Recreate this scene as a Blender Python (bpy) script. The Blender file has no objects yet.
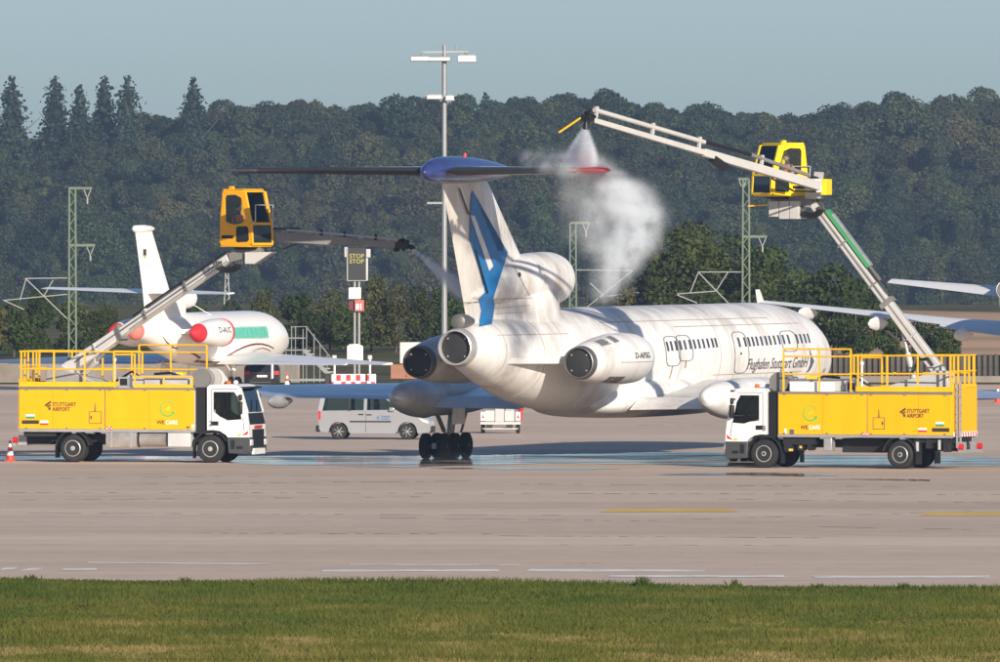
import bpy, bmesh, math, random
import numpy as np
from mathutils import Vector, Matrix, Euler
R = math.radians
sc = bpy.context.scene
col = sc.collection

# ---------------------------------------------------------------- camera
F = 14664.0            # focal length in pixels of a 1000-pixel-wide picture
HZ = 183.0             # picture row of the horizon
H = 10.0               # camera height in metres
PITCH = math.atan((331.0 - HZ) / F)
cam = bpy.data.cameras.new('camera')
cam.sensor_width = 36.0
cam.lens = F / 1000.0 * 36.0
cam.clip_start = 1.0
cam.clip_end = 20000.0
cam_o = bpy.data.objects.new('camera', cam)
col.objects.link(cam_o)
cam_o.location = (0, 0, H)
cam_o.rotation_euler = (math.pi / 2 - PITCH, 0, 0)
sc.camera = cam_o

# ---------------------------------------------------------------- light
SUN_EL, SUN_AZ = R(17.2), R(22.5)          # azimuth: to the right of the direction behind the camera
sun_dir = Vector((math.sin(SUN_AZ) * math.cos(SUN_EL), -math.cos(SUN_AZ) * math.cos(SUN_EL), math.sin(SUN_EL)))
w = bpy.data.worlds.new('World')
sc.world = w
w.use_nodes = True
nt = w.node_tree
sky = nt.nodes.new('ShaderNodeTexSky')
sky.sky_type = 'NISHITA'
sky.sun_disc = False
sky.sun_elevation = SUN_EL
sky.sun_rotation = math.atan2(sun_dir.x, sun_dir.y)
sky.air_density = 0.67
sky.dust_density = 0.75
sky.ozone_density = 3.4
nt.links.new(sky.outputs[0], nt.nodes['Background'].inputs[0])
nt.nodes['Background'].inputs[1].default_value = 0.090
sl = bpy.data.lights.new('sun', 'SUN')
sl.energy = 4.9
sl.angle = R(0.5)
sl.color = (1.0, 0.905, 0.77)
so = bpy.data.objects.new('sun', sl)
col.objects.link(so)
so.location = (60, -60, 80)
so.rotation_euler = sun_dir.to_track_quat('Z', 'Y').to_euler()
sc.view_settings.view_transform = 'Standard'
sc.view_settings.look = 'None'
sc.view_settings.exposure = 0.36
sc.view_settings.gamma = 1.0
sc.view_settings.use_curve_mapping = False
sc.cycles.use_denoising = True
sc.cycles.max_bounces = 8
sc.cycles.volume_bounces = 3
sc.cycles.volume_step_rate = 1.0
sc.cycles.volume_max_steps = 128
sc.cycles.transparent_max_bounces = 16


# ---------------------------------------------------------------- photo pixel -> place
def P(px, py, d):
    "point at distance d (world y) seen at the photo pixel (px, py)"
    c, s = math.cos(PITCH), math.sin(PITCH)
    u, v = (px - 500.0) / F, (331.0 - py) / F
    ry, rz = c + v * s, -s + v * c
    k = d / ry
    return Vector((u * k, d, H + rz * k))


def gd(py):
    "distance of the flat ground seen at row py"
    return F * H / (py - HZ)


def G(px, py):
    d = gd(py)
    return Vector(((px - 500.0) / F * d, d, 0.0))


# ---------------------------------------------------------------- materials
MATS = {}


def mat(name, color, rough=0.6, metal=0.0, var=0.12, scale=1.5, bump=0.0, bscale=20.0, tint=None, tint_amt=0.35,
        tint_scale=0.6, stretch=(1, 1, 1), coat=0.0, rand=0.0, spec=0.5):
    if name in MATS:
        return MATS[name]
    m = bpy.data.materials.new(name)
    m.use_nodes = True
    t = m.node_tree
    b = t.nodes['Principled BSDF']
    b.inputs['Roughness'].default_value = rough
    b.inputs['Metallic'].default_value = metal
    b.inputs['Specular IOR Level'].default_value = spec
    if coat:
        b.inputs['Coat Weight'].default_value = coat
        b.inputs['Coat Roughness'].default_value = 0.08
    tc = t.nodes.new('ShaderNodeTexCoord')
    mp = t.nodes.new('ShaderNodeMapping')
    mp.inputs['Scale'].default_value = stretch
    t.links.new(tc.outputs['Object'], mp.inputs[0])
    n = t.nodes.new('ShaderNodeTexNoise')
    n.inputs['Scale'].default_value = scale
    n.inputs['Detail'].default_value = 6
    n.inputs['Roughness'].default_value = 0.6
    t.links.new(mp.outputs[0], n.inputs['Vector'])
    mr = t.nodes.new('ShaderNodeMapRange')
    mr.inputs[1].default_value, mr.inputs[2].default_value = 0.25, 0.75
    mr.inputs[3].default_value, mr.inputs[4].default_value = 1 - var, 1 + var
    t.links.new(n.outputs[0], mr.inputs[0])
    vm = t.nodes.new('ShaderNodeVectorMath')
    vm.operation = 'SCALE'
    vm.inputs[0].default_value = color[:3]
    t.links.new(mr.outputs[0], vm.inputs['Scale'])
    out = vm.outputs[0]
    if tint is not None:
        n2 = t.nodes.new('ShaderNodeTexNoise')
        n2.inputs['Scale'].default_value = tint_scale
        n2.inputs['Detail'].default_value = 8
        n2.inputs['Roughness'].default_value = 0.65
        t.links.new(mp.outputs[0], n2.inputs['Vector'])
        r2 = t.nodes.new('ShaderNodeMapRange')
        r2.inputs[1].default_value, r2.inputs[2].default_value = 0.42, 0.72
        r2.inputs[3].default_value, r2.inputs[4].default_value = 0, tint_amt
        t.links.new(n2.outputs[0], r2.inputs[0])
        mx = t.nodes.new('ShaderNodeMix')
        mx.data_type = 'RGBA'
        mx.inputs['B'].default_value = (*tint, 1)
        t.links.new(r2.outputs[0], mx.inputs['Factor'])
        t.links.new(out, mx.inputs['A'])
        out = mx.outputs['Result']
    if rand:
        oi = t.nodes.new('ShaderNodeObjectInfo')
        r3 = t.nodes.new('ShaderNodeMapRange')
        r3.inputs[3].default_value, r3.inputs[4].default_value = 1 - rand, 1 + rand
        t.links.new(oi.outputs['Random'], r3.inputs[0])
        v3 = t.nodes.new('ShaderNodeVectorMath')
        v3.operation = 'SCALE'
        t.links.new(out, v3.inputs[0])
        t.links.new(r3.outputs[0], v3.inputs['Scale'])
        out = v3.outputs[0]
    t.links.new(out, b.inputs['Base Color'])
    if bump:
        n4 = t.nodes.new('ShaderNodeTexNoise')
        n4.inputs['Scale'].default_value = bscale
        n4.inputs['Detail'].default_value = 5
        t.links.new(mp.outputs[0], n4.inputs['Vector'])
        bp = t.nodes.new('ShaderNodeBump')
        bp.inputs['Strength'].default_value = bump
        bp.inputs['Distance'].default_value = 0.02
        t.links.new(n4.outputs[0], bp.inputs['Height'])
        t.links.new(bp.outputs[0], b.inputs['Normal'])
    MATS[name] = m
    return m


YEL = mat('truck_yellow', (0.83, 0.395, 0.0), 0.5, var=0.05, tint=(0.50, 0.24, 0.0), tint_amt=0.18, tint_scale=1.2, spec=0.3, stretch=(1, 1, .35))
YRAIL = mat('rail_yellow', (0.80, 0.42, 0.0), 0.5, var=0.1, scale=3)
CABY = mat('cabin_yellow', (0.80, 0.37, 0.0), 0.45, var=0.06)
CABY2 = mat('cabin_bright_yellow', (0.84, 0.55, 0.0), 0.45, var=0.06)
WHITE = mat('cab_white', (0.78, 0.77, 0.74), 0.35, var=0.04, tint=(0.45, 0.42, 0.38), tint_amt=0.15, coat=0.3)
SIGNW = mat('sign_white', (0.78, 0.77, 0.74), 0.5, var=0.03)
BLACK = mat('black_plastic', (0.008, 0.008, 0.009), 0.5, var=0.2)
RUBBER = mat('tyre_rubber', (0.013, 0.013, 0.013), 0.8, var=0.25, tint=(0.045, 0.04, 0.036), tint_amt=0.3, tint_scale=3)
DARK = mat('dark_chassis', (0.011, 0.011, 0.012), 0.6, var=0.3, tint=(0.03, 0.026, 0.022), tint_amt=0.4)
STEEL = mat('galvanised_steel', (0.42, 0.42, 0.42), 0.45, metal=0.5, var=0.15, scale=3)
RIM = mat('rim_steel', (0.45, 0.45, 0.45), 0.45, metal=0.4, var=0.15, scale=6, tint=(.15, .13, .1), tint_amt=.4, tint_scale=4)
ALU = mat('aluminium_tank', (0.50, 0.47, 0.43), 0.38, metal=0.6, var=0.2, scale=3, tint=(.2, .16, .12), tint_amt=.5, tint_scale=2)
GREY = mat('machine_grey', (0.45, 0.44, 0.43), 0.5, var=0.08, tint=(0.25, 0.23, 0.20), tint_amt=0.35, tint_scale=1.2)
BOOM = mat('boom_light_grey', (0.46, 0.45, 0.43), 0.45, var=0.06, tint=(0.33, 0.30, 0.26), tint_amt=0.35, tint_scale=0.8)
BOOML = mat('boom_grey_sunlit', (0.82, 0.80, 0.77), 0.45, var=0.06, tint=(0.45, 0.42, 0.38), tint_amt=0.3, tint_scale=0.8)  # boom grey with sunlight painted in; the near face gets little sun
STAIR = mat('dull_stair_metal', (0.20, 0.20, 0.20), 0.6, var=0.2)
BOOMD = mat('boom_dark_grey', (0.16, 0.155, 0.15), 0.5, var=0.15, tint=(.3, .27, .24), tint_amt=.4)
GREEN = mat('green_panel', (0.05, 0.26, 0.10), 0.5, var=0.1)
REDP = mat('red_plastic', (0.55, 0.015, 0.02), 0.45, var=0.1)
ORANGE = mat('orange_plastic', (0.75, 0.12, 0.01), 0.5, var=0.08)
INK = mat('lettering_dark', (0.03, 0.027, 0.02), 0.6, var=0.1)
INKG = mat('lettering_grey', (0.09, 0.09, 0.10), 0.6, var=0.2, scale=4)
LOGOG = mat('logo_green', (0.12, 0.42, 0.06), 0.5, var=0.1)
LOGOL = mat('logo_lime', (0.40, 0.52, 0.03), 0.5, var=0.1)
STREAK = mat('rust_streak', (0.35, 0.16, 0.03), 0.7, var=0.3, scale=6)


def glass_mat(name, tint=(0.02, 0.025, 0.028), rough=0.05):
    m = bpy.data.materials.new(name)
    m.use_nodes = True
    t = m.node_tree
    b = t.nodes['Principled BSDF']
    b.inputs['Base Color'].default_value = (*tint, 1)
    b.inputs['Roughness'].default_value = rough
    n = t.nodes.new('ShaderNodeTexNoise')
    n.inputs['Scale'].default_value = 3
    bp = t.nodes.new('ShaderNodeBump')
    bp.inputs['Strength'].default_value = 0.03
    t.links.new(n.outputs[0], bp.inputs['Height'])
    t.links.new(bp.outputs[0], b.inputs['Normal'])
    return m


def clear_glass(name, tint=(0.75, 0.8, 0.8)):
    m = bpy.data.materials.new(name)
    m.use_nodes = True
    t = m.node_tree
    t.nodes.remove(t.nodes['Principled BSDF'])
    gl = t.nodes.new('ShaderNodeBsdfGlossy')
    gl.inputs['Roughness'].default_value = 0.03
    tr = t.nodes.new('ShaderNodeBsdfTransparent')
    tr.inputs['Color'].default_value = (*tint, 1)
    fr = t.nodes.new('ShaderNodeFresnel')
    fr.inputs[0].default_value = 1.5
    mx = t.nodes.new('ShaderNodeMixShader')
    t.links.new(fr.outputs[0], mx.inputs[0])
    t.links.new(tr.outputs[0], mx.inputs[1])
    t.links.new(gl.outputs[0], mx.inputs[2])
    t.links.new(mx.outputs[0], t.nodes['Material Output'].inputs['Surface'])
    return m


GLASS = glass_mat('dark_glass')
CGLASS = clear_glass('clear_glass', (0.90, 0.94, 0.93))


def emit_mat(name, color, strength):
    m = bpy.data.materials.new(name)
    m.use_nodes = True
    b = m.node_tree.nodes['Principled BSDF']
    b.inputs['Base Color'].default_value = (*color, 1)
    b.inputs['Emission Color'].default_value = (*color, 1)
    b.inputs['Emission Strength'].default_value = strength
    return m


# ---------------------------------------------------------------- mesh builder
class MB:
    def __init__(self, xf=None):
        self.v, self.f = [], []
        self.xf = xf or Matrix.Identity(4)

    def add(self, pts, faces):
        o = len(self.v)
        self.v += [tuple(self.xf @ Vector(p)) for p in pts]
        self.f += [tuple(i + o for i in q) for q in faces]
        return self

    def box(self, x0, x1, y0, y1, z0, z1):
        p = [(x, y, z) for x in (x0, x1) for y in (y0, y1) for z in (z0, z1)]
        return self.add(p, [(0, 1, 3, 2), (4, 6, 7, 5), (0, 4, 5, 1), (2, 3, 7, 6), (0, 2, 6, 4), (1, 5, 7, 3)])

    def bar(self, p0, p1, w, h=None, w1=None, h1=None, up=(0, 0, 1)):
        "rectangular bar from p0 to p1: w across, h along up"
        h = h or w
        w1, h1 = w1 or w, h1 or h
        p0, p1 = Vector(p0), Vector(p1)
        a = (p1 - p0).normalized()
        u = Vector(up)
        if abs(a.dot(u)) > 0.99:
            u = Vector((1, 0, 0))
        s = a.cross(u).normalized()
        u = s.cross(a).normalized()
        pts = []
        for p, ww, hh in ((p0, w, h), (p1, w1, h1)):
            pts += [p + s * ww / 2 + u * hh / 2, p - s * ww / 2 + u * hh / 2, p - s * ww / 2 - u * hh / 2, p + s * ww / 2 - u * hh / 2]
        return self.add(pts, [(0, 1, 2, 3), (7, 6, 5, 4), (0, 4, 5, 1), (1, 5, 6, 2), (2, 6, 7, 3), (3, 7, 4, 0)])

    def cyl(self, p0, p1, r0, r1=None, n=12, caps=True):
        r1 = r0 if r1 is None else r1
        p0, p1 = Vector(p0), Vector(p1)
        a = (p1 - p0).normalized()
        u = Vector((0, 0, 1)) if abs(a.z) < 0.9 else Vector((1, 0, 0))
        s = a.cross(u).normalized()
        u = s.cross(a)
        rings = []
        for p, r in ((p0, r0), (p1, r1)):
            rings.append([p + (s * math.cos(2 * math.pi * i / n) + u * math.sin(2 * math.pi * i / n)) * r for i in range(n)])
        return self.loft(rings, caps)

    def path(self, pts, r, n=8):
        for a, b in zip(pts[:-1], pts[1:]):
            self.cyl(a, b, r, r, n)
        return self

    def lathe(self, prof, c, axis, n=24, caps=True):
        "prof: (along, radius) pairs"
        c, a = Vector(c), Vector(axis).normalized()
        u = Vector((0, 0, 1)) if abs(a.z) < 0.9 else Vector((1, 0, 0))
        s = a.cross(u).normalized()
        u = s.cross(a)
        rings = [[c + a * t + (s * math.cos(2 * math.pi * i / n) + u * math.sin(2 * math.pi * i / n)) * max(r, 1e-4) for i in range(n)] for t, r in prof]
        return self.loft(rings, caps)

    def loft(self, rings, caps=True):
        n = len(rings[0])
        pts = [p for r in rings for p in r]
        fs = []
        for k in range(len(rings) - 1):
            for i in range(n):
                j = (i + 1) % n
                fs.append((k * n + i, k * n + j, (k + 1) * n + j, (k + 1) * n + i))
        if caps:
            fs.append(tuple(range(n))[::-1])
            fs.append(tuple((len(rings) - 1) * n + i for i in range(n)))
        return self.add(pts, fs)

    def prism(self, poly, fn, t0, t1):
        "poly of (u, v); fn(u, v, t) -> point"
        n = len(poly)
        pts = [fn(u, v, t0) for u, v in poly] + [fn(u, v, t1) for u, v in poly]
        fs = [tuple(range(n))[::-1], tuple(range(n, 2 * n))]
        fs += [(i, (i + 1) % n, n + (i + 1) % n, n + i) for i in range(n)]
        return self.add(pts, fs)

    def ell(self, c, r, n=16, m=10):
        rings = []
        for k in range(m + 1):
            t = math.pi * k / m
            rr, z = max(math.sin(t), 1e-3), -math.cos(t)
            rings.append([(c[0] + r[0] * rr * math.cos(2 * math.pi * i / n), c[1] + r[1] * rr * math.sin(2 * math.pi * i / n), c[2] + r[2] * z) for i in range(n)])
        return self.loft(rings)

    def build(self, name, m, parent=None, angle=35, bevel=0.0):
        me = bpy.data.meshes.new(name)
        me.from_pydata(self.v, [], self.f)
        bm = bmesh.new()
        bm.from_mesh(me)
        bmesh.ops.recalc_face_normals(bm, faces=bm.faces)
        bm.to_mesh(me)
        bm.free()
        me.materials.append(m)
        me.shade_smooth()
        me.set_sharp_from_angle(angle=R(angle))
        o = bpy.data.objects.new(name, me)
        col.objects.link(o)
        if parent is not None:
            o.parent = parent
        if bevel:
            bv = o.modifiers.new('bevel', 'BEVEL')
            bv.width = bevel
            bv.segments = 2
            bv.limit_method = 'ANGLE'
        return o


def tag(o, label, cat=None, group=None, kind=None):
    if label:
        o['label'] = label
    if cat:
        o['category'] = cat
    if group:
        o['group'] = group
    if kind:
        o['kind'] = kind
    return o


def thing(name, loc, rz, label, cat, group=None):
    o = bpy.data.objects.new(name, None)
    col.objects.link(o)
    o.empty_display_size = 0.5
    o.location = loc
    o.rotation_euler = (0, 0, rz)
    return tag(o, label, cat, group)


def XF(loc, rz):
    return Matrix.Translation(Vector(loc)) @ Matrix.Rotation(rz, 4, 'Z')


def copy_part(o, parent, xf=None):
    c = o.copy()
    col.objects.link(c)
    c.parent = parent
    if xf is not None:
        c.matrix_local = xf
    for ch in o.children:
        d = ch.copy()
        col.objects.link(d)
        d.parent = c
    return c


def text_uv(s, size, shear=0.0, sx=1.0, bold=0.0, slice_v=None):
    "verts (u, v) and faces of a line of lettering"
    cu = bpy.data.curves.new('lettering', 'FONT')
    cu.body = s
    cu.size = size
    cu.shear = shear
    cu.offset = bold
    cu.resolution_u = 3
    o = bpy.data.objects.new('lettering', cu)
    col.objects.link(o)
    me = bpy.data.meshes.new_from_object(o)
    bpy.data.objects.remove(o)
    bm = bmesh.new()
    bm.from_mesh(me)
    bmesh.ops.triangulate(bm, faces=bm.faces)
    if slice_v:
        lo = min(v.co.y for v in bm.verts)
        hi = max(v.co.y for v in bm.verts)
        k = lo + slice_v
        while k < hi:
            bmesh.ops.bisect_plane(bm, geom=bm.verts[:] + bm.edges[:] + bm.faces[:], plane_co=(0, k, 0), plane_no=(0, 1, 0))
            k += slice_v
    bm.verts.index_update()
    vs = [(v.co.x * sx, v.co.y) for v in bm.verts]
    fs = [tuple(v.index for v in f.verts) for f in bm.faces]
    bm.free()
    bpy.data.meshes.remove(me)
    return vs, fs


def word_split(vs, fs, gap):
    "split a line of lettering into its words at gaps wider than gap"
    ext = sorted((min(vs[i][0] for i in f), max(vs[i][0] for i in f)) for f in fs)
    cuts, hi = [], ext[0][1]
    for a, b in ext:
        if a - hi > gap:
            cuts.append((a + hi) / 2)
        hi = max(hi, b)
    out = []
    for k in range(len(cuts) + 1):
        sel = [f for f in fs if sum(1 for c in cuts if vs[f[0]][0] > c) == k]
        idx = sorted({i for f in sel for i in f})
        mp = {i: j for j, i in enumerate(idx)}
        out.append(([vs[i] for i in idx], [tuple(mp[i] for i in f) for f in sel]))
    return out


def lettering(name, s, size, fn, m, parent, **kw):
    vs, fs = text_uv(s, size, **kw)
    return MB().add([fn(u, v) for u, v in vs], fs).build(name, m, parent)


def grid_poly(poly, step):
    "triangulated outline (u, v) cut into a grid so it can follow a curved surface"
    bm = bmesh.new()
    vs = [bm.verts.new((u, v, 0)) for u, v in poly]
    bm.faces.new(vs)
    bmesh.ops.triangulate(bm, faces=bm.faces)
    for ax in (0, 1):
        lo, hi = min(p[ax] for p in poly), max(p[ax] for p in poly)
        k = lo + step
        while k < hi:
            no = (1, 0, 0) if ax == 0 else (0, 1, 0)
            co = (k, 0, 0) if ax == 0 else (0, k, 0)
            bmesh.ops.bisect_plane(bm, geom=bm.verts[:] + bm.edges[:] + bm.faces[:], plane_co=co, plane_no=no)
            k += step
    bm.verts.index_update()
    vs = [(v.co.x, v.co.y) for v in bm.verts]
    fs = [tuple(v.index for v in f.verts) for f in bm.faces]
    bm.free()
    return vs, fs


def catmull(keys, n):
    "interpolate rows of numbers smoothly, n steps per interval"
    k = [np.array(r, float) for r in keys]
    out = []
    for i in range(len(k) - 1):
        p0, p1, p2, p3 = k[max(i - 1, 0)], k[i], k[i + 1], k[min(i + 2, len(k) - 1)]
        for j in range(n):
            t = j / n
            dx = max(p2[0] - p1[0], 1e-6)
            m1 = (p2 - p0) / max(p2[0] - p0[0], 1e-6) * dx
            m2 = (p3 - p1) / max(p3[0] - p1[0], 1e-6) * dx
            q = (2 * t**3 - 3 * t**2 + 1) * p1 + (t**3 - 2 * t**2 + t) * m1 + (-2 * t**3 + 3 * t**2) * p2 + (t**3 - t**2) * m2
            q[0] = p1[0] + dx * t
            out.append(q)
    out.append(k[-1])
    return out

# ================================================================ SETTING
rng = np.random.default_rng(7)


def terrain_h(x, y):
    if y < 1180:
        return -0.03
    if y < 2330:
        t = (y - 1180) / 1150
        return -0.03 - 34 * (t * t * (3 - 2 * t))
    if y < 2620:
        t = (y - 2330) / 290
        bumpy = 2.2 * math.sin(x * 0.021 + 1.0) * t + 1.2 * math.sin(x * 0.055 + y * 0.02)* t
        return -34 + 42 * t + bumpy
    return 8 + 2.2 * math.sin(x * 0.021 + 1.0) + 1.2 * math.sin(x * 0.055 + y * 0.02) + (y - 2620) * 0.002


def node(t, typ, **kw):
    n = t.nodes.new(typ)
    for k, v in kw.items():
        setattr(n, k, v)
    return n


def ground_mat():
    m = bpy.data.materials.new('meadow_ground')
    m.use_nodes = True
    t = m.node_tree
    b = t.nodes['Principled BSDF']
    b.inputs['Roughness'].default_value = 0.95
    b.inputs['Specular IOR Level'].default_value = 0.1
    tc = node(t, 'ShaderNodeNewGeometry')
    n1 = node(t, 'ShaderNodeTexNoise')
    n1.inputs['Scale'].default_value = 0.12
    n1.inputs['Detail'].default_value = 8
    n2 = node(t, 'ShaderNodeTexNoise')
    n2.inputs['Scale'].default_value = 3.0
    n2.inputs['Detail'].default_value = 6
    cr = node(t, 'ShaderNodeValToRGB')
    e = cr.color_ramp.elements
    e[0].position, e[0].color = 0.35, (0.05, 0.065, 0.018, 1)
    e[1].position, e[1].color = 0.72, (0.17, 0.125, 0.06, 1)
    mx = node(t, 'ShaderNodeMath', operation='ADD')
    ml = node(t, 'ShaderNodeMath', operation='MULTIPLY_ADD')
    ml.inputs[1].default_value, ml.inputs[2].default_value = 0.35, -0.17
    t.links.new(tc.outputs['Position'], n1.inputs['Vector'])
    t.links.new(tc.outputs['Position'], n2.inputs['Vector'])
    t.links.new(n2.outputs[0], ml.inputs[0])
    t.links.new(n1.outputs[0], mx.inputs[0])
    t.links.new(ml.outputs[0], mx.inputs[1])
    t.links.new(mx.outputs[0], cr.inputs[0])
    t.links.new(cr.outputs[0], b.inputs['Base Color'])
    return m


# --- the land: one sheet from behind the camera to beyond the wooded ridge
ys = [-200, 100, 250, 300, 370, 500, 700, 900, 1180] + list(range(1240, 2330, 90)) + list(range(2330, 2640, 20)) + [2700, 2850, 2960]
xs = [-3000, -1200, -600, -400] + list(range(-300, 301, 20)) + [400, 600, 1200, 3000]
gv = [(x, y, terrain_h(x, y)) for y in ys for x in xs]
nx = len(xs)
gf = [(j * nx + i, j * nx + i + 1, (j + 1) * nx + i + 1, (j + 1) * nx + i) for j in range(len(ys) - 1) for i in range(nx - 1)]
tag(MB().add(gv, gf).build('ground', ground_mat(), angle=180), 'brown and green open land beyond the airport apron', kind='structure')


def concrete_mat():
    m = bpy.data.materials.new('apron_concrete')
    m.use_nodes = True
    t = m.node_tree
    b = t.nodes['Principled BSDF']
    b.inputs['Roughness'].default_value = 0.85
    b.inputs['Specular IOR Level'].default_value = 0.25
    gm = node(t, 'ShaderNodeNewGeometry')
    # broad staining, drawn out along the picture's width
    mp = node(t, 'ShaderNodeMapping')
    mp.inputs['Scale'].default_value = (0.25, 1, 1)
    t.links.new(gm.outputs['Position'], mp.inputs[0])
    n1 = node(t, 'ShaderNodeTexNoise')
    n1.inputs['Scale'].default_value = 0.06
    n1.inputs['Detail'].default_value = 9
    n1.inputs['Roughness'].default_value = 0.62
    t.links.new(mp.outputs[0], n1.inputs['Vector'])
    cr = node(t, 'ShaderNodeValToRGB')
    e = cr.color_ramp.elements
    e[0].position, e[0].color = 0.30, (0.52, 0.395, 0.300, 1)
    e[1].position, e[1].color = 0.72, (0.70, 0.555, 0.437, 1)
    t.links.new(n1.outputs[0], cr.inputs[0])
    # slabs: each a slightly different tone, joints dark and uneven
    wob = node(t, 'ShaderNodeTexNoise')
    wob.inputs['Scale'].default_value = 0.3
    t.links.new(gm.outputs['Position'], wob.inputs['Vector'])
    va = node(t, 'ShaderNodeVectorMath', operation='SCALE')
    va.inputs['Scale'].default_value = 0.25
    t.links.new(wob.outputs['Color'], va.inputs[0])
    vb = node(t, 'ShaderNodeVectorMath', operation='ADD')
    t.links.new(va.outputs[0], vb.inputs[0])
    rot = node(t, 'ShaderNodeMapping')
    rot.inputs['Rotation'].default_value = (0, 0, R(1.2))
    rot.inputs['Location'].default_value = (450, 0, 0)
    t.links.new(gm.outputs['Position'], rot.inputs[0])
    t.links.new(rot.outputs[0], vb.inputs[1])
    bk = node(t, 'ShaderNodeTexBrick')
    bk.offset = 0.0
    bk.inputs['Scale'].default_value = 1.0
    bk.inputs['Brick Width'].default_value = 900
    bk.inputs['Row Height'].default_value = 9.0
    bk.inputs['Mortar Size'].default_value = 0.14
    bk.inputs['Mortar Smooth'].default_value = 0.3
    bk.inputs['Bias'].default_value = 0.0
    bk.inputs['Color1'].default_value = (0.90, 0.90, 0.90, 1)
    bk.inputs['Color2'].default_value = (1.06, 1.05, 1.04, 1)
    bk.inputs['Mortar'].default_value = (1, 1, 1, 1)
    t.links.new(vb.outputs[0], bk.inputs['Vector'])
    # joints only show where they are worn
    n3 = node(t, 'ShaderNodeTexNoise')
    n3.inputs['Scale'].default_value = 0.22
    n3.inputs['Detail'].default_value = 6
    n3.inputs['Roughness'].default_value = 0.7
    t.links.new(gm.outputs['Position'], n3.inputs['Vector'])
    r3 = node(t, 'ShaderNodeMapRange')
    r3.inputs[1].default_value, r3.inputs[2].default_value = 0.50, 0.66
    r3.inputs[3].default_value, r3.inputs[4].default_value = 0.0, 0.85
    t.links.new(n3.outputs[0], r3.inputs[0])
    jm = node(t, 'ShaderNodeMath', operation='MULTIPLY')
    t.links.new(bk.outputs['Fac'], jm.inputs[0])
    t.links.new(r3.outputs[0], jm.inputs[1])
    mu = node(t, 'ShaderNodeMix', data_type='RGBA', blend_type='MULTIPLY')
    mu.inputs['Factor'].default_value = 1.0
    t.links.new(cr.outputs[0], mu.inputs['A'])
    t.links.new(bk.outputs['Color'], mu.inputs['B'])
    mj = node(t, 'ShaderNodeMix', data_type='RGBA')
    mj.inputs['B'].default_value = (0.10, 0.085, 0.07, 1)
    t.links.new(jm.outputs[0], mj.inputs['Factor'])
    t.links.new(mu.outputs['Result'], mj.inputs['A'])
    # grain
    n5 = node(t, 'ShaderNodeTexNoise')
    n5.inputs['Scale'].default_value = 1.6
    n5.inputs['Detail'].default_value = 8
    n5.inputs['Roughness'].default_value = 0.75
    mp5 = node(t, 'ShaderNodeMapping')
    mp5.inputs['Scale'].default_value = (0.5, 0.2, 1)
    t.links.new(gm.outputs['Position'], mp5.inputs[0])
    t.links.new(mp5.outputs[0], n5.inputs['Vector'])
    r5 = node(t, 'ShaderNodeMapRange')
    r5.inputs[1].default_value, r5.inputs[2].default_value = 0.25, 0.75
    r5.inputs[3].default_value, r5.inputs[4].default_value = 0.90, 1.10
    t.links.new(n5.outputs[0], r5.inputs[0])
    vs = node(t, 'ShaderNodeVectorMath', operation='SCALE')
    t.links.new(mj.outputs['Result'], vs.inputs[0])
    t.links.new(r5.outputs[0], vs.inputs['Scale'])
    t.links.new(vs.outputs[0], b.inputs['Base Color'])
    return m


Y_GRASS = gd(587.5)         # near edge of the apron
Y_APRON = 728.0           # far edge


def edge_y(x):
    return Y_GRASS - 0.33 * x + 0.25 * math.sin(x * 0.9) + 0.18 * math.sin(x * 2.3 + 1)


av = []
ax = [-900, -300, -100] + [x * 0.5 for x in range(-80, 81)] + [100, 300, 900]
for x in ax:
    av += [(x, edge_y(max(-45, min(45, x))), 0.0), (x, Y_APRON, 0.0)]
af = [(2 * i, 2 * i + 2, 2 * i + 3, 2 * i + 1) for i in range(len(ax) - 1)]
tag(MB().add(av, af).build('apron', concrete_mat()), 'wide beige concrete airport apron with worn slab joints', kind='structure')

# --- joint cracks and weeds that show as dark broken lines across the apron
crack_m = mat('crack_filler', (0.16, 0.12, 0.09), 0.9, var=0.4, scale=0.6)


def crack(px0, px1, py0, py1, w, seed):
    r = random.Random(seed)
    mb = MB()
    n = max(6, int((px1 - px0) / 9))
    d0, d1 = gd(py0), gd(py1)
    pts = []
    for i in range(n + 1):
        t = i / n
        d = d0 + (d1 - d0) * t + r.uniform(-1, 1) * 0.22
        pts.append(((px0 + (px1 - px0) * t - 500) / F * d, d))
    for a, b_ in zip(pts[:-1], pts[1:]):
        if r.random() < 0.45:
            continue
        ww = w * r.uniform(0.2, 0.8)
        mb.add([(a[0], a[1] - ww, 0.004), (b_[0], b_[1] - ww * 0.6, 0.004), (b_[0], b_[1] + ww * 0.6, 0.004), (a[0], a[1] + ww, 0.004)], [(0, 1, 2, 3)])
    return mb


call = MB()
for i, (a, b_, c, d, w_) in enumerate([(0, 1000, 492.5, 494.5, .45), (140, 480, 484, 481, .35), (10, 560, 513, 515.5, .32), (380, 640, 518, 521, .28),
                                       (640, 1000, 521, 511, .3), (140, 500, 533, 534.2, .33), (500, 830, 536, 538, .25), (20, 420, 500, 497, .3),
                                       (700, 1000, 499, 503, .3), (560, 790, 545, 545.5, .2), (560, 600, 563.6, 563.6, .18), (60, 330, 478, 476, .35),
                                       (520, 900, 484, 487, .4), (820, 990, 527, 530, .25), (500, 560, 428.5, 428.6, .3), (610, 720, 425.5, 425, .35), (540, 700, 442, 442.3, .25)]):
    m_ = crack(a, b_, c, d, w_, i)
    call.add(m_.v, m_.f)
tag(call.build('apron_cracks', crack_m), 'dark broken crack and joint lines running across the concrete apron', kind='stuff')

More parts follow.
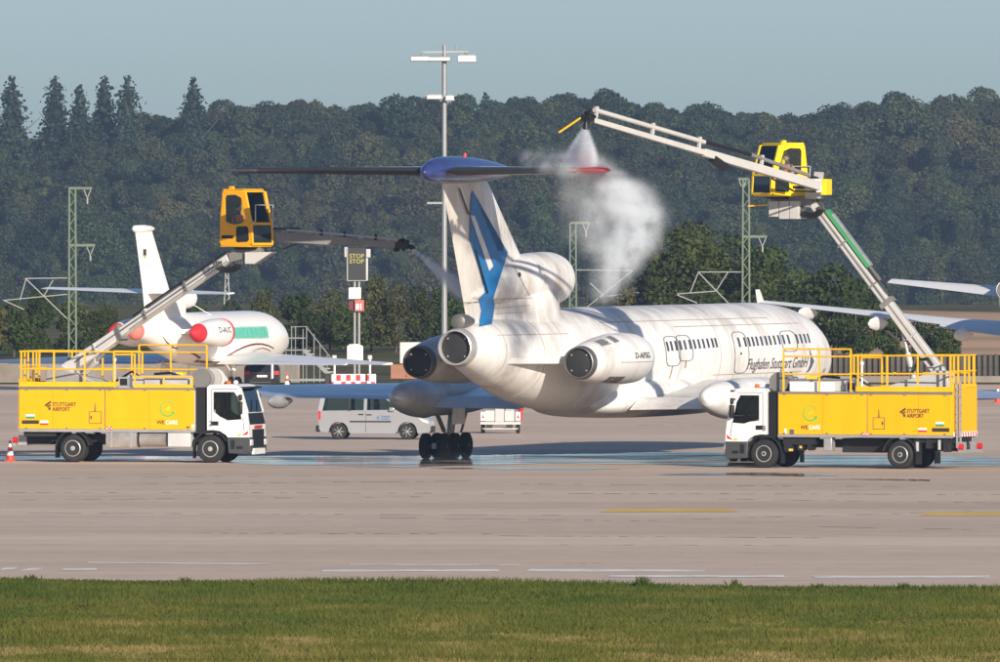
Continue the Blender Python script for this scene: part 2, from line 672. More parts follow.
# --- painted markings
WPAINT = mat('white_marking', (0.90, 0.87, 0.82), 0.8, var=0.18, scale=2.5, tint=(0.38, 0.30, 0.24), tint_amt=0.85, tint_scale=0.9)
YPAINT = mat('yellow_marking', (0.80, 0.50, 0.07), 0.8, var=0.18, scale=2.5, tint=(0.36, 0.27, 0.19), tint_amt=0.75, tint_scale=0.7)


def marking(quads, m, label):
    for q in quads:
        pts = [G(*p) for p in q]
        top = [(p.x, p.y, 0.008) for p in pts]
        o = MB().add(top, [(0, 1, 2, 3)]).build('painted_marking', m)
        tag(o, label, kind='structure')


marking([[(320, 572.2), (500, 571.8), (498, 569.6), (324, 570.2)], [(525, 572.0), (703, 572.4), (706, 570.0), (530, 569.4)],
         [(608, 577.4), (785, 577.6), (784, 575.6), (610, 575.6)], [(815, 578.2), (990, 578.2), (990, 576.0), (812, 576.2)],
         [(0, 570.4), (14, 569.4), (18, 567.2), (4, 567.6)], [(18, 571.4), (36, 570.6), (46, 568.0), (30, 568.4)], [(60, 570.8), (98, 570.2), (96, 568.6), (64, 568.8)],
         [(88, 563.4), (268, 565.0), (268, 563.8), (88, 562.2)], [(350, 565.4), (520, 565.6), (520, 564.6), (350, 564.4)]], WPAINT, 'faded white painted line on the apron beside the grass')
marking([[(600, 512.4), (738, 512.0), (728, 508.4), (612, 509.0)], [(918, 516.0), (1060, 516.2), (1060, 512.2), (928, 512.6)]], YPAINT, 'yellow painted guide line crossing the concrete apron')


# --- standing water under the airliner
def water_mat():
    m = bpy.data.materials.new('wet_concrete')
    m.use_nodes = True
    t = m.node_tree
    b = t.nodes['Principled BSDF']
    b.inputs['Base Color'].default_value = (0.05, 0.05, 0.052, 1)
    b.inputs['Roughness'].default_value = 0.04
    gm = node(t, 'ShaderNodeNewGeometry')
    mp = node(t, 'ShaderNodeMapping')
    mp.inputs['Scale'].default_value = (0.12, 1, 1)
    n1 = node(t, 'ShaderNodeTexNoise')
    n1.inputs['Scale'].default_value = 0.8
    n1.inputs['Detail'].default_value = 5
    t.links.new(gm.outputs['Position'], mp.inputs[0])
    t.links.new(mp.outputs[0], n1.inputs['Vector'])
    r1 = node(t, 'ShaderNodeMapRange')
    r1.inputs[1].default_value, r1.inputs[2].default_value = 0.35, 0.7
    r1.inputs[3].default_value, r1.inputs[4].default_value = 0.03, 0.17
    t.links.new(n1.outputs[0], r1.inputs[0])
    t.links.new(r1.outputs[0], b.inputs['Roughness'])
    n2 = node(t, 'ShaderNodeTexNoise')
    n2.inputs['Scale'].default_value = 1.2
    t.links.new(mp.outputs[0], n2.inputs['Vector'])
    bp = node(t, 'ShaderNodeBump')
    bp.inputs['Strength'].default_value = 0.10
    bp.inputs['Distance'].default_value = 0.01
    t.links.new(n2.outputs[0], bp.inputs['Height'])
    t.links.new(bp.outputs[0], b.inputs['Normal'])
    # the film of water breaks up: dry slab shows through
    mp3 = node(t, 'ShaderNodeMapping')
    mp3.inputs['Scale'].default_value = (0.10, 0.42, 1)
    t.links.new(gm.outputs['Position'], mp3.inputs[0])
    n3 = node(t, 'ShaderNodeTexNoise')
    n3.inputs['Scale'].default_value = 1.0
    n3.inputs['Detail'].default_value = 7
    n3.inputs['Roughness'].default_value = 0.62
    t.links.new(mp3.outputs[0], n3.inputs['Vector'])
    r3 = node(t, 'ShaderNodeMapRange')
    r3.inputs[1].default_value, r3.inputs[2].default_value = 0.40, 0.54
    t.links.new(n3.outputs[0], r3.inputs[0])
    t.links.new(r3.outputs[0], b.inputs['Alpha'])
    return m


WATER = water_mat()


def puddle(top, bot, label, seed):
    "top / bottom edges as (px, py) lists in the photo, laid on the flat apron"
    r = random.Random(seed)

    def dens(e):
        out = []
        for (a, b_), (c, d) in zip(e[:-1], e[1:]):
            k = max(1, int((c - a) / 8))
            for i in range(k):
                t = i / k
                out.append((a + (c - a) * t, b_ + (d - b_) * t + r.uniform(-.25, .25)))
        out.append(e[-1])
        return out
    def xs_at(e, x):
        for (a, b_), (c, d) in zip(e[:-1], e[1:]):
            if a <= x <= c:
                return b_ + (d - b_) * (x - a) / max(c - a, 1e-6)
        return e[-1][1]
    tp, bt = dens(top), dens(bot)
    xs_ = sorted(set([p[0] for p in tp] + [p[0] for p in bt]))
    v, f = [], []
    for x in xs_:
        a, b_ = xs_at(tp, x), xs_at(bt, x)
        if b_ - a < 0.15:
            b_ = a + 0.15
        for py in (a, b_):
            p = G(x, py)
            v.append((p.x, p.y, 0.012))
    f = [(2 * i, 2 * i + 1, 2 * i + 3, 2 * i + 2) for i in range(len(xs_) - 1)]
    return tag(MB().add(v, f).build('puddle', WATER), label, kind='structure')


puddle([(-60, 457.5), (60, 456), (200, 456.5), (270, 455.8), (400, 456), (480, 455.4), (560, 454.6), (640, 453), (700, 452), (760, 453.5), (860, 455), (1000, 458), (1060, 459)],
       [(-60, 460.5), (60, 460), (200, 461), (270, 465.5), (400, 467.5), (480, 466), (540, 463.5), (640, 464.5), (730, 466), (860, 466), (1000, 466.5), (1060, 466)],
       'long shallow puddle of wash water reflecting the blue sky', 3)
puddle([(660, 474.5), (720, 473), (800, 473.6), (838, 475)], [(660, 475.1), (720, 475.6), (800, 476.4), (838, 476.2)], 'narrow dark wet streak in front of the truck numbered 8', 4)
puddle([(820, 479.2), (880, 478.8), (930, 480)], [(820, 479.8), (880, 480.4), (930, 481.2)], 'small wet streak near the right edge of the apron', 5)
puddle([(430, 468.4), (520, 467.4), (620, 468.6)], [(430, 469), (520, 470), (620, 469.4)], 'thin wet streak in front of the landing gear', 6)


# --- brown field beyond, far right
def field_mat():
    return mat('stubble_field', (0.56, 0.36, 0.22), 0.95, var=0.2, scale=0.05, tint=(0.10, 0.10, 0.035), tint_amt=0.7, tint_scale=0.03, stretch=(0.3, 1, 1), spec=0.1)


fv = []
for i in range(21):
    x = 14 + i * 4
    fv += [(x - (6 if i == 0 else 0), 800 + 6 * math.sin(i), 0.02), (x, 1150 + 20 * math.sin(i * 0.7), 0.02)]
ff = [(2 * i, 2 * i + 2, 2 * i + 3, 2 * i + 1) for i in range(20)]
tag(MB().add(fv, ff).build('field', field_mat()), 'brown stubble field beyond the dark slatted barrier', kind='structure')


# --- grass in the foreground
def grass_mat(name, a, b_, dry):
    m = bpy.data.materials.new(name)
    m.use_nodes = True
    t = m.node_tree
    b = t.nodes['Principled BSDF']
    b.inputs['Roughness'].default_value = 0.8
    b.inputs['Specular IOR Level'].default_value = 0.15
    gm = node(t, 'ShaderNodeNewGeometry')
    mp = node(t, 'ShaderNodeMapping')
    mp.inputs['Scale'].default_value = (0.4, 0.22, 0)
    t.links.new(gm.outputs['Position'], mp.inputs[0])
    n1 = node(t, 'ShaderNodeTexNoise')
    n1.inputs['Scale'].default_value = 0.75
    n1.inputs['Detail'].default_value = 9
    n1.inputs['Roughness'].default_value = 0.68
    t.links.new(mp.outputs[0], n1.inputs['Vector'])
    # drier with distance from the apron kerb (mown later): the strip itself is less green towards the road side
    sx = node(t, 'ShaderNodeSeparateXYZ')
    t.links.new(gm.outputs['Position'], sx.inputs[0])
    ry = node(t, 'ShaderNodeMapRange')
    ry.inputs[1].default_value, ry.inputs[2].default_value = Y_GRASS - 6, Y_GRASS - 60
    ry.inputs[3].default_value, ry.inputs[4].default_value = -0.09, 0.10
    t.links.new(sx.outputs[1], ry.inputs[0])
    ad = node(t, 'ShaderNodeMath', operation='ADD')
    t.links.new(n1.outputs[0], ad.inputs[0])
    t.links.new(ry.outputs[0], ad.inputs[1])
    cr = node(t, 'ShaderNodeValToRGB')
    e = cr.color_ramp.elements
    e[0].position, e[0].color = 0.34, (*a, 1)
    e[1].position, e[1].color = 0.56, (*b_, 1)
    e2 = e.new(0.71)
    e2.color = (*dry, 1)
    t.links.new(ad.outputs[0], cr.inputs[0])
    oi = node(t, 'ShaderNodeAttribute', attribute_name='tone')
    vs = node(t, 'ShaderNodeVectorMath', operation='SCALE')
    t.links.new(cr.outputs[0], vs.inputs[0])
    t.links.new(oi.outputs['Fac'], vs.inputs['Scale'])
    t.links.new(vs.outputs[0], b.inputs['Base Color'])
    return m


GR = grass_mat('lawn_grass', (0.040, 0.060, 0.008), (0.084, 0.086, 0.016), (0.20, 0.145, 0.058))
lawn = MB()
lv = []
for x in ax:
    lv += [(x, -150, 0.015), (x, edge_y(max(-45, min(45, x))) + 0.25 + 0.15 * math.sin(x * 3.1), 0.015)]
o = lawn.add(lv, af).build('lawn', GR)
at = o.data.attributes.new('tone', 'FLOAT', 'POINT')
at.data.foreach_set('value', np.full(len(o.data.vertices), 0.75, np.float32))
tag(o, 'green grass strip along the near edge of the apron', kind='structure')


def tufts(n, ylo, yhi, hlo, hhi, name, label, seed, edge=False):
    g = np.random.default_rng(seed)
    y = g.uniform(0, 1, n)
    y = ylo + (yhi - ylo) * y
    half = 500 / F * y + 4
    x = g.uniform(-1, 1, n) * half
    if edge:
        y = np.array([edge_y(max(-45, min(45, v))) for v in x]) + g.normal(0.0, 0.55, n)
    else:
        ok = y < Y_GRASS - 0.33 * np.clip(x, -45, 45) + g.normal(0.1, 0.2, n)
        x, y = x[ok], y[ok]
        n = len(x)
    h = g.uniform(hlo, hhi, n) * (0.55 + 0.9 * (np.sin(x * 0.37 + 2) * np.sin(x * 0.11 + y * 0.23) * 0.5 + 0.5))
    wd = g.uniform(0.012, 0.03, n)
    a = g.uniform(-0.9, 0.9, n)
    dx, dy = np.cos(a) * wd, np.sin(a) * wd
    lean = g.normal(0, 0.45, (n, 2)) * h[:, None]
    v = np.zeros((n, 3, 3), np.float32)
    v[:, 0] = np.stack([x - dx, y - dy, np.full(n, 0.012)], 1)
    v[:, 1] = np.stack([x + dx, y + dy, np.full(n, 0.012)], 1)
    v[:, 2] = np.stack([x + lean[:, 0], y + lean[:, 1], 0.012 + h], 1)
    me = bpy.data.meshes.new(name)
    me.vertices.add(n * 3)
    me.vertices.foreach_set('co', v.reshape(-1))
    me.loops.add(n * 3)
    me.loops.foreach_set('vertex_index', np.arange(n * 3, dtype=np.int32))
    me.polygons.add(n)
    me.polygons.foreach_set('loop_start', np.arange(0, n * 3, 3, dtype=np.int32))
    me.update(calc_edges=True)
    at = me.attributes.new('tone', 'FLOAT', 'POINT')
    tone = np.repeat(g.uniform(0.75, 1.35, n), 3).astype(np.float32)
    at.data.foreach_set('value', tone)
    me.materials.append(GR)
    o = bpy.data.objects.new(name, me)
    col.objects.link(o)
    tag(o, label, 'grass', kind='stuff')
    return o


tufts(280000, gd(690), Y_GRASS + 6.0, 0.05, 0.15, 'grass', 'short mown grass blades covering the foreground strip', 11)
tufts(14000, Y_GRASS - 0.5, Y_GRASS + 0.5, 0.06, 0.20, 'edge_grass', 'taller ragged grass along the edge of the apron', 12, True)


WEEDS = MB()


def weed(px, py, n, ht, seed):
    g = np.random.default_rng(seed)
    c = G(px, py)
    c.y = edge_y(c.x) - .1
    v, f = [], []
    for i in range(n):
        x, y = c.x + g.normal(0, .09), c.y + g.normal(0, .2)
        h = ht * g.uniform(.4, 1.0)
        a = g.uniform(0, 3.1)
        w_ = g.uniform(.012, .03)
        lx, ly = g.normal(0, .3) * h, g.normal(0, .3) * h
        v += [(x - w_ * math.cos(a), y - w_ * math.sin(a), 0.0), (x + w_ * math.cos(a), y + w_ * math.sin(a), 0.0), (x + lx * .5 + w_, y + ly * .5, h * .6), (x + lx, y + ly, h)]
        f += [(4 * i, 4 * i + 1, 4 * i + 2), (4 * i, 4 * i + 2, 4 * i + 3)]
    WEEDS.add([(p[0], p[1], p[2] + .01) for p in v], f)


for i, (px, py, n, ht) in enumerate([(641, 584.5, 100, .34), (732, 586, 80, .28), (37, 578, 80, .24), (188, 579.5, 60, .22), (900, 587, 60, .24), (330, 581, 50, .2), (480, 583, 60, .22), (815, 586.5, 50, .2)]):
    weed(px, py, n, ht, 70 + i)
o = WEEDS.build('weeds', GR)
at = o.data.attributes.new('tone', 'FLOAT', 'POINT')
at.data.foreach_set('value', np.full(len(o.data.vertices), .8, np.float32))
tag(o, 'scattered weed tufts growing along the edge of the apron', 'weeds', kind='stuff')


# ================================================================ TREES
def leaf_mat(name, c1, c2, rand=0.25, sat=0.0):
    m = bpy.data.materials.new(name)
    m.use_nodes = True
    t = m.node_tree
    b = t.nodes['Principled BSDF']
    b.inputs['Roughness'].default_value = 0.7
    b.inputs['Specular IOR Level'].default_value = 0.2
    oi = node(t, 'ShaderNodeObjectInfo')
    tc = node(t, 'ShaderNodeTexCoord')
    n1 = node(t, 'ShaderNodeTexNoise')
    n1.inputs['Scale'].default_value = 0.7
    n1.inputs['Detail'].default_value = 4
    t.links.new(tc.outputs['Object'], n1.inputs['Vector'])
    ad = node(t, 'ShaderNodeMath', operation='ADD')
    mu = node(t, 'ShaderNodeMath', operation='MULTIPLY')
    mu.inputs[1].default_value = 0.85
    t.links.new(oi.outputs['Random'], mu.inputs[0])
    ml = node(t, 'ShaderNodeMath', operation='MULTIPLY_ADD')
    ml.inputs[1].default_value, ml.inputs[2].default_value = 0.6, -0.25
    t.links.new(n1.outputs[0], ml.inputs[0])
    t.links.new(mu.outputs[0], ad.inputs[0])
    t.links.new(ml.outputs[0], ad.inputs[1])
    mx = node(t, 'ShaderNodeMix', data_type='RGBA')
    mx.inputs['A'].default_value = (*c1, 1)
    mx.inputs['B'].default_value = (*c2, 1)
    t.links.new(ad.outputs[0], mx.inputs['Factor'])
    # patches of the wood have turned brown
    au = node(t, 'ShaderNodeAttribute', attribute_name='autumn', attribute_type='INSTANCER')
    ra = node(t, 'ShaderNodeMapRange')
    ra.inputs[1].default_value, ra.inputs[2].default_value = 0.45, 1.1
    ra.inputs[3].default_value, ra.inputs[4].default_value = 0.0, 0.32
    t.links.new(au.outputs['Fac'], ra.inputs[0])
    ma = node(t, 'ShaderNodeMix', data_type='RGBA')
    ma.inputs['B'].default_value = (0.085, 0.058, 0.026, 1)
    t.links.new(ra.outputs[0], ma.inputs['Factor'])
    t.links.new(mx.outputs['Result'], ma.inputs['A'])
    mx = ma
    # brightness differs from tree to tree and leaf clump to clump
    at = node(t, 'ShaderNodeAttribute', attribute_name='tone')
    fr = node(t, 'ShaderNodeMath', operation='FRACT')
    m7 = node(t, 'ShaderNodeMath', operation='MULTIPLY')
    m7.inputs[1].default_value = 7.31
    t.links.new(oi.outputs['Random'], m7.inputs[0])
    t.links.new(m7.outputs[0], fr.inputs[0])
    r3 = node(t, 'ShaderNodeMapRange')
    r3.inputs[3].default_value, r3.inputs[4].default_value = 1 - rand, 1 + rand
    t.links.new(fr.outputs[0], r3.inputs[0])
    m8 = node(t, 'ShaderNodeMath', operation='MULTIPLY')
    t.links.new(r3.outputs[0], m8.inputs[0])
    t.links.new(at.outputs['Fac'], m8.inputs[1])
    vs = node(t, 'ShaderNodeVectorMath', operation='SCALE')
    t.links.new(mx.outputs['Result'], vs.inputs[0])
    t.links.new(m8.outputs[0], vs.inputs['Scale'])
    t.links.new(vs.outputs[0], b.inputs['Base Color'])
    return m


LEAF_FAR = leaf_mat('far_forest_leaves', (0.016, 0.032, 0.010), (0.044, 0.049, 0.015), 0.40)
LEAF_PINE = leaf_mat('dark_conifer_needles', (0.018, 0.030, 0.015), (0.028, 0.040, 0.018), 0.2)
LEAF_NEAR = leaf_mat('near_tree_leaves', (0.022, 0.042, 0.009), (0.050, 0.064, 0.014), 0.25)
LEAF_OLIVE = leaf_mat('autumn_olive_leaves', (0.036, 0.050, 0.014), (0.078, 0.072, 0.022), 0.25)
BARK = mat('tree_bark', (0.075, 0.06, 0.045), 0.9, var=0.3, scale=4, bump=0.4)


def leaf_cloud(pts, nrm, size, g, name, m):
    n = len(pts)
    # leaf-clump quads facing roughly outwards
    rnd = g.normal(0, 1, (n, 3))
    nn = nrm + rnd * 0.55
    nn /= np.linalg.norm(nn, axis=1)[:, None] + 1e-9
    t1 = np.cross(nn, g.normal(0, 1, (n, 3)))
    t1 /= np.linalg.norm(t1, axis=1)[:, None] + 1e-9
    t2 = np.cross(nn, t1)
    s = size * g.uniform(0.5, 1.3, n)[:, None]
    s2 = s * g.uniform(0.5, 1.0, n)[:, None]
    v = np.stack([pts - t1 * s, pts + t2 * s2, pts + t1 * s, pts - t2 * s2], 1).astype(np.float32)
    me = bpy.data.meshes.new(name)
    me.vertices.add(n * 4)
    me.vertices.foreach_set('co', v.reshape(-1))
    me.loops.add(n * 4)
    me.loops.foreach_set('vertex_index', np.arange(n * 4, dtype=np.int32))
    me.polygons.add(n)
    me.polygons.foreach_set('loop_start', np.arange(0, n * 4, 4, dtype=np.int32))
    me.update(calc_edges=True)
    at = me.attributes.new('tone', 'FLOAT', 'POINT')
    at.data.foreach_set('value', np.repeat(g.uniform(0.88, 1.14, n), 4).astype(np.float32))
    me.materials.append(m)
    return me


def broad_crown(name, seed, ht, rad, n, size, m, lobes=16, base=0.25):
    g = np.random.default_rng(seed)
    c, r = [], []
    for i in range(lobes):
        t = g.uniform(0.0, 1.0)
        z = ht * (base + (0.93 - base) * t)
        prof = math.sin(math.pi * min(1, 0.22 + 0.72 * t)) ** 0.7
        a = g.uniform(0, 2 * math.pi)
        q = rad * prof * g.uniform(0.2, 0.8)
        c.append((q * math.cos(a), q * math.sin(a), z))
        r.append(rad * g.uniform(0.25, 0.48))
    c, r = np.array(c), np.array(r)
    w_ = r ** 2
    k = g.choice(lobes, n, p=w_ / w_.sum())
    d = g.normal(0, 1, (n, 3))
    d /= np.linalg.norm(d, axis=1)[:, None]
    rr = r[k] * g.uniform(0.72, 1.08, n)
    p = c[k] + d * rr[:, None] * np.array([1, 1, 0.85])
    # drop leaves buried inside other lobes
    dd = np.linalg.norm((p[:, None, :] - c[None]) / np.array([1, 1, 0.85]), axis=2) / r[None]
    keep = (dd.min(axis=1) > 0.6) & (p[:, 2] > ht * 0.1)
    nr = d * 0.75 + np.array([0, 0, 0.25])
    return leaf_cloud(p[keep], nr[keep], size, g, name, m)


def conifer_crown(name, seed, ht, rad, n, size, m):
    g = np.random.default_rng(seed)
    a0_ = g.uniform(0, 2 * math.pi, n)
    t = 1 - np.sqrt(g.uniform(0, 1, n) * 0.98)
    lay = np.floor(t * 11 + 0.35 * np.sin(a0_ * 2 + seed))
    ph = np.clip(t * 11 - lay, 0, 1)
    a = a0_
    spoke = 0.62 + 0.42 * np.sin(a * 5 + lay * 2.1 + seed) * np.sin(a * 3 + lay)
    R_ = rad * (1 - t) ** 0.55 * (1.0 - 0.62 * ph) * spoke * g.uniform(0.4, 1.08, n) + 0.08
    z = ht * (0.12 + 0.88 * t) - R_ * 0.22
    p = np.stack([R_ * np.cos(a), R_ * np.sin(a), z], 1)
    nr = np.stack([np.cos(a) * 0.6, np.sin(a) * 0.6, np.full(n, 0.6)], 1)
    return leaf_cloud(p, nr, size, g, name, m)


def trunk_mb(ht, r, seed, limbs=5):
    g = random.Random(seed)
    mb = MB()
    mb.cyl((0, 0, -0.3), (0.05 * ht * 0.1, 0, ht * 0.45), r, r * 0.62, 9)
    mb.cyl((0.05 * ht * 0.1, 0, ht * 0.45), (0, 0.1, ht * 0.82), r * 0.62, r * 0.2, 8)
    for i in range(limbs):
        a = g.uniform(0, 6.28)
        z = ht * g.uniform(0.25, 0.6)
        l = ht * g.uniform(0.15, 0.28)
        mb.cyl((0, 0, z), (math.cos(a) * l, math.sin(a) * l, z + l * 0.8), r * 0.4, r * 0.12, 6)
    return mb


def tree(crown_mesh, loc, ht, trunk_r, label, seed, group=None, scale=1.0, rz=None, name='broadleaf_tree'):
    t = thing(name, loc, random.Random(seed).uniform(0, 6.28) if rz is None else rz, label, 'tree', group)
    t.scale = (scale, scale, scale)
    c = bpy.data.objects.new('crown', crown_mesh)
    col.objects.link(c)
    c.parent = t
    trunk_mb(ht, trunk_r, seed).build('trunk', BARK, t)
    return t, c


# --- prototypes of the wooded hill stand as single trees on its skyline
FAR = [broad_crown('far_crown', 100 + i, 18, (5.2, 4.4, 6.0, 4.8, 5.5, 3.8)[i], 6500, (0.30, 0.26, 0.32, 0.26, 0.29, 0.25)[i], LEAF_FAR, (20, 15, 22, 16, 26, 12)[i], 0.3) for i in range(6)]
PINE = [conifer_crown('conifer_crown', 200 + i, 24, (8.2, 6.8)[i], 8000, 0.34, LEAF_PINE) for i in range(2)]
protos = []


def ridge_at(px, d):
    x = (px - 500) / F * d
    return (x, d, terrain_h(x, d) - 0.3)


ridge_conifers = [(12, 2600, 1.09, 0, 'tall dark conifer on the ridge at the left edge'), (55, 2606, 1.07, 1, 'pointed conifer on the ridge, second from the left'),
                  (80, 2603, 1.02, 0, 'narrow conifer on the ridge between two taller ones'), (104, 2610, 1.05, 1, 'ridge conifer, fourth from the left in the row'),
                  (127, 2604, 1.08, 0, 'ridge conifer at the right end of the left row'), (193, 2600, 1.07, 1, 'lone broad conifer standing up from the ridge line'),
                  (485, 2600, 0.78, 0, 'single spiky treetop on the ridge near the floodlight mast')]
for i, (px, d, s, k, lab) in enumerate(ridge_conifers):
    t_, c_ = tree(PINE[k], ridge_at(px, d), 24, 0.32, lab, 300 + i, 'conifers on the ridge', s, name='conifer_tree')
    if i < 2:
        protos.append(c_)
ridge_broad = [(243, 2604, 1.02, 0, 'rounded broadleaf tree on the ridge right of the lone conifer'), (272, 2610, 0.98, 1, 'smaller round tree on the ridge left of the floodlight mast'),
               (400, 2606, 0.98, 2, 'wide tree on the ridge just left of the floodlight mast'), (650, 2604, 0.97, 3, 'rounded tree on the ridge above the spraying nozzle'),
               (901, 2604, 1.10, 4, 'tallest rounded tree on the ridge towards the right edge'), (975, 2608, 1.0, 5, 'round tree on the ridge at the far right')]
for i, (px, d, s, k, lab) in enumerate(ridge_broad):
    t_, c_ = tree(FAR[k], ridge_at(px, d), 18, 0.3, lab, 330 + i, 'broadleaf trees on the ridge', s)
    protos.append(c_)

# --- the wood on the hillside: one mass, trees scattered on its points
fp, fr_, fs_, fi_, ft_ = [], [], [], [], []
g = np.random.default_rng(21)
yy = 2335.0
row = 0
while yy < 2690:
    xx = -155.0 + (row % 2) * 3
    while xx < 155:
        x = xx + g.normal(0, 1.6)
        y = yy + g.normal(0, 2.2)
        fp.append((x, y, terrain_h(x, y) - 0.8))
        fr_.append((g.normal(0, .07), g.normal(0, .07), g.uniform(0, 6.28)))
        ft_.append(0.5 + 0.28 * math.sin(x * .043 + y * .011) + 0.28 * math.sin(x * .019 - y * .047 + 2) + g.normal(0, .2))
        big = 0.45 + 0.55 * g.beta(1.6, 2.4)
        pine = g.uniform() < 0.10 + 0.12 * math.sin(x * 0.05) ** 2
        if y > 2570:
            big = 0.70 + 0.22 * (big - .45) / .55 + 0.05 * math.sin(x * 0.09)
        if pine and y > 2590:
            pine = g.uniform() < 0.15
        s = big * (0.66 if pine and y > 2560 else 0.85 if pine else 1.0)
        fs_.append((s * g.uniform(0.8, 1.25), s * g.uniform(0.8, 1.25), s * g.uniform(.9, 1.08)))
        fi_.append(int(g.integers(0, 2)) if pine else 2 + int(g.integers(0, 6)))
        xx += g.uniform(4.0, 6.2)
    yy += 5.6
    row += 1
pm = bpy.data.meshes.new('forest')
pm.from_pydata(fp, [], [])
for nm, ty, dat in (('rot', 'FLOAT_VECTOR', fr_), ('scl', 'FLOAT_VECTOR', fs_), ('idx', 'INT', fi_), ('autumn', 'FLOAT', ft_)):
    a_ = pm.attributes.new(nm, ty, 'POINT')
    a_.data.foreach_set('vector' if ty == 'FLOAT_VECTOR' else 'value', np.array(dat).reshape(-1).astype(np.float32 if ty != 'INT' else np.int32))
forest = bpy.data.objects.new('forest', pm)
col.objects.link(forest)
tag(forest, 'dense mixed wood covering the hillside behind the airport', 'forest', kind='stuff')
ng = bpy.data.node_groups.new('scatter_trees', 'GeometryNodeTree')
ng.interface.new_socket('Geometry', in_out='INPUT', socket_type='NodeSocketGeometry')
ng.interface.new_socket('Geometry', in_out='OUTPUT', socket_type='NodeSocketGeometry')
gi, go = ng.nodes.new('NodeGroupInput'), ng.nodes.new('NodeGroupOutput')
iop = ng.nodes.new('GeometryNodeInstanceOnPoints')
iop.inputs['Pick Instance'].default_value = True
jn = ng.nodes.new('GeometryNodeJoinGeometry')
for pr in reversed(protos):
    oi = ng.nodes.new('GeometryNodeObjectInfo')
    oi.transform_space = 'ORIGINAL'
    oi.inputs['Object'].default_value = pr
    oi.inputs['As Instance'].default_value = True
    ng.links.new(oi.outputs['Geometry'], jn.inputs[0])
ng.links.new(jn.outputs[0], iop.inputs['Instance'])
ng.links.new(gi.outputs[0], iop.inputs['Points'])


def named(nm, ty):
    n = ng.nodes.new('GeometryNodeInputNamedAttribute')
    n.data_type = ty
    n.inputs['Name'].default_value = nm
    return n.outputs[0]


ng.links.new(named('idx', 'INT'), iop.inputs['Instance Index'])
e2r = ng.nodes.new('FunctionNodeEulerToRotation')
ng.links.new(named('rot', 'FLOAT_VECTOR'), e2r.inputs[0])
ng.links.new(e2r.outputs[0], iop.inputs['Rotation'])
ng.links.new(named('scl', 'FLOAT_VECTOR'), iop.inputs['Scale'])
ng.links.new(iop.outputs[0], go.inputs[0])
forest.modifiers.new('scatter', 'NODES').node_group = ng

# --- trees and bushes just beyond the apron
NEARC = [broad_crown('near_crown', 400 + i, 9.5, (3.4, 2.9, 3.8)[i], 7500, 0.17, LEAF_NEAR, 34, 0.12) for i in range(3)]
BUSHC = [broad_crown('bush_crown', 420 + i, 5.0, (2.3, 2.0, 2.6)[i], 4200, 0.14, LEAF_NEAR, 22, 0.05) for i in range(3)]
OLIVEC = [broad_crown('olive_crown', 440 + i, 6.5, (2.0, 2.5)[i], 4200, 0.14, LEAF_OLIVE, 22, 0.05) for i in range(2)]


def at_ground(px, d):
    return ((px - 500) / F * d, d, -0.05)


near_trees = [(690, 860, NEARC[0], 9.5, 0.98, 'tall green tree behind the airliner, left of the lattice mast'), (728, 868, NEARC[2], 9.5, 0.94, 'broad green tree directly behind the right lattice mast'),
              (664, 872, NEARC[1], 9.5, 0.80, 'green tree at the left edge of the right-hand clump'), (768, 862, NEARC[1], 9.5, 0.84, 'narrow green tree right of the lattice mast'),
              (800, 850, BUSHC[2], 5, 1.18, 'round green bush above the airliner nose'), (835, 848, BUSHC[0], 5, 1.28, 'green bushy tree between nose and raised boom'),
              (868, 852, NEARC[0], 9.5, 0.60, 'green tree behind the raised boom of the right truck'), (700, 846, BUSHC[1], 5, 1.0, 'low bush behind the front fuselage'),
              (760, 846, BUSHC[0], 5, 1.1, 'low bush below the lattice mast'), (855, 838, BUSHC[1], 5, 0.9, 'low bush right of the airliner nose'),
              (896, 792, BUSHC[1], 5, 0.70, 'dark bush at the left edge of the brown field'), (921, 796, BUSHC[2], 5, 0.66, 'dark wide bush standing in front of the brown field'),
              (947, 794, BUSHC[0], 5, 0.58, 'dark bush at the right end of the field clump'), (630, 874, OLIVEC[1], 6.5, 0.85, 'olive bush left of the tall green trees')]
for i, (px, d, cm, ht, s, lab) in enumerate(near_trees):
    tree(cm, at_ground(px, d), ht, 0.18, lab, 500 + i, 'trees beyond the apron', s * 0.80)
left_trees = [(-6, 840, OLIVEC[0], 6.5, 0.80, 'yellowish bush at the left edge of the picture'), (14, 846, BUSHC[0], 5, 0.95, 'dark bush by the left edge behind the low wall'),
              (40, 850, NEARC[1], 9.5, 0.62, 'dark green tree left of the left lattice mast'), (75, 856, BUSHC[2], 5, 0.92, 'green bush behind the foot of the left lattice mast'),
              (105, 850, NEARC[2], 9.5, 0.48, 'green bush behind the red engine covers'), (230, 880, OLIVEC[1], 6.5, 0.72, 'olive bush behind the business jet fuselage'),
              (262, 876, OLIVEC[0], 6.5, 0.85, 'olive tree behind the business jet nose'), (300, 868, BUSHC[1], 5, 1.12, 'green bush behind the boarding steps'),
              (330, 880, OLIVEC[1], 6.5, 0.86, 'olive tree left of the stop display'), (372, 872, OLIVEC[0], 6.5, 1.05, 'pale olive tree right of the stop display'),
              (396, 866, OLIVEC[1], 6.5, 0.98, 'tall olive tree left of the floodlight mast'), (420, 874, OLIVEC[0], 6.5, 0.9, 'olive tree at the foot of the floodlight mast'),
              (445, 880, BUSHC[0], 5, 1.1, 'green bush behind the airliner tail engines'), (150, 880, BUSHC[1], 5, 0.9, 'bush behind the business jet tail'),
              (190, 884, BUSHC[2], 5, 0.85, 'bush behind the business jet engine'), (605, 880, OLIVEC[0], 6.5, 0.75, 'olive bush behind the drifting spray'),
              (350, 862, BUSHC[2], 5, 0.85, 'low bush behind the white box on the display post')]
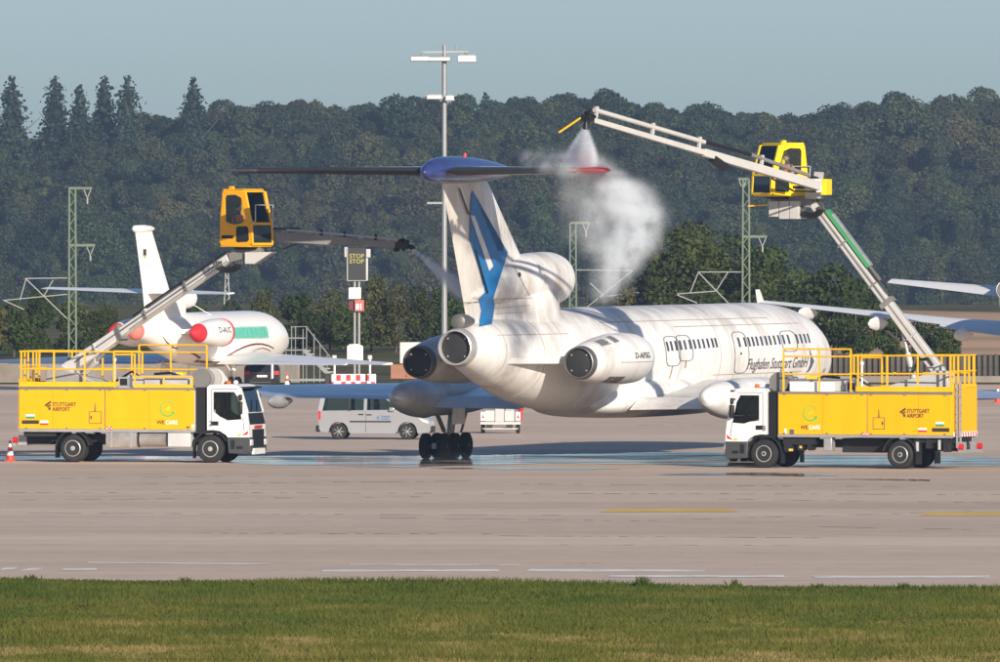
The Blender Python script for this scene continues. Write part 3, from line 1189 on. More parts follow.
for i, (px, d, cm, ht, s, lab) in enumerate(left_trees):
    tree(cm, at_ground(px, d), ht, 0.15, lab, 540 + i, 'trees beyond the apron', s * 0.66)

# ================================================================ THE AIRLINER
TH = R(18.5)
SN, CS = math.sin(TH), math.cos(TH)
G0 = Vector(((599 - 500) / F * 530.5, 530.5, 0))


def streak_white(name, base, dirt, amt):
    "weathered paint: dark run-off streaks down the sides, soot and rust"
    m = bpy.data.materials.new(name)
    m.use_nodes = True
    t = m.node_tree
    b = t.nodes['Principled BSDF']
    b.inputs['Roughness'].default_value = 0.42
    tc = node(t, 'ShaderNodeTexCoord')
    mp = node(t, 'ShaderNodeMapping')
    mp.inputs['Scale'].default_value = (1.3, 0.6, 0.42)
    t.links.new(tc.outputs['Object'], mp.inputs[0])
    n1 = node(t, 'ShaderNodeTexNoise')
    n1.inputs['Scale'].default_value = 1.3
    n1.inputs['Detail'].default_value = 9
    n1.inputs['Roughness'].default_value = 0.7
    t.links.new(mp.outputs[0], n1.inputs['Vector'])
    n2 = node(t, 'ShaderNodeTexNoise')
    n2.inputs['Scale'].default_value = 0.45
    n2.inputs['Detail'].default_value = 6
    t.links.new(tc.outputs['Object'], n2.inputs['Vector'])
    ad = node(t, 'ShaderNodeMath', operation='MULTIPLY')
    t.links.new(n1.outputs[0], ad.inputs[0])
    t.links.new(n2.outputs[0], ad.inputs[1])
    # grime gathers on the crown of the fuselage
    sx = node(t, 'ShaderNodeSeparateXYZ')
    t.links.new(tc.outputs['Object'], sx.inputs[0])
    rz = node(t, 'ShaderNodeMapRange')
    rz.inputs[1].default_value, rz.inputs[2].default_value = 4.5, 5.4
    rz.inputs[3].default_value, rz.inputs[4].default_value = 0.0, 0.07
    t.links.new(sx.outputs[2], rz.inputs[0])
    a2 = node(t, 'ShaderNodeMath', operation='ADD')
    t.links.new(ad.outputs[0], a2.inputs[0])
    t.links.new(rz.outputs[0], a2.inputs[1])
    r = node(t, 'ShaderNodeMapRange')
    r.inputs[1].default_value, r.inputs[2].default_value = 0.23, 0.42
    r.inputs[3].default_value, r.inputs[4].default_value = 0.0, amt
    t.links.new(a2.outputs[0], r.inputs[0])
    mx = node(t, 'ShaderNodeMix', data_type='RGBA')
    mx.inputs['A'].default_value = (*base, 1)
    mx.inputs['B'].default_value = (*dirt, 1)
    t.links.new(r.outputs[0], mx.inputs['Factor'])
    # fine speckle
    n4 = node(t, 'ShaderNodeTexNoise')
    n4.inputs['Scale'].default_value = 7
    n4.inputs['Detail'].default_value = 6
    t.links.new(tc.outputs['Object'], n4.inputs['Vector'])
    r4 = node(t, 'ShaderNodeMapRange')
    r4.inputs[1].default_value, r4.inputs[2].default_value = 0.3, 0.7
    r4.inputs[3].default_value, r4.inputs[4].default_value = 0.94, 1.03
    t.links.new(n4.outputs[0], r4.inputs[0])
    vs = node(t, 'ShaderNodeVectorMath', operation='SCALE')
    t.links.new(mx.outputs['Result'], vs.inputs[0])
    t.links.new(r4.outputs[0], vs.inputs['Scale'])
    t.links.new(vs.outputs[0], b.inputs['Base Color'])
    bp = node(t, 'ShaderNodeBump')
    bp.inputs['Strength'].default_value = 0.12
    bp.inputs['Distance'].default_value = 0.03
    n5 = node(t, 'ShaderNodeTexNoise')
    n5.inputs['Scale'].default_value = 0.9
    t.links.new(tc.outputs['Object'], n5.inputs['Vector'])
    t.links.new(n5.outputs[0], bp.inputs['Height'])
    t.links.new(bp.outputs[0], b.inputs['Normal'])
    return m


ACW = streak_white('airliner_white', (0.79, 0.77, 0.745), (0.27, 0.215, 0.165), 0.58)
ACG = mat('airliner_metal', (0.60, 0.59, 0.58), 0.28, metal=0.5, var=0.15, tint=(.2, .17, .14), tint_amt=.4, tint_scale=.6)
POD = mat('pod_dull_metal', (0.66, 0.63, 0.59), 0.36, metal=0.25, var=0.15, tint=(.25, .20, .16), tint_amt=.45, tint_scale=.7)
ACD = mat('airliner_dark_metal', (0.14, 0.135, 0.13), 0.45, metal=0.4, var=0.25)
ACB = mat('airliner_blue', (0.012, 0.17, 0.43), 0.45, var=0.08, scale=3, tint=(0.03, .05, .09), tint_amt=.35, tint_scale=1.2)
ACN = mat('airliner_navy', (0.030, 0.045, 0.16), 0.25, var=0.2, scale=2, coat=.3)
SOOT = mat('tailplane_soot', (0.030, 0.027, 0.026), 0.7, var=0.4, scale=5, stretch=(1, 6, 1))
COVER = mat('engine_cover_grey', (0.016, 0.016, 0.017), 0.6, var=0.25, scale=5, bump=.5, bscale=5)
SEAM = mat('panel_seam', (0.34, 0.29, 0.25), 0.7, var=0.3, scale=3)
PANE = mat('cabin_window_dark', (0.045, 0.043, 0.042), 0.25, var=0.2)

ac = thing('airliner', G0, math.pi / 2 - TH, 'weathered white three-engined airliner with blue tail emblem being sprayed', 'airliner')


def a_on(px, b, d_iter=True):
    "distance along the axis of the point at photo column px lying b to starboard"
    t = (px - 500) / F
    return (t * (G0.y - b * SN) - G0.x - b * CS) / (SN - t * CS)


def z_on(py, a, b):
    d = G0.y + a * CS - b * SN
    return H - (py - HZ) / F * d


def L(a, b, z):
    return (a, -b, z)


# --- fuselage
FUS = [(-15.9, 4.22, .66), (-15.2, 4.19, .77), (-14.2, 4.13, .93), (-13, 4.03, 1.12), (-11.5, 3.92, 1.34), (-10, 3.82, 1.53), (-7.5, 3.71, 1.75), (-5, 3.65, 1.86), (-2, 3.63, 1.9), (6, 3.63, 1.9),
       (14, 3.63, 1.9), (18, 3.63, 1.9), (20, 3.61, 1.86), (22, 3.55, 1.72), (23.5, 3.46, 1.48), (24.7, 3.35, 1.15), (25.5, 3.27, .80), (26.0, 3.22, .45), (26.2, 3.20, .05)]
FI = catmull(FUS, 5)
FA = np.array([q[0] for q in FI])
FZ = np.array([q[1] for q in FI])
FR = np.array([q[2] for q in FI])


def fus(a):
    return float(np.interp(a, FA, FZ)), float(np.interp(a, FA, FR))


def side_b(a, z):
    zc, r = fus(a)
    return math.sqrt(max(r * r - (z - zc) ** 2, 0.0))


def on_side(px, py):
    "fuselage point (a, z) at the photo pixel, starboard side"
    b = 1.8
    z = 3.6
    for _ in range(12):
        a = a_on(px, b)
        z = z_on(py, a, b)
        b = side_b(a, z)
    return a, z


def skin(a, z, off=0.012):
    zc, r = fus(a)
    b = side_b(a, z)
    k = (r + off) / r
    return L(a, b * k, zc + (z - zc) * k)


NS = 56
rings = []
for a, zc, r in FI:
    rings.append([L(a, r * math.cos(2 * math.pi * i / NS), zc + r * math.sin(2 * math.pi * i / NS)) for i in range(NS)])
MB().loft(rings).build('fuselage', ACW, ac, 40)

# ring seams, drawn where frames meet
for a0 in (-13.6, -10.6, 8.6):
    zc, r = fus(a0)
    mb = MB()
    rr = []
    for da, k in ((-.022, .998), (-.022, 1.0035), (.022, 1.0035), (.022, .998)):
        rr.append([L(a0 + da, r * k * math.cos(2 * math.pi * i / NS), zc + r * k * math.sin(2 * math.pi * i / NS)) for i in range(NS)])
    mb.loft(rr, False).build('panel_seam', SEAM, ac)
# long seams along the side
for z0, a0, a1 in ((4.98, -4, 16), (4.62, -14, -8), (2.95, 8, 19), (4.75, 4, 19.5)):
    mb = MB()
    n = 30
    pts = []
    for i in range(n + 1):
        a = a0 + (a1 - a0) * i / n
        pts += [skin(a, z0, .007), skin(a, z0 + .022, .007)]
    mb.add(pts, [(2 * i, 2 * i + 1, 2 * i + 3, 2 * i + 2) for i in range(n)]).build('panel_seam', SEAM, ac)


def patch(name, a0, a1, z0, z1, m, off=0.012, slant=0.0, n=3):
    mb = MB()
    pts = []
    for j in range(n + 1):
        z = z0 + (z1 - z0) * j / n
        for a in (a0, a1):
            pts.append(skin(a + slant * (z - z0), z, off))
    return mb.add(pts, [(2 * j, 2 * j + 1, 2 * j + 3, 2 * j + 2) for j in range(n)]).build(name, m, ac)


def oval(name, px0, px1, py0, py1, m, thick_px=1.0):
    "rounded door outline as a thin raised ring"
    a0, z0 = on_side(px0, py1)
    a1, z1 = on_side(px1, py0)
    ca, cz = (a0 + a1) / 2, (z0 + z1) / 2
    ha, hz = abs(a1 - a0) / 2, abs(z1 - z0) / 2
    mb = MB()
    n = 36
    pts = []
    for i in range(n):
        t = 2 * math.pi * i / n
        ex = 0.45
        cx, cy = math.copysign(abs(math.cos(t)) ** ex, math.cos(t)), math.copysign(abs(math.sin(t)) ** ex, math.sin(t))
        for k in (1.0, 0.0):
            pts.append(skin(ca + cx * (ha - .06 * (1 - k)), cz + cy * (hz - .022 * (1 - k)), .014))
    mb.add(pts, [(2 * i, 2 * i + 1, 2 * ((i + 1) % n) + 1, 2 * ((i + 1) % n)) for i in range(n)])
    return mb.build(name, m, ac)


# cabin windows, one by one, at the photo's columns
wins = [(667.5, 346.5), (671.5, 346), (676, 345.7), (680.5, 345.2), (685, 344.9), (690, 344.5), (694.5, 344.2), (699, 343.9), (703.5, 343.6), (708, 343.2), (712.5, 342.9), (716, 342.6),
        (739, 342.3), (745, 342), (749, 341.8), (753, 341.5), (757, 341.2), (761.5, 341), (766, 340.7), (770, 340.4), (774.5, 340.1), (779, 339.8), (783.5, 339.5), (788.5, 339.3), (797, 338.9), (801, 338.7), (805, 338.5), (808.5, 338.3)]
for px, py in wins:
    a, z = on_side(px, py)
    patch('cabin_window', a - .115, a + .115, z - .17, z + .17, PANE, .012, 0.0)
for d_ in ((665.5, 676, 336, 366.5), (678.5, 688.5, 335, 361.5), (732, 743.5, 331.5, 373.5), (783, 793, 330.5, 352)):
    oval('door_outline', *d_, INKG)
# lettering and bird emblem on the side
a0, z0 = on_side(746, 370)
a1, z1 = on_side(807, 366)
vs, fs = text_uv('Flughafen Stuttgart GmbH', 0.8, 0.22, 1.0, 0.004, 0.12)
wu = max(v[0] for v in vs)
k = (a1 - a0) / wu
zt = z0 + .02
for vs, fs in word_split(vs, fs, .1):
    MB().add([skin(a0 + u * k, zt + v * .72, .016) for u, v in vs], fs).build('lettering', INKG, ac)
bird = [(808.5, 347), (811.5, 356), (814, 361), (811.5, 367), (808.5, 371.5), (805.5, 372.5), (808, 369.5), (810, 364), (810.2, 357)]
bp_ = [on_side(*q) for q in bird]
vs, fs = grid_poly(bp_, 0.12)
MB().add([skin(u, v, .016) for u, v in vs], fs).build('bird_emblem', mat('emblem_blue_grey', (0.06, 0.10, 0.16), .5), ac)
a0, z0 = on_side(822, 372.5)
vs, fs = text_uv('307', 0.2, 0.1, 1.6, 0.0)
MB().add([skin(a0 + u, z0 + v, .016) for u, v in vs], fs).build('lettering', INKG, ac)
# rust runs below the doors
for px, py0, py1 in ((672.5, 366, 398), (686, 361, 368)):
    a0, z0 = on_side(px, py0)
    a1, z1 = on_side(px + .5, py1)
    patch('rust_streak', a0 - .06, a0 + .05, z1, z0, STREAK, .01, 0, 5)
for px, py in ((741, 353.5),):
    a0, z0 = on_side(px, py)
    patch('door_lock', a0 - .08, a0 + .08, z0 - .04, z0 + .04, INK, .016)

# --- belly fairing and wing roots
fair = []
for a, hw, zb, zt in catmull([(-4.2, .6, 2.0, 2.3), (-3.2, 1.55, 1.66, 2.6), (-1, 2.1, 1.52, 2.95), (3, 2.3, 1.48, 3.05), (8, 2.2, 1.5, 2.9), (11, 1.8, 1.6, 2.6), (12.6, .7, 1.75, 2.3)], 4):
    zc, hz = (zb + zt) / 2, (zt - zb) / 2
    fair.append([L(a, hw * math.copysign(abs(math.cos(t)) ** .7, math.cos(t)), zc + hz * math.copysign(abs(math.sin(t)) ** .7, math.sin(t))) for t in [2 * math.pi * i / 28 for i in range(28)]])
MB().loft(fair).build('belly_fairing', ACW, ac, 50)

AIR = [(0.0, 0.0), (.012, .32), (.05, .62), (.15, .92), (.30, 1.0), (.5, .86), (.7, .56), (.88, .24), (1.0, .02)]


def wing_rings(secs, side):
    "secs: (b, a_le, a_te, z, half-thickness, incidence)"
    out = []
    for b, le, te, z, h, inc in secs:
        r = []
        up = [(u, v) for u, v in AIR]
        lo = [(u, -v * .75) for u, v in AIR[1:-1]][::-1]
        for u, v in up + lo:
            a = le + (te - le) * u
            r.append(L(a, side * b, z + v * h + (a - (le + te) / 2) * math.tan(R(inc))))
        out.append(r)
    return out


WING = [(1.5, 10.2, -1.6, 2.25, .45, 2.0), (5.85, 5.6, -2.0, 2.38, .28, 2.0), (12, .9, -4.3, 2.42, .19, 1.8), (18.7, -4.2, -6.5, 2.40, .10, 1.5)]
for sd in (1, -1):
    MB().loft(wing_rings(WING, sd)).build('wing', ACG, ac, 50)
    # white-painted flap along the inner trailing edge
    fl = [(2.1, -1.2, -2.9, 2.02, .16, 12), (5.2, -1.7, -3.2, 2.06, .14, 12)]
    MB().loft(wing_rings(fl, sd)).build('flap', ACW, ac, 50)
    fl = [(6.6, -1.9, -3.3, 2.24, .09, 4), (12.2, -4.1, -5.3, 2.32, .07, 4)]
    MB().loft(wing_rings(fl, sd)).build('flap', ACG, ac, 50)
    # landing-gear pod behind the wing
    pod = [(-5.7, .05), (-5.5, .28), (-5.0, .46), (-4.2, .60), (-3.0, .68), (-1, .70), (2, .66), (4.5, .48), (6.0, .22), (6.6, .03)]
    pr = []
    for a, r in catmull(pod, 4):
        pr.append([L(a, sd * 5.85 + r * math.cos(t), 2.28 - .03 * (a + 5) * (a < -2) + r * 1.02 * math.sin(t)) for t in [2 * math.pi * i / 28 for i in range(28)]])
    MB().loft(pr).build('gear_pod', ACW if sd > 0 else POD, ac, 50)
    # flap-track fairings
    for b, a0, ln in ((10.6, -5.9, 2.6), (14.6, -6.9, 2.4)):
        pr = []
        for q, r in catmull([(0, .03), (.25, .16), (.9, .26), (1.7, .24), (ln, .04)], 3):
            pr.append([L(a0 + q, sd * b + r * .7 * math.cos(t), 2.12 + r * math.sin(t)) for t in [2 * math.pi * i / 14 for i in range(14)]])
        MB().loft(pr).build('flap_track_fairing', ACG, ac, 60)
    # main gear: strut and a bogie of six wheels
    MB().cyl(L(.4, sd * 5.85, .5), L(.9, sd * 5.85, 2.2), .13, .17, 14).cyl(L(-.2, sd * 5.85, 1.0), L(-1.6, sd * 5.85, 2.1), .08, .08, 10).bar(L(1.35, sd * 5.85, .47), L(-1.35, sd * 5.85, .47), .18, .2).cyl(L(1.0, sd * 5.6, .95), L(1.9, sd * 5.6, 2.0), .05, .05, 8).build('gear_strut', STEEL, ac)
    MB().box(-.9, .5, -sd * 5.3 - .02, -sd * 5.3 + .02, 1.25, 1.95).build('gear_door', ACG, ac)
    for ax_ in (-1.25, 0, 1.25):
        for wb in (-.34, .34):
            c = L(ax_, sd * 5.85 + wb, .47)
            wh = MB().lathe([(-.14, .24), (-.15, .38), (-.11, .455), (0, .47), (.11, .455), (.15, .38), (.14, .24)], c, (0, 1, 0), 24).build('wheel', RUBBER, ac)
            MB().lathe([(-.145, .05), (-.125, .10), (-.135, .23), (.135, .23), (.125, .10), (.145, .05)], c, (0, 1, 0), 16).build('hub', ACD, wh)
# nose gear
MB().cyl(L(19.6, 0, .4), L(19.6, 0, 2.2), .11, .13, 12).build('gear_strut', STEEL, ac)
for wb in (-.27, .27):
    MB().lathe([(-.11, .2), (-.12, .33), (-.08, .395), (.08, .395), (.12, .33), (.11, .2)], L(19.6, wb, .4), (0, 1, 0), 20).build('wheel', RUBBER, ac)

# --- side engines
NZ = 3.74
for sd in (1, -1):
    prof = [(-11.25, .56), (-10.9, .645), (-10.2, .74), (-9.2, .83), (-8.0, .895), (-6.6, .92), (-5.7, .885), (-5.2, .80), (-5.08, .70), (-5.25, .62), (-6.2, .58)]
    rr = [[L(a, sd * 3.0 + r * math.cos(t), NZ - (.10 * max(0, (-8 - a)) / 3.2) + r * math.sin(t)) for t in [2 * math.pi * i / 40 for i in range(40)]] for a, r in prof]
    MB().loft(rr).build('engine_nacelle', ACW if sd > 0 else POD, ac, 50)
    zc = NZ - .10
    ex = MB()
    ex.lathe([(.06, .50), (-.26, .50), (-.30, .525), (-.28, .56), (-.1, .585), (.08, .60)], L(-11.25, sd * 3.0, zc), (1, 0, 0), 40, False)
    ex.build('exhaust_ring', ACD, ac)
    cv = MB().lathe([(-.12, .44), (-.10, .495), (.02, .495)], L(-11.3, sd * 3.0, zc), (1, 0, 0), 36).build('exhaust_cover', COVER, ac)
    for k_ in range(4):
        t = math.pi / 4 + k_ * math.pi / 2
        MB().cyl(L(-11.45, sd * 3.0 + .39 * math.cos(t), zc + .39 * math.sin(t)), L(-11.40, sd * 3.0 + .39 * math.cos(t), zc + .39 * math.sin(t)), .03, .03, 8).build('bolt', STEEL, cv)
    # pylon
    py_ = [(-5.9, 1.5), (-5.9, 2.5), (-10.6, 2.5), (-13.6, .85), (-9, 1.2)]
    MB().prism(py_, lambda u, v, t: L(u, sd * v, 3.72 + t), -.13, .13).build('pylon', ACW, ac, bevel=.05)
    # dark vents on the nacelle
    if sd > 0:
        for ang, a0_, a1_ in ((R(62), -10.3, -8.6), (R(-58), -9.7, -8.1)):
            pts = []
            for i in range(5):
                t = ang + (i - 2) * R(7)
                for a in (a0_, a1_):
                    r = float(np.interp(a, [p[0] for p in prof[:8]], [p[1] for p in prof[:8]])) + .012
                    pts.append(L(a, 3.0 + r * math.cos(t), NZ - (.10 * max(0, (-8 - a)) / 3.2) + r * math.sin(t)))
            MB().add(pts, [(2 * i, 2 * i + 1, 2 * i + 3, 2 * i + 2) for i in range(4)]).build('vent_panel', BOOMD, ac)
        # registration
        vs, fs = text_uv('D-AFSG', 0.30, 0.0, 1.45, 0.004, 0.08)
        def nac(u, v):
            a = -7.75 + u * 1.15
            r = float(np.interp(a, [p[0] for p in prof[:8]], [p[1] for p in prof[:8]])) + .014
            t = .02 + v / r
            return L(a, 3.0 + r * math.cos(t), NZ + r * math.sin(t))
        MB().add([nac(u, v) for u, v in vs], fs).build('lettering', INK, ac)
        pts = []
        for i in range(13):
            a = -9.2 + i * .3
            r = float(np.interp(a, [p[0] for p in prof[:8]], [p[1] for p in prof[:8]])) + .012
            for t in (-.14, -.115):
                pts.append(L(a, 3.0 + r * math.cos(t), NZ + r * math.sin(t)))
        MB().add(pts, [(2 * i, 2 * i + 1, 2 * i + 3, 2 * i + 2) for i in range(12)]).build('panel_seam', SEAM, ac)

# --- centre engine exhaust and auxiliary exhaust above it
ex = MB().lathe([(.04, .56), (-.34, .56), (-.38, .585), (-.36, .62), (-.1, .66), (.10, .69)], L(-15.95, 0, 4.22), (1, 0, 0), 40, False).build('exhaust_ring', ACG, ac)
cv = MB().lathe([(-.15, .48), (-.13, .555), (.02, .555)], L(-15.95, 0, 4.22), (1, 0, 0), 36).build('exhaust_cover', COVER, ac)
for k_ in range(4):
    t = math.pi / 4 + k_ * math.pi / 2
    MB().cyl(L(-16.13, .44 * math.cos(t), 4.22 + .44 * math.sin(t)), L(-16.06, .44 * math.cos(t), 4.22 + .44 * math.sin(t)), .03, .03, 8).build('bolt', STEEL, cv)
MB().lathe([(0, .17), (.05, .26), (.35, .29), (.9, .25), (1.6, .12)], L(-16.0, 0, 5.13), (1, 0, 0), 20).build('auxiliary_exhaust', ACD, ac)

# --- fin, rudder and blue emblem
DUCT = [(-14.6, 6.02, .10), (-13.4, 6.15, .36), (-12.0, 6.30, .64), (-10.4, 6.45, .85), (-8.8, 6.53, .94), (-7.2, 6.56, .97), (-6.0, 6.56, .97), (-5.5, 6.56, .91)]
FINS = [(5.0, -14.9, -6.0, .30), (5.8, -15.35, -7.0, .27), (7.4, -16.2, -9.0, .22), (9.0, -17.1, -11.25, .18), (10.15, -17.75, -12.85, .15)]


def fin_ends(z):
    zz = [f_[0] for f_ in FINS]
    return [float(np.interp(z, zz, [f_[k_] for f_ in FINS])) for k_ in (1, 2, 3)]


def fin_b(a, z):
    te, le, h = fin_ends(z)
    u = min(max((le - a) / (le - te), 0), 1)
    return h * float(np.interp(u, [q[0] for q in AIR], [q[1] for q in AIR]))


def fin_ring(z, u0, u1):
    te, le, h = fin_ends(z)
    us = [u0 + (u1 - u0) * i / 12 for i in range(13)]
    f_ = lambda u: float(np.interp(u, [q[0] for q in AIR], [q[1] for q in AIR])) * h
    s_ = [L(le + (te - le) * u, f_(u), z) for u in us]
    p_ = [L(le + (te - le) * u, -f_(u), z) for u in us][::-1]
    return s_ + p_


zs = [5.0, 5.4, 5.8, 6.6, 7.4, 8.2, 9.0, 9.6, 10.15]
MB().loft([fin_ring(z, 0.0, .625) for z in zs]).build('fin', ACW, ac, 50)
RUDW = streak_white('rudder_white', (0.74, 0.71, 0.66), (0.40, 0.33, 0.26), 0.5)
MB().loft([fin_ring(z, .632, 1.0) for z in zs if z >= 5.8]).build('rudder', RUDW, ac, 50)
MB().loft([fin_ring(z, .629, 1.0) for z in (5.0, 5.4, 5.77)]).build('tail_fillet', ACW, ac, 50)


DI = catmull(DUCT, 4)


def tail_b(u, v):
    "how far the fin, intake, saddle or fuselage reaches to starboard at (u, v)"
    bb = fin_b(u, v)
    if v < 5.55:
        bb = max(bb, side_b(u, v))
    if -14.6 < u < -5.5:
        zc_, r_ = [float(np.interp(u, [q[0] for q in DI], [q[k_] for q in DI])) for k_ in (1, 2)]
        bb = max(bb, math.sqrt(max(r_ * r_ - (v - zc_) ** 2, 0)))
    if v < 6.4 and -12.5 < u < -6.3:
        bb = max(bb, float(np.interp(v, [4.95, 5.35, 5.8], [1.18, 1.05, .98])) * float(np.interp(u, [-12.6, -11.5, -10.5, -9.5, -8, -7.2], [.1, .46, .7, .84, .92, .86])))
    return bb


def fin_pt(px, py):
    b, z = .2, 7.0
    for _ in range(40):
        a = a_on(px, b)
        z = z_on(py, a, b)
        b = .6 * b + .4 * tail_b(a, z)
    return a, z


def fin_patch(name, poly, m, off):
    # cut the outline finely in the photo's frame, then lay every point on the tail's surface
    vs, fs = grid_poly(poly, 3.0)
    pts = []
    for u, v in vs:
        a, z = fin_pt(u, v)
        pts.append(L(a, tail_b(a, z) + off, z))
    return MB().add(pts, fs).build(name, m, ac, 60)


fin_patch('tail_emblem', [(471.6, 190), (496.9, 251), (507, 252.5), (492.6, 298), (494, 305), (491, 324), (478, 326.5), (480.8, 310), (478, 298.5), (484.4, 292), (478, 268), (469, 240), (469.3, 215), (470, 200)], ACB, .035)
fin_patch('emblem_stripe', [(469.0, 215), (473.4, 216), (492.0, 266), (488.0, 271)], ACW, .05)
for pl in ([(473, 250), (474.6, 249), (487, 293), (485.4, 294)], [(456.8, 188), (458.2, 188), (468, 214), (466.6, 215)]):
    fin_patch('rudder_actuator', pl, BLACK, .06)
for pl in ([(464, 304.6), (490, 296.8), (490, 297.6), (464, 305.4)], [(494, 299), (532, 297.6), (532, 298.4), (494, 299.8)], [(494, 308), (530, 305), (530, 305.6), (494, 308.8)],
           [(495, 313.5), (524, 312), (524, 312.6), (495, 314.1)], [(514, 266), (530, 296), (529.2, 296.4), (513.2, 266.4)]):
    fin_patch('panel_seam', pl, SEAM, .012)

# --- centre engine intake in front of the fin
rr = []
for a, zc, r in catmull(DUCT, 4):
    rr.append([L(a, r * math.cos(t), zc + r * math.sin(t)) for t in [2 * math.pi * i / 40 for i in range(40)]])
for a, r in ((-5.36, .82), (-5.5, .74), (-6.4, .68)):
    rr.append([L(a, r * math.cos(t), 6.56 + r * math.sin(t)) for t in [2 * math.pi * i / 40 for i in range(40)]])
MB().loft(rr).build('centre_intake', ACW, ac, 50)
sad = []
for a, hw, zt in catmull([(-12.6, .10, 6.2), (-11.5, .46, 6.3), (-10.5, .70, 6.4), (-9.5, .84, 6.45), (-8, .92, 6.5), (-7.2, .86, 6.5), (-6.6, .62, 6.45), (-6.3, .30, 6.4)], 3):
    sad.append([L(a, 1.18 * hw, 4.95), L(a, 1.05 * hw, 5.35), L(a, hw * .98, 5.8), L(a, hw * .97, zt), L(a, -hw * .97, zt), L(a, -hw * .98, 5.8), L(a, -1.05 * hw, 5.35), L(a, -1.18 * hw, 4.95)])
MB().loft(sad).build('intake_fairing', ACW, ac, 60)
MB().ell(L(-11.2, .70, 6.75), (.10, .05, .09)).build('vent', INK, ac)

# --- tailplane with bullet fairing
bl = []
for a, zc, ry, rz in catmull([(-19.7, 10.37, .03, .03), (-19.5, 10.38, .19, .19), (-18.9, 10.42, .36, .36), (-17.8, 10.46, .48, .46), (-15.5, 10.46, .50, .47), (-13, 10.44, .42, .38), (-11, 10.42, .26, .22), (-9.6, 10.40, .05, .05)], 4):
    bl.append([L(a, ry * math.cos(t), zc + rz * math.sin(t)) for t in [2 * math.pi * i / 28 for i in range(28)]])
MB().loft(bl).build('tail_bullet', ACN, ac, 50)
MB().cyl(L(-15.2, 0, 10.9), L(-15.2, 0, 11.06), .07, .05, 10).build('beacon', REDP, ac)
TP = [(.25, -13.0, -18.3, 10.40, .20, 0.0), (6.35, -18.6, -21.2, 10.44, .09, 0.0)]
for sd in (1, -1):
    MB().loft(wing_rings(TP, sd)).build('tailplane', ACG, ac, 50)
    # sooty elevator and a coloured tip
    el = [(.55, -17.15, -18.75, 10.40, .17, -1.5), (5.75 if sd > 0 else 6.5, -20.0, -21.15, 10.44, .12, -1.5)]
    MB().loft(wing_rings(el, sd)).build('elevator', SOOT, ac, 50)
    tp = []
    for b, le, te, h in ((5.78, -18.0, -21.3, .125), (6.5, -18.7, -21.45, .12), (6.82, -19.5, -21.3, .05), (6.86, -20, -21.0, .01)):
        tp += wing_rings([(b, le, te, 10.44, h, 0.0)], sd)
    MB().loft(tp).build('tailplane_tip', mat('tip_red', (.70, .06, .05), .5, var=.15) if sd > 0 else ACD, ac, 50)

# ================================================================ DE-ICING TRUCKS
def ring_prism(mb, outer, inner, fn, t0, t1):
    n = len(outer)
    pts = [fn(u, v, t) for t in (t0, t1) for u, v in list(outer) + list(inner)]
    fs = []
    for i in range(n):
        j = (i + 1) % n
        fs += [(i, j, n + j, n + i), (2 * n + i, 3 * n + i, 3 * n + j, 2 * n + j), (i, 2 * n + i, 2 * n + j, j), (n + i, n + j, 3 * n + j, 3 * n + i)]
    return mb.add(pts, fs)


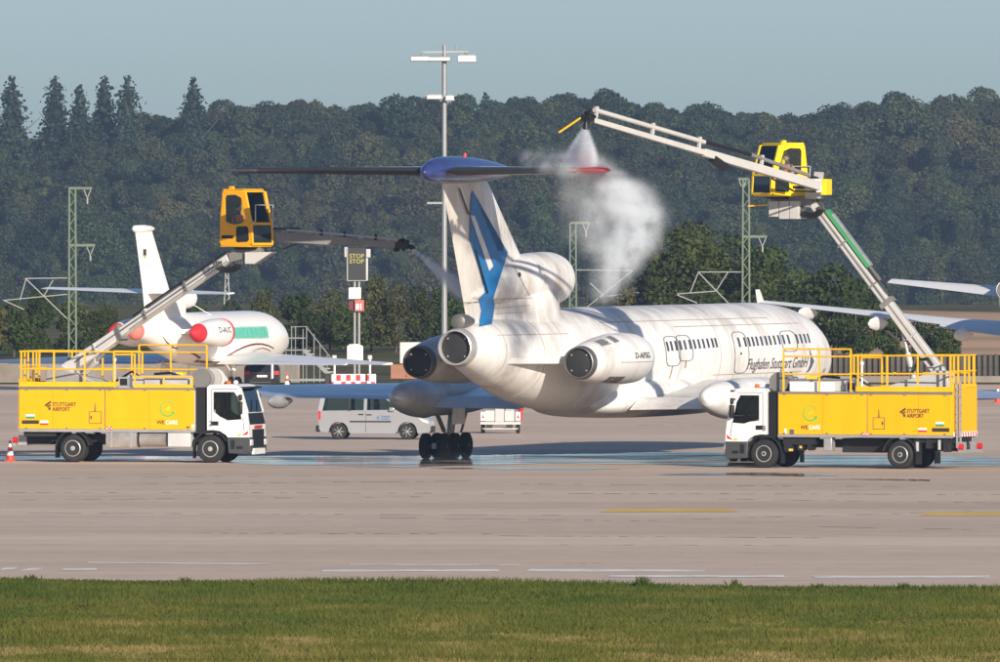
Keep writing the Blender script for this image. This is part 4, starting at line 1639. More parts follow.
def person(name, loc, rz, label, vest, seat_h=0.0):
    "seated operator: one continuous skinned body, vest and hair as clothing"
    t = thing(name, loc, rz, label, 'person')
    J = [(0, 0, .50), (0, 0, .72), (.02, 0, .98), (.03, 0, 1.08), (.05, 0, 1.17), (.06, 0, 1.28),                      # pelvis .. head 0-5
         (.0, .19, .95), (.10, .25, .70), (.34, .20, .72), (.43, .18, .73),                                              # left arm 6-9
         (.0, -.19, .95), (.10, -.25, .70), (.34, -.20, .72), (.43, -.18, .73),                                         # right arm 10-13
         (.05, .10, .47), (.45, .12, .50), (.52, .12, .12), (.64, .13, .06),                                             # left leg 14-17
         (.05, -.10, .47), (.45, -.12, .50), (.52, -.12, .12), (.64, -.13, .06)]
    E = [(0, 1), (1, 2), (2, 3), (3, 4), (4, 5), (2, 6), (6, 7), (7, 8), (8, 9), (2, 10), (10, 11), (11, 12), (12, 13), (0, 14), (14, 15), (15, 16), (16, 17), (0, 18), (18, 19), (19, 20), (20, 21)]
    rad = [.15, .15, .16, .06, .085, .09, .065, .048, .034, .03, .065, .048, .034, .03, .09, .07, .05, .04, .09, .07, .05, .04]
    for wrist, s in ((9, 1), (13, -1)):
        w0 = Vector(J[wrist])
        for k, (dy, ln) in enumerate(((-.03, .075), (-.01, .085), (.01, .08), (.03, .065), (.045 * s, .05))):
            i0 = len(J)
            J.append(tuple(w0 + Vector((ln * .6, dy, .005))))
            J.append(tuple(w0 + Vector((ln, dy, -.03))))
            rad += [.010, .008]
            E += [(wrist, i0), (i0, i0 + 1)]
    me = bpy.data.meshes.new('body')
    me.from_pydata(J, E, [])
    o = bpy.data.objects.new('body', me)
    col.objects.link(o)
    o.parent = t
    me.materials.append(mat('operator_clothes_and_skin', (0.05, 0.06, 0.09), .8, tint=(.4, .25, .18), tint_amt=.1))
    o.modifiers.new('skin', 'SKIN')
    for i, r_ in enumerate(rad):
        me.skin_vertices[0].data[i].radius = (r_, r_)
    me.skin_vertices[0].data[0].use_root = True
    o.modifiers.new('smooth', 'SUBSURF').levels = 1
    rg = [[(q * .19 * math.cos(a) + .015, q * .235 * math.sin(a), z) for a in [2 * math.pi * i / 16 for i in range(16)]] for z, q in ((.55, .92), (.7, .95), (.85, 1.0), (.98, .92), (1.02, .6))]
    MB().loft(rg, False).build('vest', vest, o)
    skin_m = mat('face_skin', (0.42, 0.26, 0.19), .6)
    hd = MB().ell((.06, 0, 1.235), (.098, .082, .125), 16, 12)
    hd.ell((.16, 0, 1.225), (.022, .016, .026), 8, 6)
    for s in (1, -1):
        hd.ell((.06, .085 * s, 1.235), (.02, .012, .03), 8, 6)
    hd = hd.build('head', skin_m, o)
    fc = MB()
    for s in (1, -1):
        fc.ell((.147, .032 * s, 1.25), (.012, .014, .008), 8, 6)
    fc.box(.148, .156, -.025, .025, 1.165, 1.172)
    fc.build('eyes_and_mouth', INK, o)
    MB().ell((.04, 0, 1.285), (.10, .09, .095), 16, 10).build('hair', mat('dark_hair', (.03, .022, .016), .8), o)
    return t


CABGL = clear_glass('cab_glass', (0.62, 0.72, 0.68))
VEST = mat('orange_vest', (0.85, 0.17, 0.03), .7, var=.1)


def wheel(parent, c, w, n, r=.5):
    wh = MB().lathe([(-w / 2 * .9, .29 * r / .5), (-w / 2, .40 * r / .5), (-w / 2 * .86, .475 * r / .5), (-w / 2 * .55, r), (w / 2 * .55, r), (w / 2 * .86, .475 * r / .5), (w / 2, .40 * r / .5), (w / 2 * .9, .29 * r / .5)], c, (0, 1, 0), 36).build('wheel', RUBBER, parent)
    o = n * w / 2
    rm = MB()
    rm.lathe([(o * .97, .295 * r / .5), (o * 1.02, .27 * r / .5), (o * .80, .255 * r / .5), (o * .55, .21 * r / .5), (o * .62, .14 * r / .5), (o * .62, .09), (o * .95, .085), (o * .98, .05)] if n > 0 else
             [(o * .97, .295 * r / .5), (o * 1.02, .27 * r / .5), (o * .80, .255 * r / .5), (o * .55, .21 * r / .5), (o * .62, .14 * r / .5), (o * .62, .09), (o * .95, .085), (o * .98, .05), (o * .98, .0)], c, (0, 1, 0), 30, False)
    rm.build('rim', RIM, wh)
    ho = MB()
    for k in range(8):
        t = 2 * math.pi * k / 8
        ho.ell((c[0] + .175 * r / .5 * math.cos(t), c[1] + o * .62 + n * .01, c[2] + .175 * r / .5 * math.sin(t)), (.028, .012, .028), 8, 4)
    ho.build('hand_holes', BLACK, wh)
    return wh


def build_truck(O, rz, n, number, label, cfg):
    t = thing('de_icing_truck', O, rz, label, 'truck', 'yellow de-icing trucks')
    M = XF(O, rz)
    Mi = M.inverted()
    hx, hy = math.cos(rz), math.sin(rz)
    lx, ly = -hy, hx
    dx = 1 if hx > 0 else -1            # picture-right along local x
    f = n

    def TL(px, py, y):
        q = (px - 500) / F
        x = (q * (O[1] + y * ly) - O[0] - y * lx) / (hx - q * hy)
        Y = O[1] + x * hy + y * ly
        return Vector((x, y, H - (py - HZ) / F * Y))

    # --- chassis, axles, wheels
    c_ = MB()
    for y in (-.42, .42):
        c_.box(-2.0, 6.2, y - .04, y + .04, .72, 1.0)
    for x in (-1.6, -.5, .6, 1.9, 3.1, 4.2):
        c_.box(x - .05, x + .05, -.38, .38, .76, .96)
    c_.cyl((0, -.95, .5), (0, .95, .5), .09, .09, 10).cyl((5.1, -.95, .5), (5.1, .95, .5), .07, .07, 10).ell((0, 0, .5), (.24, .2, .22), 12, 8)
    c_.build('chassis_frame', DARK, t)
    for s in (1, -1):
        wheel(t, (5.1, s * 1.02, .5), .30, s)
        wheel(t, (0, s * .92, .5), .52, s)
        for xx, r0, wd, a0, a1 in ((0, .60, .56, R(10), R(172)), (5.1, .62, .36, R(25), R(178))):
            mb = MB()
            k_ = 14
            rg = []
            for i in range(k_ + 1):
                a = a0 + (a1 - a0) * i / k_
                rg.append([(xx + rr * math.cos(a), s * (.94 + yy), .5 + rr * math.sin(a)) for rr, yy in ((r0, -wd / 2), (r0, wd / 2), (r0 + .045, wd / 2), (r0 + .045, -wd / 2))])
            mb.loft(rg).build('mudguard', DARK, t)
            MB().box(xx - r0 - .035, xx - r0 - .005, s * .94 - wd / 2, s * .94 + wd / 2, .16, .58).build('mud_flap', BLACK, t)
    # --- what hangs below the body
    if cfg['left']:
        MB().prism([(-.26, -.3), (.26, -.3), (.3, -.24), (.3, .22), (.26, .28), (-.26, .28), (-.3, .22), (-.3, -.24)], lambda u, v, q: (q, f * .92 + u, .84 + v), 1.25, 2.38).build('fuel_tank', ALU, t)
        for x in (1.45, 2.18):
            MB().box(x - .03, x + .03, f * .92 - .31, f * .92 + .31, .53, 1.13).build('tank_strap', STEEL, t)
        MB().cyl((2.48, f * .95, .84), (3.45, f * .95, .84), .27, .27, 18).build('air_tank', ALU, t)
        MB().box(3.53, 4.38, f * .62, f * 1.18, .57, 1.08).build('battery_box', mat('light_box', (.5, .5, .5), .5), t, bevel=.02)
        MB().box(1.3, 4.3, -f * 1.15, -f * .7, .6, 1.05).build('side_locker', DARK, t)
    else:
        MB().box(2.55, 2.85, f * .8, f * 1.18, .62, 1.12).build('valve_box', STEEL, t, bevel=.02)
        for x, w_ in ((4.2, .34), (3.75, .24), (3.4, .2)):
            MB().cyl((x, f * .7, .72), (x, f * 1.12, .72), w_ * .5, w_ * .5, 14).build('air_tank', DARK, t)
        MB().box(3.2, 4.4, f * .6, f * 1.1, .82, 1.08).build('side_locker', DARK, t)
        MB().box(.85, 2.4, -f * 1.1, f * .5, .55, 1.05).build('pump_unit', DARK, t)
        MB().box(3.68, 3.76, f * 1.1, f * 1.16, .70, .78).box(4.02, 4.16, f * 1.1, f * 1.16, .60, .68).build('warning_labels', YPAINT, t)
        MB().box(-.72, -.5, f * .85, f * 1.1, .55, 1.08).box(-1.15, -.95, f * .8, f * 1.12, .72, 1.1).box(-1.8, -1.6, f * .8, f * 1.12, .6, 1.1).build('rear_equipment', DARK, t)
        MB().cyl((-.62, f * 1.1, .62), (-.62, f * 1.1, .95), .07, .07, 10).cyl((-1.45, f * 1.12, .68), (-1.45, f * 1.12, 1.02), .06, .06, 10).build('hydraulic_filters', STEEL, t)
    # --- tank body: core, one panel fore and aft on either side
    MB().box(-1.96, 4.52, -1.2, 1.2, 1.13, 2.62).build('body_core', BOOMD, t)
    for s in (1, -1):
        MB().box(-1.97, 1.19, min(s * 1.2, s * 1.23), max(s * 1.2, s * 1.23), 1.19, 2.60).build('body_panel', YEL, t, bevel=.01)
        MB().box(1.225, 4.53, min(s * 1.2, s * 1.23), max(s * 1.2, s * 1.23), 1.19, 2.60).build('body_panel', YEL, t, bevel=.01)
        MB().box(-1.98, 4.54, min(s * 1.15, s * 1.238), max(s * 1.15, s * 1.238), 1.09, 1.185).build('lower_trim', STEEL, t)
        MB().box(-1.98, 4.54, min(s * 1.12, s * 1.24), max(s * 1.12, s * 1.24), 2.605, 2.675).build('upper_trim', BOOMD, t)
    MB().box(4.525, 4.55, -1.19, 1.19, 1.15, 2.6).build('front_panel', GREY, t)
    for x in (-.72, 2.86):
        MB().box(x - .006, x + .006, min(f * 1.225, f * 1.2335), max(f * 1.225, f * 1.2335), 1.2, 2.59).build('panel_seam', mat('yellow_seam', (.42, .19, 0), .6), t)
    for x in (-1.7, -.2, 1.05, 1.4, 2.7, 4.3):
        MB().box(x - .035, x + .035, min(f * 1.225, f * 1.25), max(f * 1.225, f * 1.25), 1.205, 1.25).build('panel_latch', BOOMD, t)
        MB().box(x - .05, x + .05, min(f * 1.225, f * 1.248), max(f * 1.225, f * 1.248), 2.565, 2.595).build('panel_hinge', BOOMD, t)
    # rear end: wide panel, striped bar, lamps
    MB().box(-2.0, -1.97, -1.2, 1.2, 1.20, 2.84).build('rear_panel', YEL, t)
    MB().box(-2.02, -2.002, -1.18, 1.18, 1.13, 1.30).build('warning_bar', SIGNW, t)
    for k in range(9):
        y = -1.05 + k * .26
        MB().prism([(y - .07, 1.14), (y + .03, 1.14), (y + .10, 1.29), (y, 1.29)], lambda u, v, q: (q, u, v), -2.03, -2.021).build('warning_stripe', REDP, t)
    MB().box(-2.25, -2.15, -1.1, 1.1, .58, .68).box(-2.2, -1.9, -.5, -.4, .6, .95).box(-2.2, -1.9, .4, .5, .6, .95).build('rear_bumper', STEEL, t)
    for s in (1, -1):
        MB().cyl((-2.27, s * .95, .78), (-2.12, s * .95, .78), .11, .11, 16).build('tail_lamp', REDP, t)
    # --- deck and everything on it
    MB().box(-1.9, 4.5, -1.1, 1.1, 2.62, 2.69).build('deck', GREY, t)
    brd = [(-1.97, 1.62, -1, 2.70, 2.88), (-1.97, 1.62, 1, 2.70, 2.88), (2.28, 4.48, -1, 2.68, 2.80)]
    for x0, x1, s, z0, z1 in brd:
        MB().box(x0, x1, min(s * 1.19, s * 1.235), max(s * 1.19, s * 1.235), z0, z1).build('kick_board', YRAIL, t)
    MB().box(-1.99, -1.95, -1.19, 1.19, 2.85, 2.98).build('kick_board', YRAIL, t)
    r_ = .03

    def post(x, y, z0, z1):
        MB().bar((x, y, z0), (x, y, z1), .055, .055).build('rail_post', YRAIL, t)

    def rail(p0, p1):
        MB().cyl(p0, p1, r_, r_, 8).build('hand_rail', YRAIL, t)

    for s in (-1, 1):
        for x in (-1.9, -.68, .46, 1.55):
            post(x, s * 1.2, 2.72, 3.97)
        rail((-1.93, s * 1.2, 3.97), (2.6 if s < 0 else 1.9, s * 1.2, 3.95))
        rail((-1.93, s * 1.2, 3.34), (1.55 if s < 0 else 1.9, s * 1.2, 3.32))
    for y in (-1.0, -.55, -.1, .55, 1.0):
        post(-1.95, y, 2.9, 3.97)
    rail((-1.95, -1.2, 3.97), (-1.95, 1.2, 3.97))
    rail((-1.95, -1.2, 3.42), (-1.95, 1.2, 3.42))
    # stepped rail on the near side, low box rail in front of it
    post(2.32, -1.2, 2.75, 3.86)
    post(2.6, -1.2, 3.2, 3.93)
    rail((1.55, -1.2, 3.86), (2.34, -1.2, 3.86))
    for x in (3.4, 4.45):
        post(x, -1.2, 2.72, 3.08)
    rail((2.3, -1.2, 3.07), (4.45, -1.2, 3.07))
    # higher rail on the far side
    for x in (1.82, 3.0, 4.34):
        post(x, 1.2, 2.68, 4.18)
    rail((1.82, 1.2, 4.18), (4.34, 1.2, 4.18))
    rail((1.82, 1.2, 3.92), (4.34, 1.2, 3.92))
    rail((1.82, 1.2, 3.3), (4.34, 1.2, 3.3))
    MB().box(1.95, 4.35, -.9, .7, 2.69, 3.12).build('pump_housing', GREY, t, bevel=.03)
    MB().box(2.6, 4.2, f * .72, f * .98, 2.69, 3.02).build('service_cover', SIGNW if not cfg['left'] else GREY, t, bevel=.02)
    MB().box(1.68, 2.05, f * .7, f * 1.05, 2.69, 3.06).build('control_box', STEEL, t)
    MB().box(1.73, 2.0, f * 1.05, f * 1.06, 2.76, 3.0).build('control_screen', BLACK, t)
    MB().cyl((1.5, f * .95, 2.69), (1.5, f * .95, 3.62), .035, .035, 8).ell((1.5, f * .95, 3.68), (.07, .07, .09)).build('deck_lamp', SIGNW, t)
    MB().box(3.6, 3.85, -f * .2, f * .3, 3.12, 3.22).build('yellow_valve', CABY2, t)
    MB().path([(4.5, -.6, 2.75), (4.3, -.5, 3.0), (3.9, -.3, 3.05), (3.4, -.35, 3.2), (2.8, -.3, 3.16)], .045).build('deck_hose', BLACK, t)
    MB().path([(2.2, f * .3, 3.1), (2.0, f * .45, 3.25), (1.6, f * .5, 3.0), (1.2, f * .4, 2.8)], .04).build('deck_hose', BLACK, t)
    for k, x in enumerate((4.66, 4.82)):
        MB().lathe([(-.3, .2), (-.3, .36), (-.22, .36), (-.2, .28), (.2, .28), (.22, .36), (.3, .36), (.3, .2)], (x, f * (.55 - .9 * k), 3.0), (0, 1, 0), 20).build('hose_reel', GREY if k else BOOMD, t)
    MB().box(4.56, 4.9, -1.1, 1.1, 1.05, 2.7).build('cab_gap_panel', BLACK, t)
    # --- cab
    prof = [(4.98, 1.17), (4.98, 2.70), (5.08, 2.79), (5.9, 2.81), (6.12, 2.77), (6.2, 2.68), (6.46, 1.80), (6.53, 1.3), (6.55, .92), (5.74, .92), (5.66, 1.02), (5.45, 1.14), (5.2, 1.18)]
    if cfg['left']:
        win = [(5.22, 1.85), (5.22, 2.54), (5.98, 2.54), (6.08, 2.4), (6.26, 1.56), (5.75, 1.52), (5.45, 1.66)]
    else:
        win = [(5.28, 1.66), (5.28, 2.55), (5.98, 2.55), (6.12, 2.3), (6.28, 1.58), (5.85, 1.55), (5.62, 1.62)]
    wc = (sum(p[0] for p in win) / 7, sum(p[1] for p in win) / 7)

    def hit(p):
        "where the line from the window's centre to p leaves the window"
        dxp, dzp = p[0] - wc[0], p[1] - wc[1]
        best = 1.0
        for (ax0, az0), (bx0, bz0) in zip(win, win[1:] + win[:1]):
            ex, ez = bx0 - ax0, bz0 - az0
            den = dxp * ez - dzp * ex
            if abs(den) < 1e-9:
                continue
            tt = ((ax0 - wc[0]) * ez - (az0 - wc[1]) * ex) / den
            uu = ((ax0 - wc[0]) * dzp - (az0 - wc[1]) * dxp) / den
            if tt > 0 and -1e-6 <= uu <= 1 + 1e-6:
                best = min(best, tt)
        return wc[0] + dxp * best, wc[1] + dzp * best
    dense = []
    for (a0_, b0_), (a1_, b1_) in zip(prof, prof[1:] + prof[:1]):
        for q in range(4):
            dense.append((a0_ + (a1_ - a0_) * q / 4, b0_ + (b1_ - b0_) * q / 4))
    hole = [hit(p) for p in dense]
    for s in (1, -1):
        sp = MB()
        ring_prism(sp, dense, hole, lambda u, v, q: (u, s * q, v), 1.08, 1.14)
        sp.build('cab_side', WHITE, t)
    skin_ = MB()
    np_ = len(prof)
    for i in range(np_):
        (a0_, b0_), (a1_, b1_) = prof[i], prof[(i + 1) % np_]
        if i == 5:
            continue
        skin_.add([(a0_, -1.135, b0_), (a0_, 1.135, b0_), (a1_, 1.135, b1_), (a1_, -1.135, b1_)], [(0, 1, 2, 3)])
    skin_.build('cab_shell', WHITE, t)
    for s in (1, -1):
        MB().bar((6.2, s * 1.06, 2.68), (6.46, s * 1.06, 1.80), .16, .05).build('windscreen_pillar', WHITE, t)
        MB().box(5.25, 5.75, s * .55 - .24, s * .55 + .24, 1.25, 1.6).box(5.2, 5.32, s * .55 - .22, s * .55 + .22, 1.6, 2.25).build('cab_seat', DARK, t, bevel=.04)
    MB().box(6.05, 6.42, -1.05, 1.05, 1.2, 1.72).build('dashboard', BLACK, t, bevel=.04)
    MB().lathe([(-.015, .17), (-.015, .2), (.015, .2), (.015, .17)], (5.98, .55, 1.85), (.8, 0, .6), 20).build('steering_wheel', BLACK, t)
    MB().box(5.02, 5.05, -1.07, 1.07, 1.2, 2.72).build('cab_rear_wall', GREY, t)
    sill = [(5.70, .92), (5.76, .34), (6.50, .30), (6.58, .45), (6.57, .92)]
    MB().prism(sill, lambda u, v, q: (u, q, v), -1.13, 1.13).build('bumper', mat('bumper_grey', (.05, .05, .052), .5), t, bevel=.03)
    MB().box(6.53, 6.62, -.8, .8, .30, .52).build('bumper_lip', WHITE, t, bevel=.02)
    MB().box(6.555, 6.585, -.75, .75, .56, 1.2).build('grille', BLACK, t)
    ws = [(-1.02, 0), (1.02, 0), (.98, 1), (-.98, 1)]
    MB().prism(ws, lambda u, v, q: (6.435 - .235 * v + q, u, 1.83 + v * .82), .0, .02).build('windscreen', CABGL, t)
    MB().prism([(-1.02, 0), (1.02, 0), (1.0, 1), (-1.0, 1)], lambda u, v, q: (6.535 - .08 * v + q, u, 1.38 + v * .40), 0, .015).build('windscreen_panel', BLACK, t)
    MB().box(6.16, 6.42, -1.0, 1.0, 2.66, 2.72).build('sun_visor', BLACK, t)
    for y in (-.5, .25):
        MB().bar((6.47, y, 1.84), (6.36, y + .45, 2.25), .02).build('wiper', BLACK, t)
    for s in (1, -1):
        y0 = s * 1.142
        MB().prism(win, lambda u, v, q: (u, s * q, v), 1.10, 1.11).build('side_window', CABGL, t)
        gk = MB()
        ring_prism(gk, win, [(wc[0] + (u - wc[0]) * .94, wc[1] + (v - wc[1]) * .94) for u, v in win], lambda u, v, q: (u, s * q, v), 1.135, 1.148)
        gk.build('window_gasket', BLACK, t)
        dr = [(5.14, 1.2), (5.14, 2.64), (6.0, 2.64)]
        MB().bar((5.14, s * 1.143, 1.3), (5.14, s * 1.143, 2.62), .012, .02).bar((5.14, s * 1.143, 2.64), (6.1, s * 1.143, 2.64), .012, .02).bar((6.36, s * 1.143, 1.1), (6.3, s * 1.143, 1.6), .012, .02).build('door_seam', INKG, t)
        MB().box(5.16, 5.40, min(s * 1.14, s * 1.16), max(s * 1.14, s * 1.16), 1.34, 1.49).build('door_handle', BLACK, t)
        MB().box(6.18, 6.32, min(s * 1.2, s * 1.4), max(s * 1.2, s * 1.4), 1.75, 2.2).box(6.2, 6.3, min(s * 1.2, s * 1.36), max(s * 1.2, s * 1.36), 2.24, 2.45).box(6.15, 6.25, min(s * 1.1, s * 1.25), max(s * 1.1, s * 1.25), 2.38, 2.43).build('mirror', BLACK, t, bevel=.03)
        MB().box(6.42, 6.60, min(s * .78, s * 1.12), max(s * .78, s * 1.12), .62, .84).build('headlamp', mat('lamp_glass', (.6, .6, .6), .15), t, bevel=.02)
        MB().box(5.85, 6.0, min(s * 1.128, s * 1.14), max(s * 1.128, s * 1.14), .5, .82).box(6.06, 6.3, min(s * 1.128, s * 1.14), max(s * 1.128, s * 1.14), .5, .6).build('cab_step', BLACK, t)
        MB().box(6.1, 6.24, min(s * 1.14, s * 1.15), max(s * 1.14, s * 1.15), .96, 1.04).build('indicator', mat('indicator_yellow', (.7, .5, .05), .4), t)
        MB().ell((5.6, s * .5, 2.86), (.09, .09, .08)).build('beacon', ORANGE if s == f else SIGNW, t)
    MB().box(6.56, 6.60, -.45, .45, 1.24, 1.34).build('grille_badge', REDP, t)
    MB().prism([(6.26, .98), (6.5, 1.16), (6.48, 1.02)], lambda u, v, q: (u, f * q, v), 1.138, 1.15).build('red_flash', REDP, t)
    # --- graphics on the near side
    YS = f * 1.236

    def gfx(px, py):
        q = TL(px, py, YS)
        return q.x, q.z

    def strip(name, px0, py0, px1, py1, m, lift=.0):
        (x0, z0), (x1, z1) = gfx(px0, py0), gfx(px1, py1)
        return MB().box(min(x0, x1), max(x0, x1), min(f * 1.231, f * (1.237 + lift)), max(f * 1.231, f * (1.237 + lift)), min(z0, z1), max(z0, z1)).build(name, m, t)

    def words(s, px0, py, px1, cap, m, bold=0.0):
        x0, z0 = gfx(px0, py)
        x1, _ = gfx(px1, py)
        vs, fs = text_uv(s, 1.0, 0, 1, bold)
        wu, hv = max(v[0] for v in vs), max(v[1] for v in vs)
        MB().add([(x0 + (x1 - x0) * u / wu, f * 1.239, z0 + v / hv * cap) for u, v in vs], fs).build('lettering', m, t)

    for s_, a, b_, c, m_ in cfg['words']:
        words(s_, a, b_, c, .14, m_, .022)
    for poly in cfg['bird']:
        q = [gfx(*p) for p in poly]
        MB().prism(q, lambda u, v, k: (u, f * k, v), 1.231, 1.238).build('bird_emblem', INK, t)
    cx, cy, rp = cfg['circle']
    c0 = gfx(cx, cy)
    rr = rp / 27.8
    for a0, a1, w_, m_ in ((R(-30), R(-340), .035, LOGOG),):
        pts = []
        for i in range(33):
            a = a0 + (a1 - a0) * i / 32
            ww = w_ * (.35 + .65 * (1 - i / 32))
            for k in (-1, 1):
                pts.append((c0[0] + dx * math.cos(a) * (rr + k * ww), f * 1.238, c0[1] + math.sin(a) * (rr + k * ww)))
        MB().add(pts, [(2 * i, 2 * i + 1, 2 * i + 3, 2 * i + 2) for i in range(32)]).build('care_emblem', m_, t)
    MB().prism([(.06 * math.cos(a) + c0[0] + dx * rr * .83, .06 * math.sin(a) + c0[1] - rr * .55) for a in [2 * math.pi * i / 14 for i in range(14)]], lambda u, v, k: (u, f * k, v), 1.232, 1.24).build('care_emblem', LOGOG, t)
    MB().prism([(c0[0] + dx * x, c0[1] + z) for x, z in ((-.10, -.05), (.0, .02), (.06, .10), (.10, .0), (.02, -.06))], lambda u, v, k: (u, f * k, v), 1.232, 1.239).build('care_emblem', LOGOL, t)
    for a in cfg['strips']:
        strip(*a)
    h0, h1 = cfg['hatch'][:2], cfg['hatch'][2:]
    (x0, z0), (x1, z1) = gfx(*h0), gfx(*h1)
    x0, x1, z0, z1 = min(x0, x1), max(x0, x1), min(z0, z1), max(z0, z1)
    hs = MB()
    ring_prism(hs, [(x0, z0), (x1, z0), (x1, z1), (x0, z1)], [(x0 + .02, z0 + .02), (x1 - .02, z0 + .02), (x1 - .02, z1 - .02), (x0 + .02, z1 - .02)], lambda u, v, k: (u, f * k, v), 1.231, 1.243)
    ho = hs.build('hatch', INKG, t)
    MB().box(x0 + .06, x0 + .10, min(f * 1.231, f * 1.25), max(f * 1.231, f * 1.25), (z0 + z1) / 2 - .05, (z0 + z1) / 2 + .06).build('latch', INK, ho)
    MB().prism([(x0 + .18, z1), (x0 + .26, z1), (x0 + .24, z1 + .28), (x0 + .21, z1 + .30)], lambda u, v, k: (u, f * k, v), 1.231, 1.2335).build('exhaust_stain', mat('soot_stain', (.30, .14, .01), .7), ho)
    # number on the cab
    vs, fs = text_uv(number, .27, 0, 1, .006)
    x0 = 5.12 if dx > 0 else 5.17
    MB().add([(x0 + dx * (u - .08 * (1 if dx > 0 else 0)), f * 1.146, 1.30 + v) for u, v in vs], fs).build('lettering', INK, t)

    # --- ladder at the rear corner
    ld = MB()
    f = 1
    for y in (f * .78, f * 1.14):
        ld.bar((-2.12, y, .75), (-2.12, y, 3.05), .045, .06)
    for k in range(8):
        ld.bar((-2.12, f * .78, .85 + k * .28), (-2.12, f * 1.14, .85 + k * .28), .05, .04)
    ld.bar((-2.12, f * .78, 2.6), (-1.98, f * .78, 2.6), .04).bar((-2.12, f * 1.14, 2.6), (-1.98, f * 1.14, 2.6), .04)
    ld.build('ladder', STEEL, t)
    f = n
    MB().box(-1.85, -.65, -1.05, 1.05, .92, 1.09).box(-2.05, -1.0, -.35, .35, .62, .9).build('rear_underbody', DARK, t)

    # --- lower boom
    YB = cfg['yb']
    p0, p1 = TL(*cfg['pivot'], 0), TL(*cfg['elbow'], YB)
    pm = p0.lerp(p1, cfg['mid'])
    tb = [(-.45, 2.69), (2.1, 2.69), (2.1, 2.82), (.5, 3.3), (.1, 3.45), (-.35, 3.42)]
    MB(XF((p0.x, 0, 0), math.atan2(p1.y - p0.y, p1.x - p0.x) * .8)).prism(tb, lambda u, v, k: (u, k, v), -.42, .42).build('turret', GREY, t, bevel=.03)
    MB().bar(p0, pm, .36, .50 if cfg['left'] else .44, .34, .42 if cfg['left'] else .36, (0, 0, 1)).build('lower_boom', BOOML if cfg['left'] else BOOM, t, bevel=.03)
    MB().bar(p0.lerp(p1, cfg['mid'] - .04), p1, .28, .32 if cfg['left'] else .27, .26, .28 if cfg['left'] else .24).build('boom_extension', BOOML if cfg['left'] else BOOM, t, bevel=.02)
    bd = (p1 - p0).normalized()
    up = (Vector((0, 0, 1)) - bd * bd.z).normalized()
    hd_ = Vector((bd.x, bd.y, 0)).normalized()
    MB().bar(p0.lerp(p1, .52) + up * .27, p1 + up * .16, .16, .10).build('boom_side_rail', BOOMD, t)
    MB().bar(pm - (p1 - p0).normalized() * .12 - up * .0, pm + (p1 - p0).normalized() * .06, .42, .54).build('boom_collar', BOOMD, t)
    sv = bd.cross(up).normalized()
    if sv.y * f < 0:
        sv = -sv
    # energy chain, seam strip and hoses along the near face of the boom
    MB().bar(p0.lerp(p1, .10) + sv * .185 + up * .02, p0.lerp(p1, .97) + sv * .15 + up * .02, .03, .05).build('energy_chain', BOOMD, t)
    MB().bar(p0.lerp(p1, .42) + sv * .17 - up * .13, p1 + sv * .15 - up * .11, .03, .035).build('boom_seam', STEEL, t)
    MB().path([p0.lerp(p1, .45) + up * .24 + sv * .1, p0.lerp(p1, .6) + up * .25 + sv * .12, p0.lerp(p1, .8) + up * .24 + sv * .1, p1 + up * .22 + sv * .1], .03, 6).build('boom_hose', BLACK, t)
    for k in (.22, .52, .76):
        MB().bar(p0.lerp(p1, k) + sv * .2 - up * .2, p0.lerp(p1, k) + sv * .2 + up * .2, .05, .05).build('boom_clamp', BOOMD if k > .4 else GREY, t)
    h0 = Vector((p0.x, 0, 3.0)) + hd_ * .95
    h1 = p0.lerp(p1, .26) - up * .22
    MB().cyl(h0, h0.lerp(h1, .6), .11, .11, 14).build('hydraulic_cylinder', BOOM, t)
    MB().cyl(h0.lerp(h1, .55), h1, .06, .06, 12).build('piston_rod', STEEL, t)
    MB().path([p0 + Vector((.2, f * .25, .3)), p0 + Vector((.35, f * .3, .55)), p0 + Vector((.75, f * .3, .5)), p0 + Vector((.95, f * .3, .0))], .045).build('hydraulic_hose', BLACK, t)
    if not cfg['left']:
        MB().bar(p0.lerp(p1, .60) + up * .26, p0.lerp(p1, .93) + up * .26, .34, .14).build('green_cable_tray', GREEN, t)
        MB().bar(p0.lerp(p1, .60) + up * .35, p0.lerp(p1, .90) + up * .35, .28, .05).build('cable_tray_lid', STEEL, t)
    # wrist: link, hoses and counterweight under the cabin
    w0, w1 = TL(*cfg['link'][0], YB), TL(*cfg['link'][1], YB)
    MB().bar(p1, w0, .34, .34, .5, .36).build('wrist_link', BOOMD, t, bevel=.02)
    b0, b1 = TL(*cfg['box'][0], YB), TL(*cfg['box'][1], YB)
    if cfg['left']:
        bx = [(b0.x, b0.z), (b1.x, b0.z), (b0.x + (b1.x - b0.x) * .35, b1.z), (b0.x, b1.z)]
        MB().prism(bx, lambda u, v, k: (u, YB + k, v), -.4, .4).build('counterweight', BOOM, t, bevel=.02)
    else:
        for k in range(3):
            xa, xb = b0.x + (b1.x - b0.x) * k / 3, b0.x + (b1.x - b0.x) * (k + .95) / 3
            MB().box(min(xa, xb), max(xa, xb), YB - .4, YB + .4, b1.z + .08 * (k == 2), b0.z).build('counterweight', GREY, t, bevel=.02)
    hc = MB()
    q0 = p1 + Vector((0, f * .2, 0))
    for k in range(4):
        r0 = .18 + .05 * k
        hc.path([q0 + Vector((dx * r0 * 1.6 * math.cos(a), .03 * k * f, -.18 + r0 * math.sin(a))) for a in [math.pi * (.9 + 1.2 * i / 8) for i in range(9)]], .035, 6)
    hc.build('hose_loop', BLACK, t)
    # --- operator cabin
    cb = TL(*cfg['cabin'], YB)
    X = XF(cb, cfg['cabin_rz']) @ Matrix.Diagonal((1, 1, 1.0 if cfg['left'] else .87, 1)) @ Matrix.Scale(.95 if cfg['left'] else 1.0, 4)
    cm = cfg['cabin_mat']
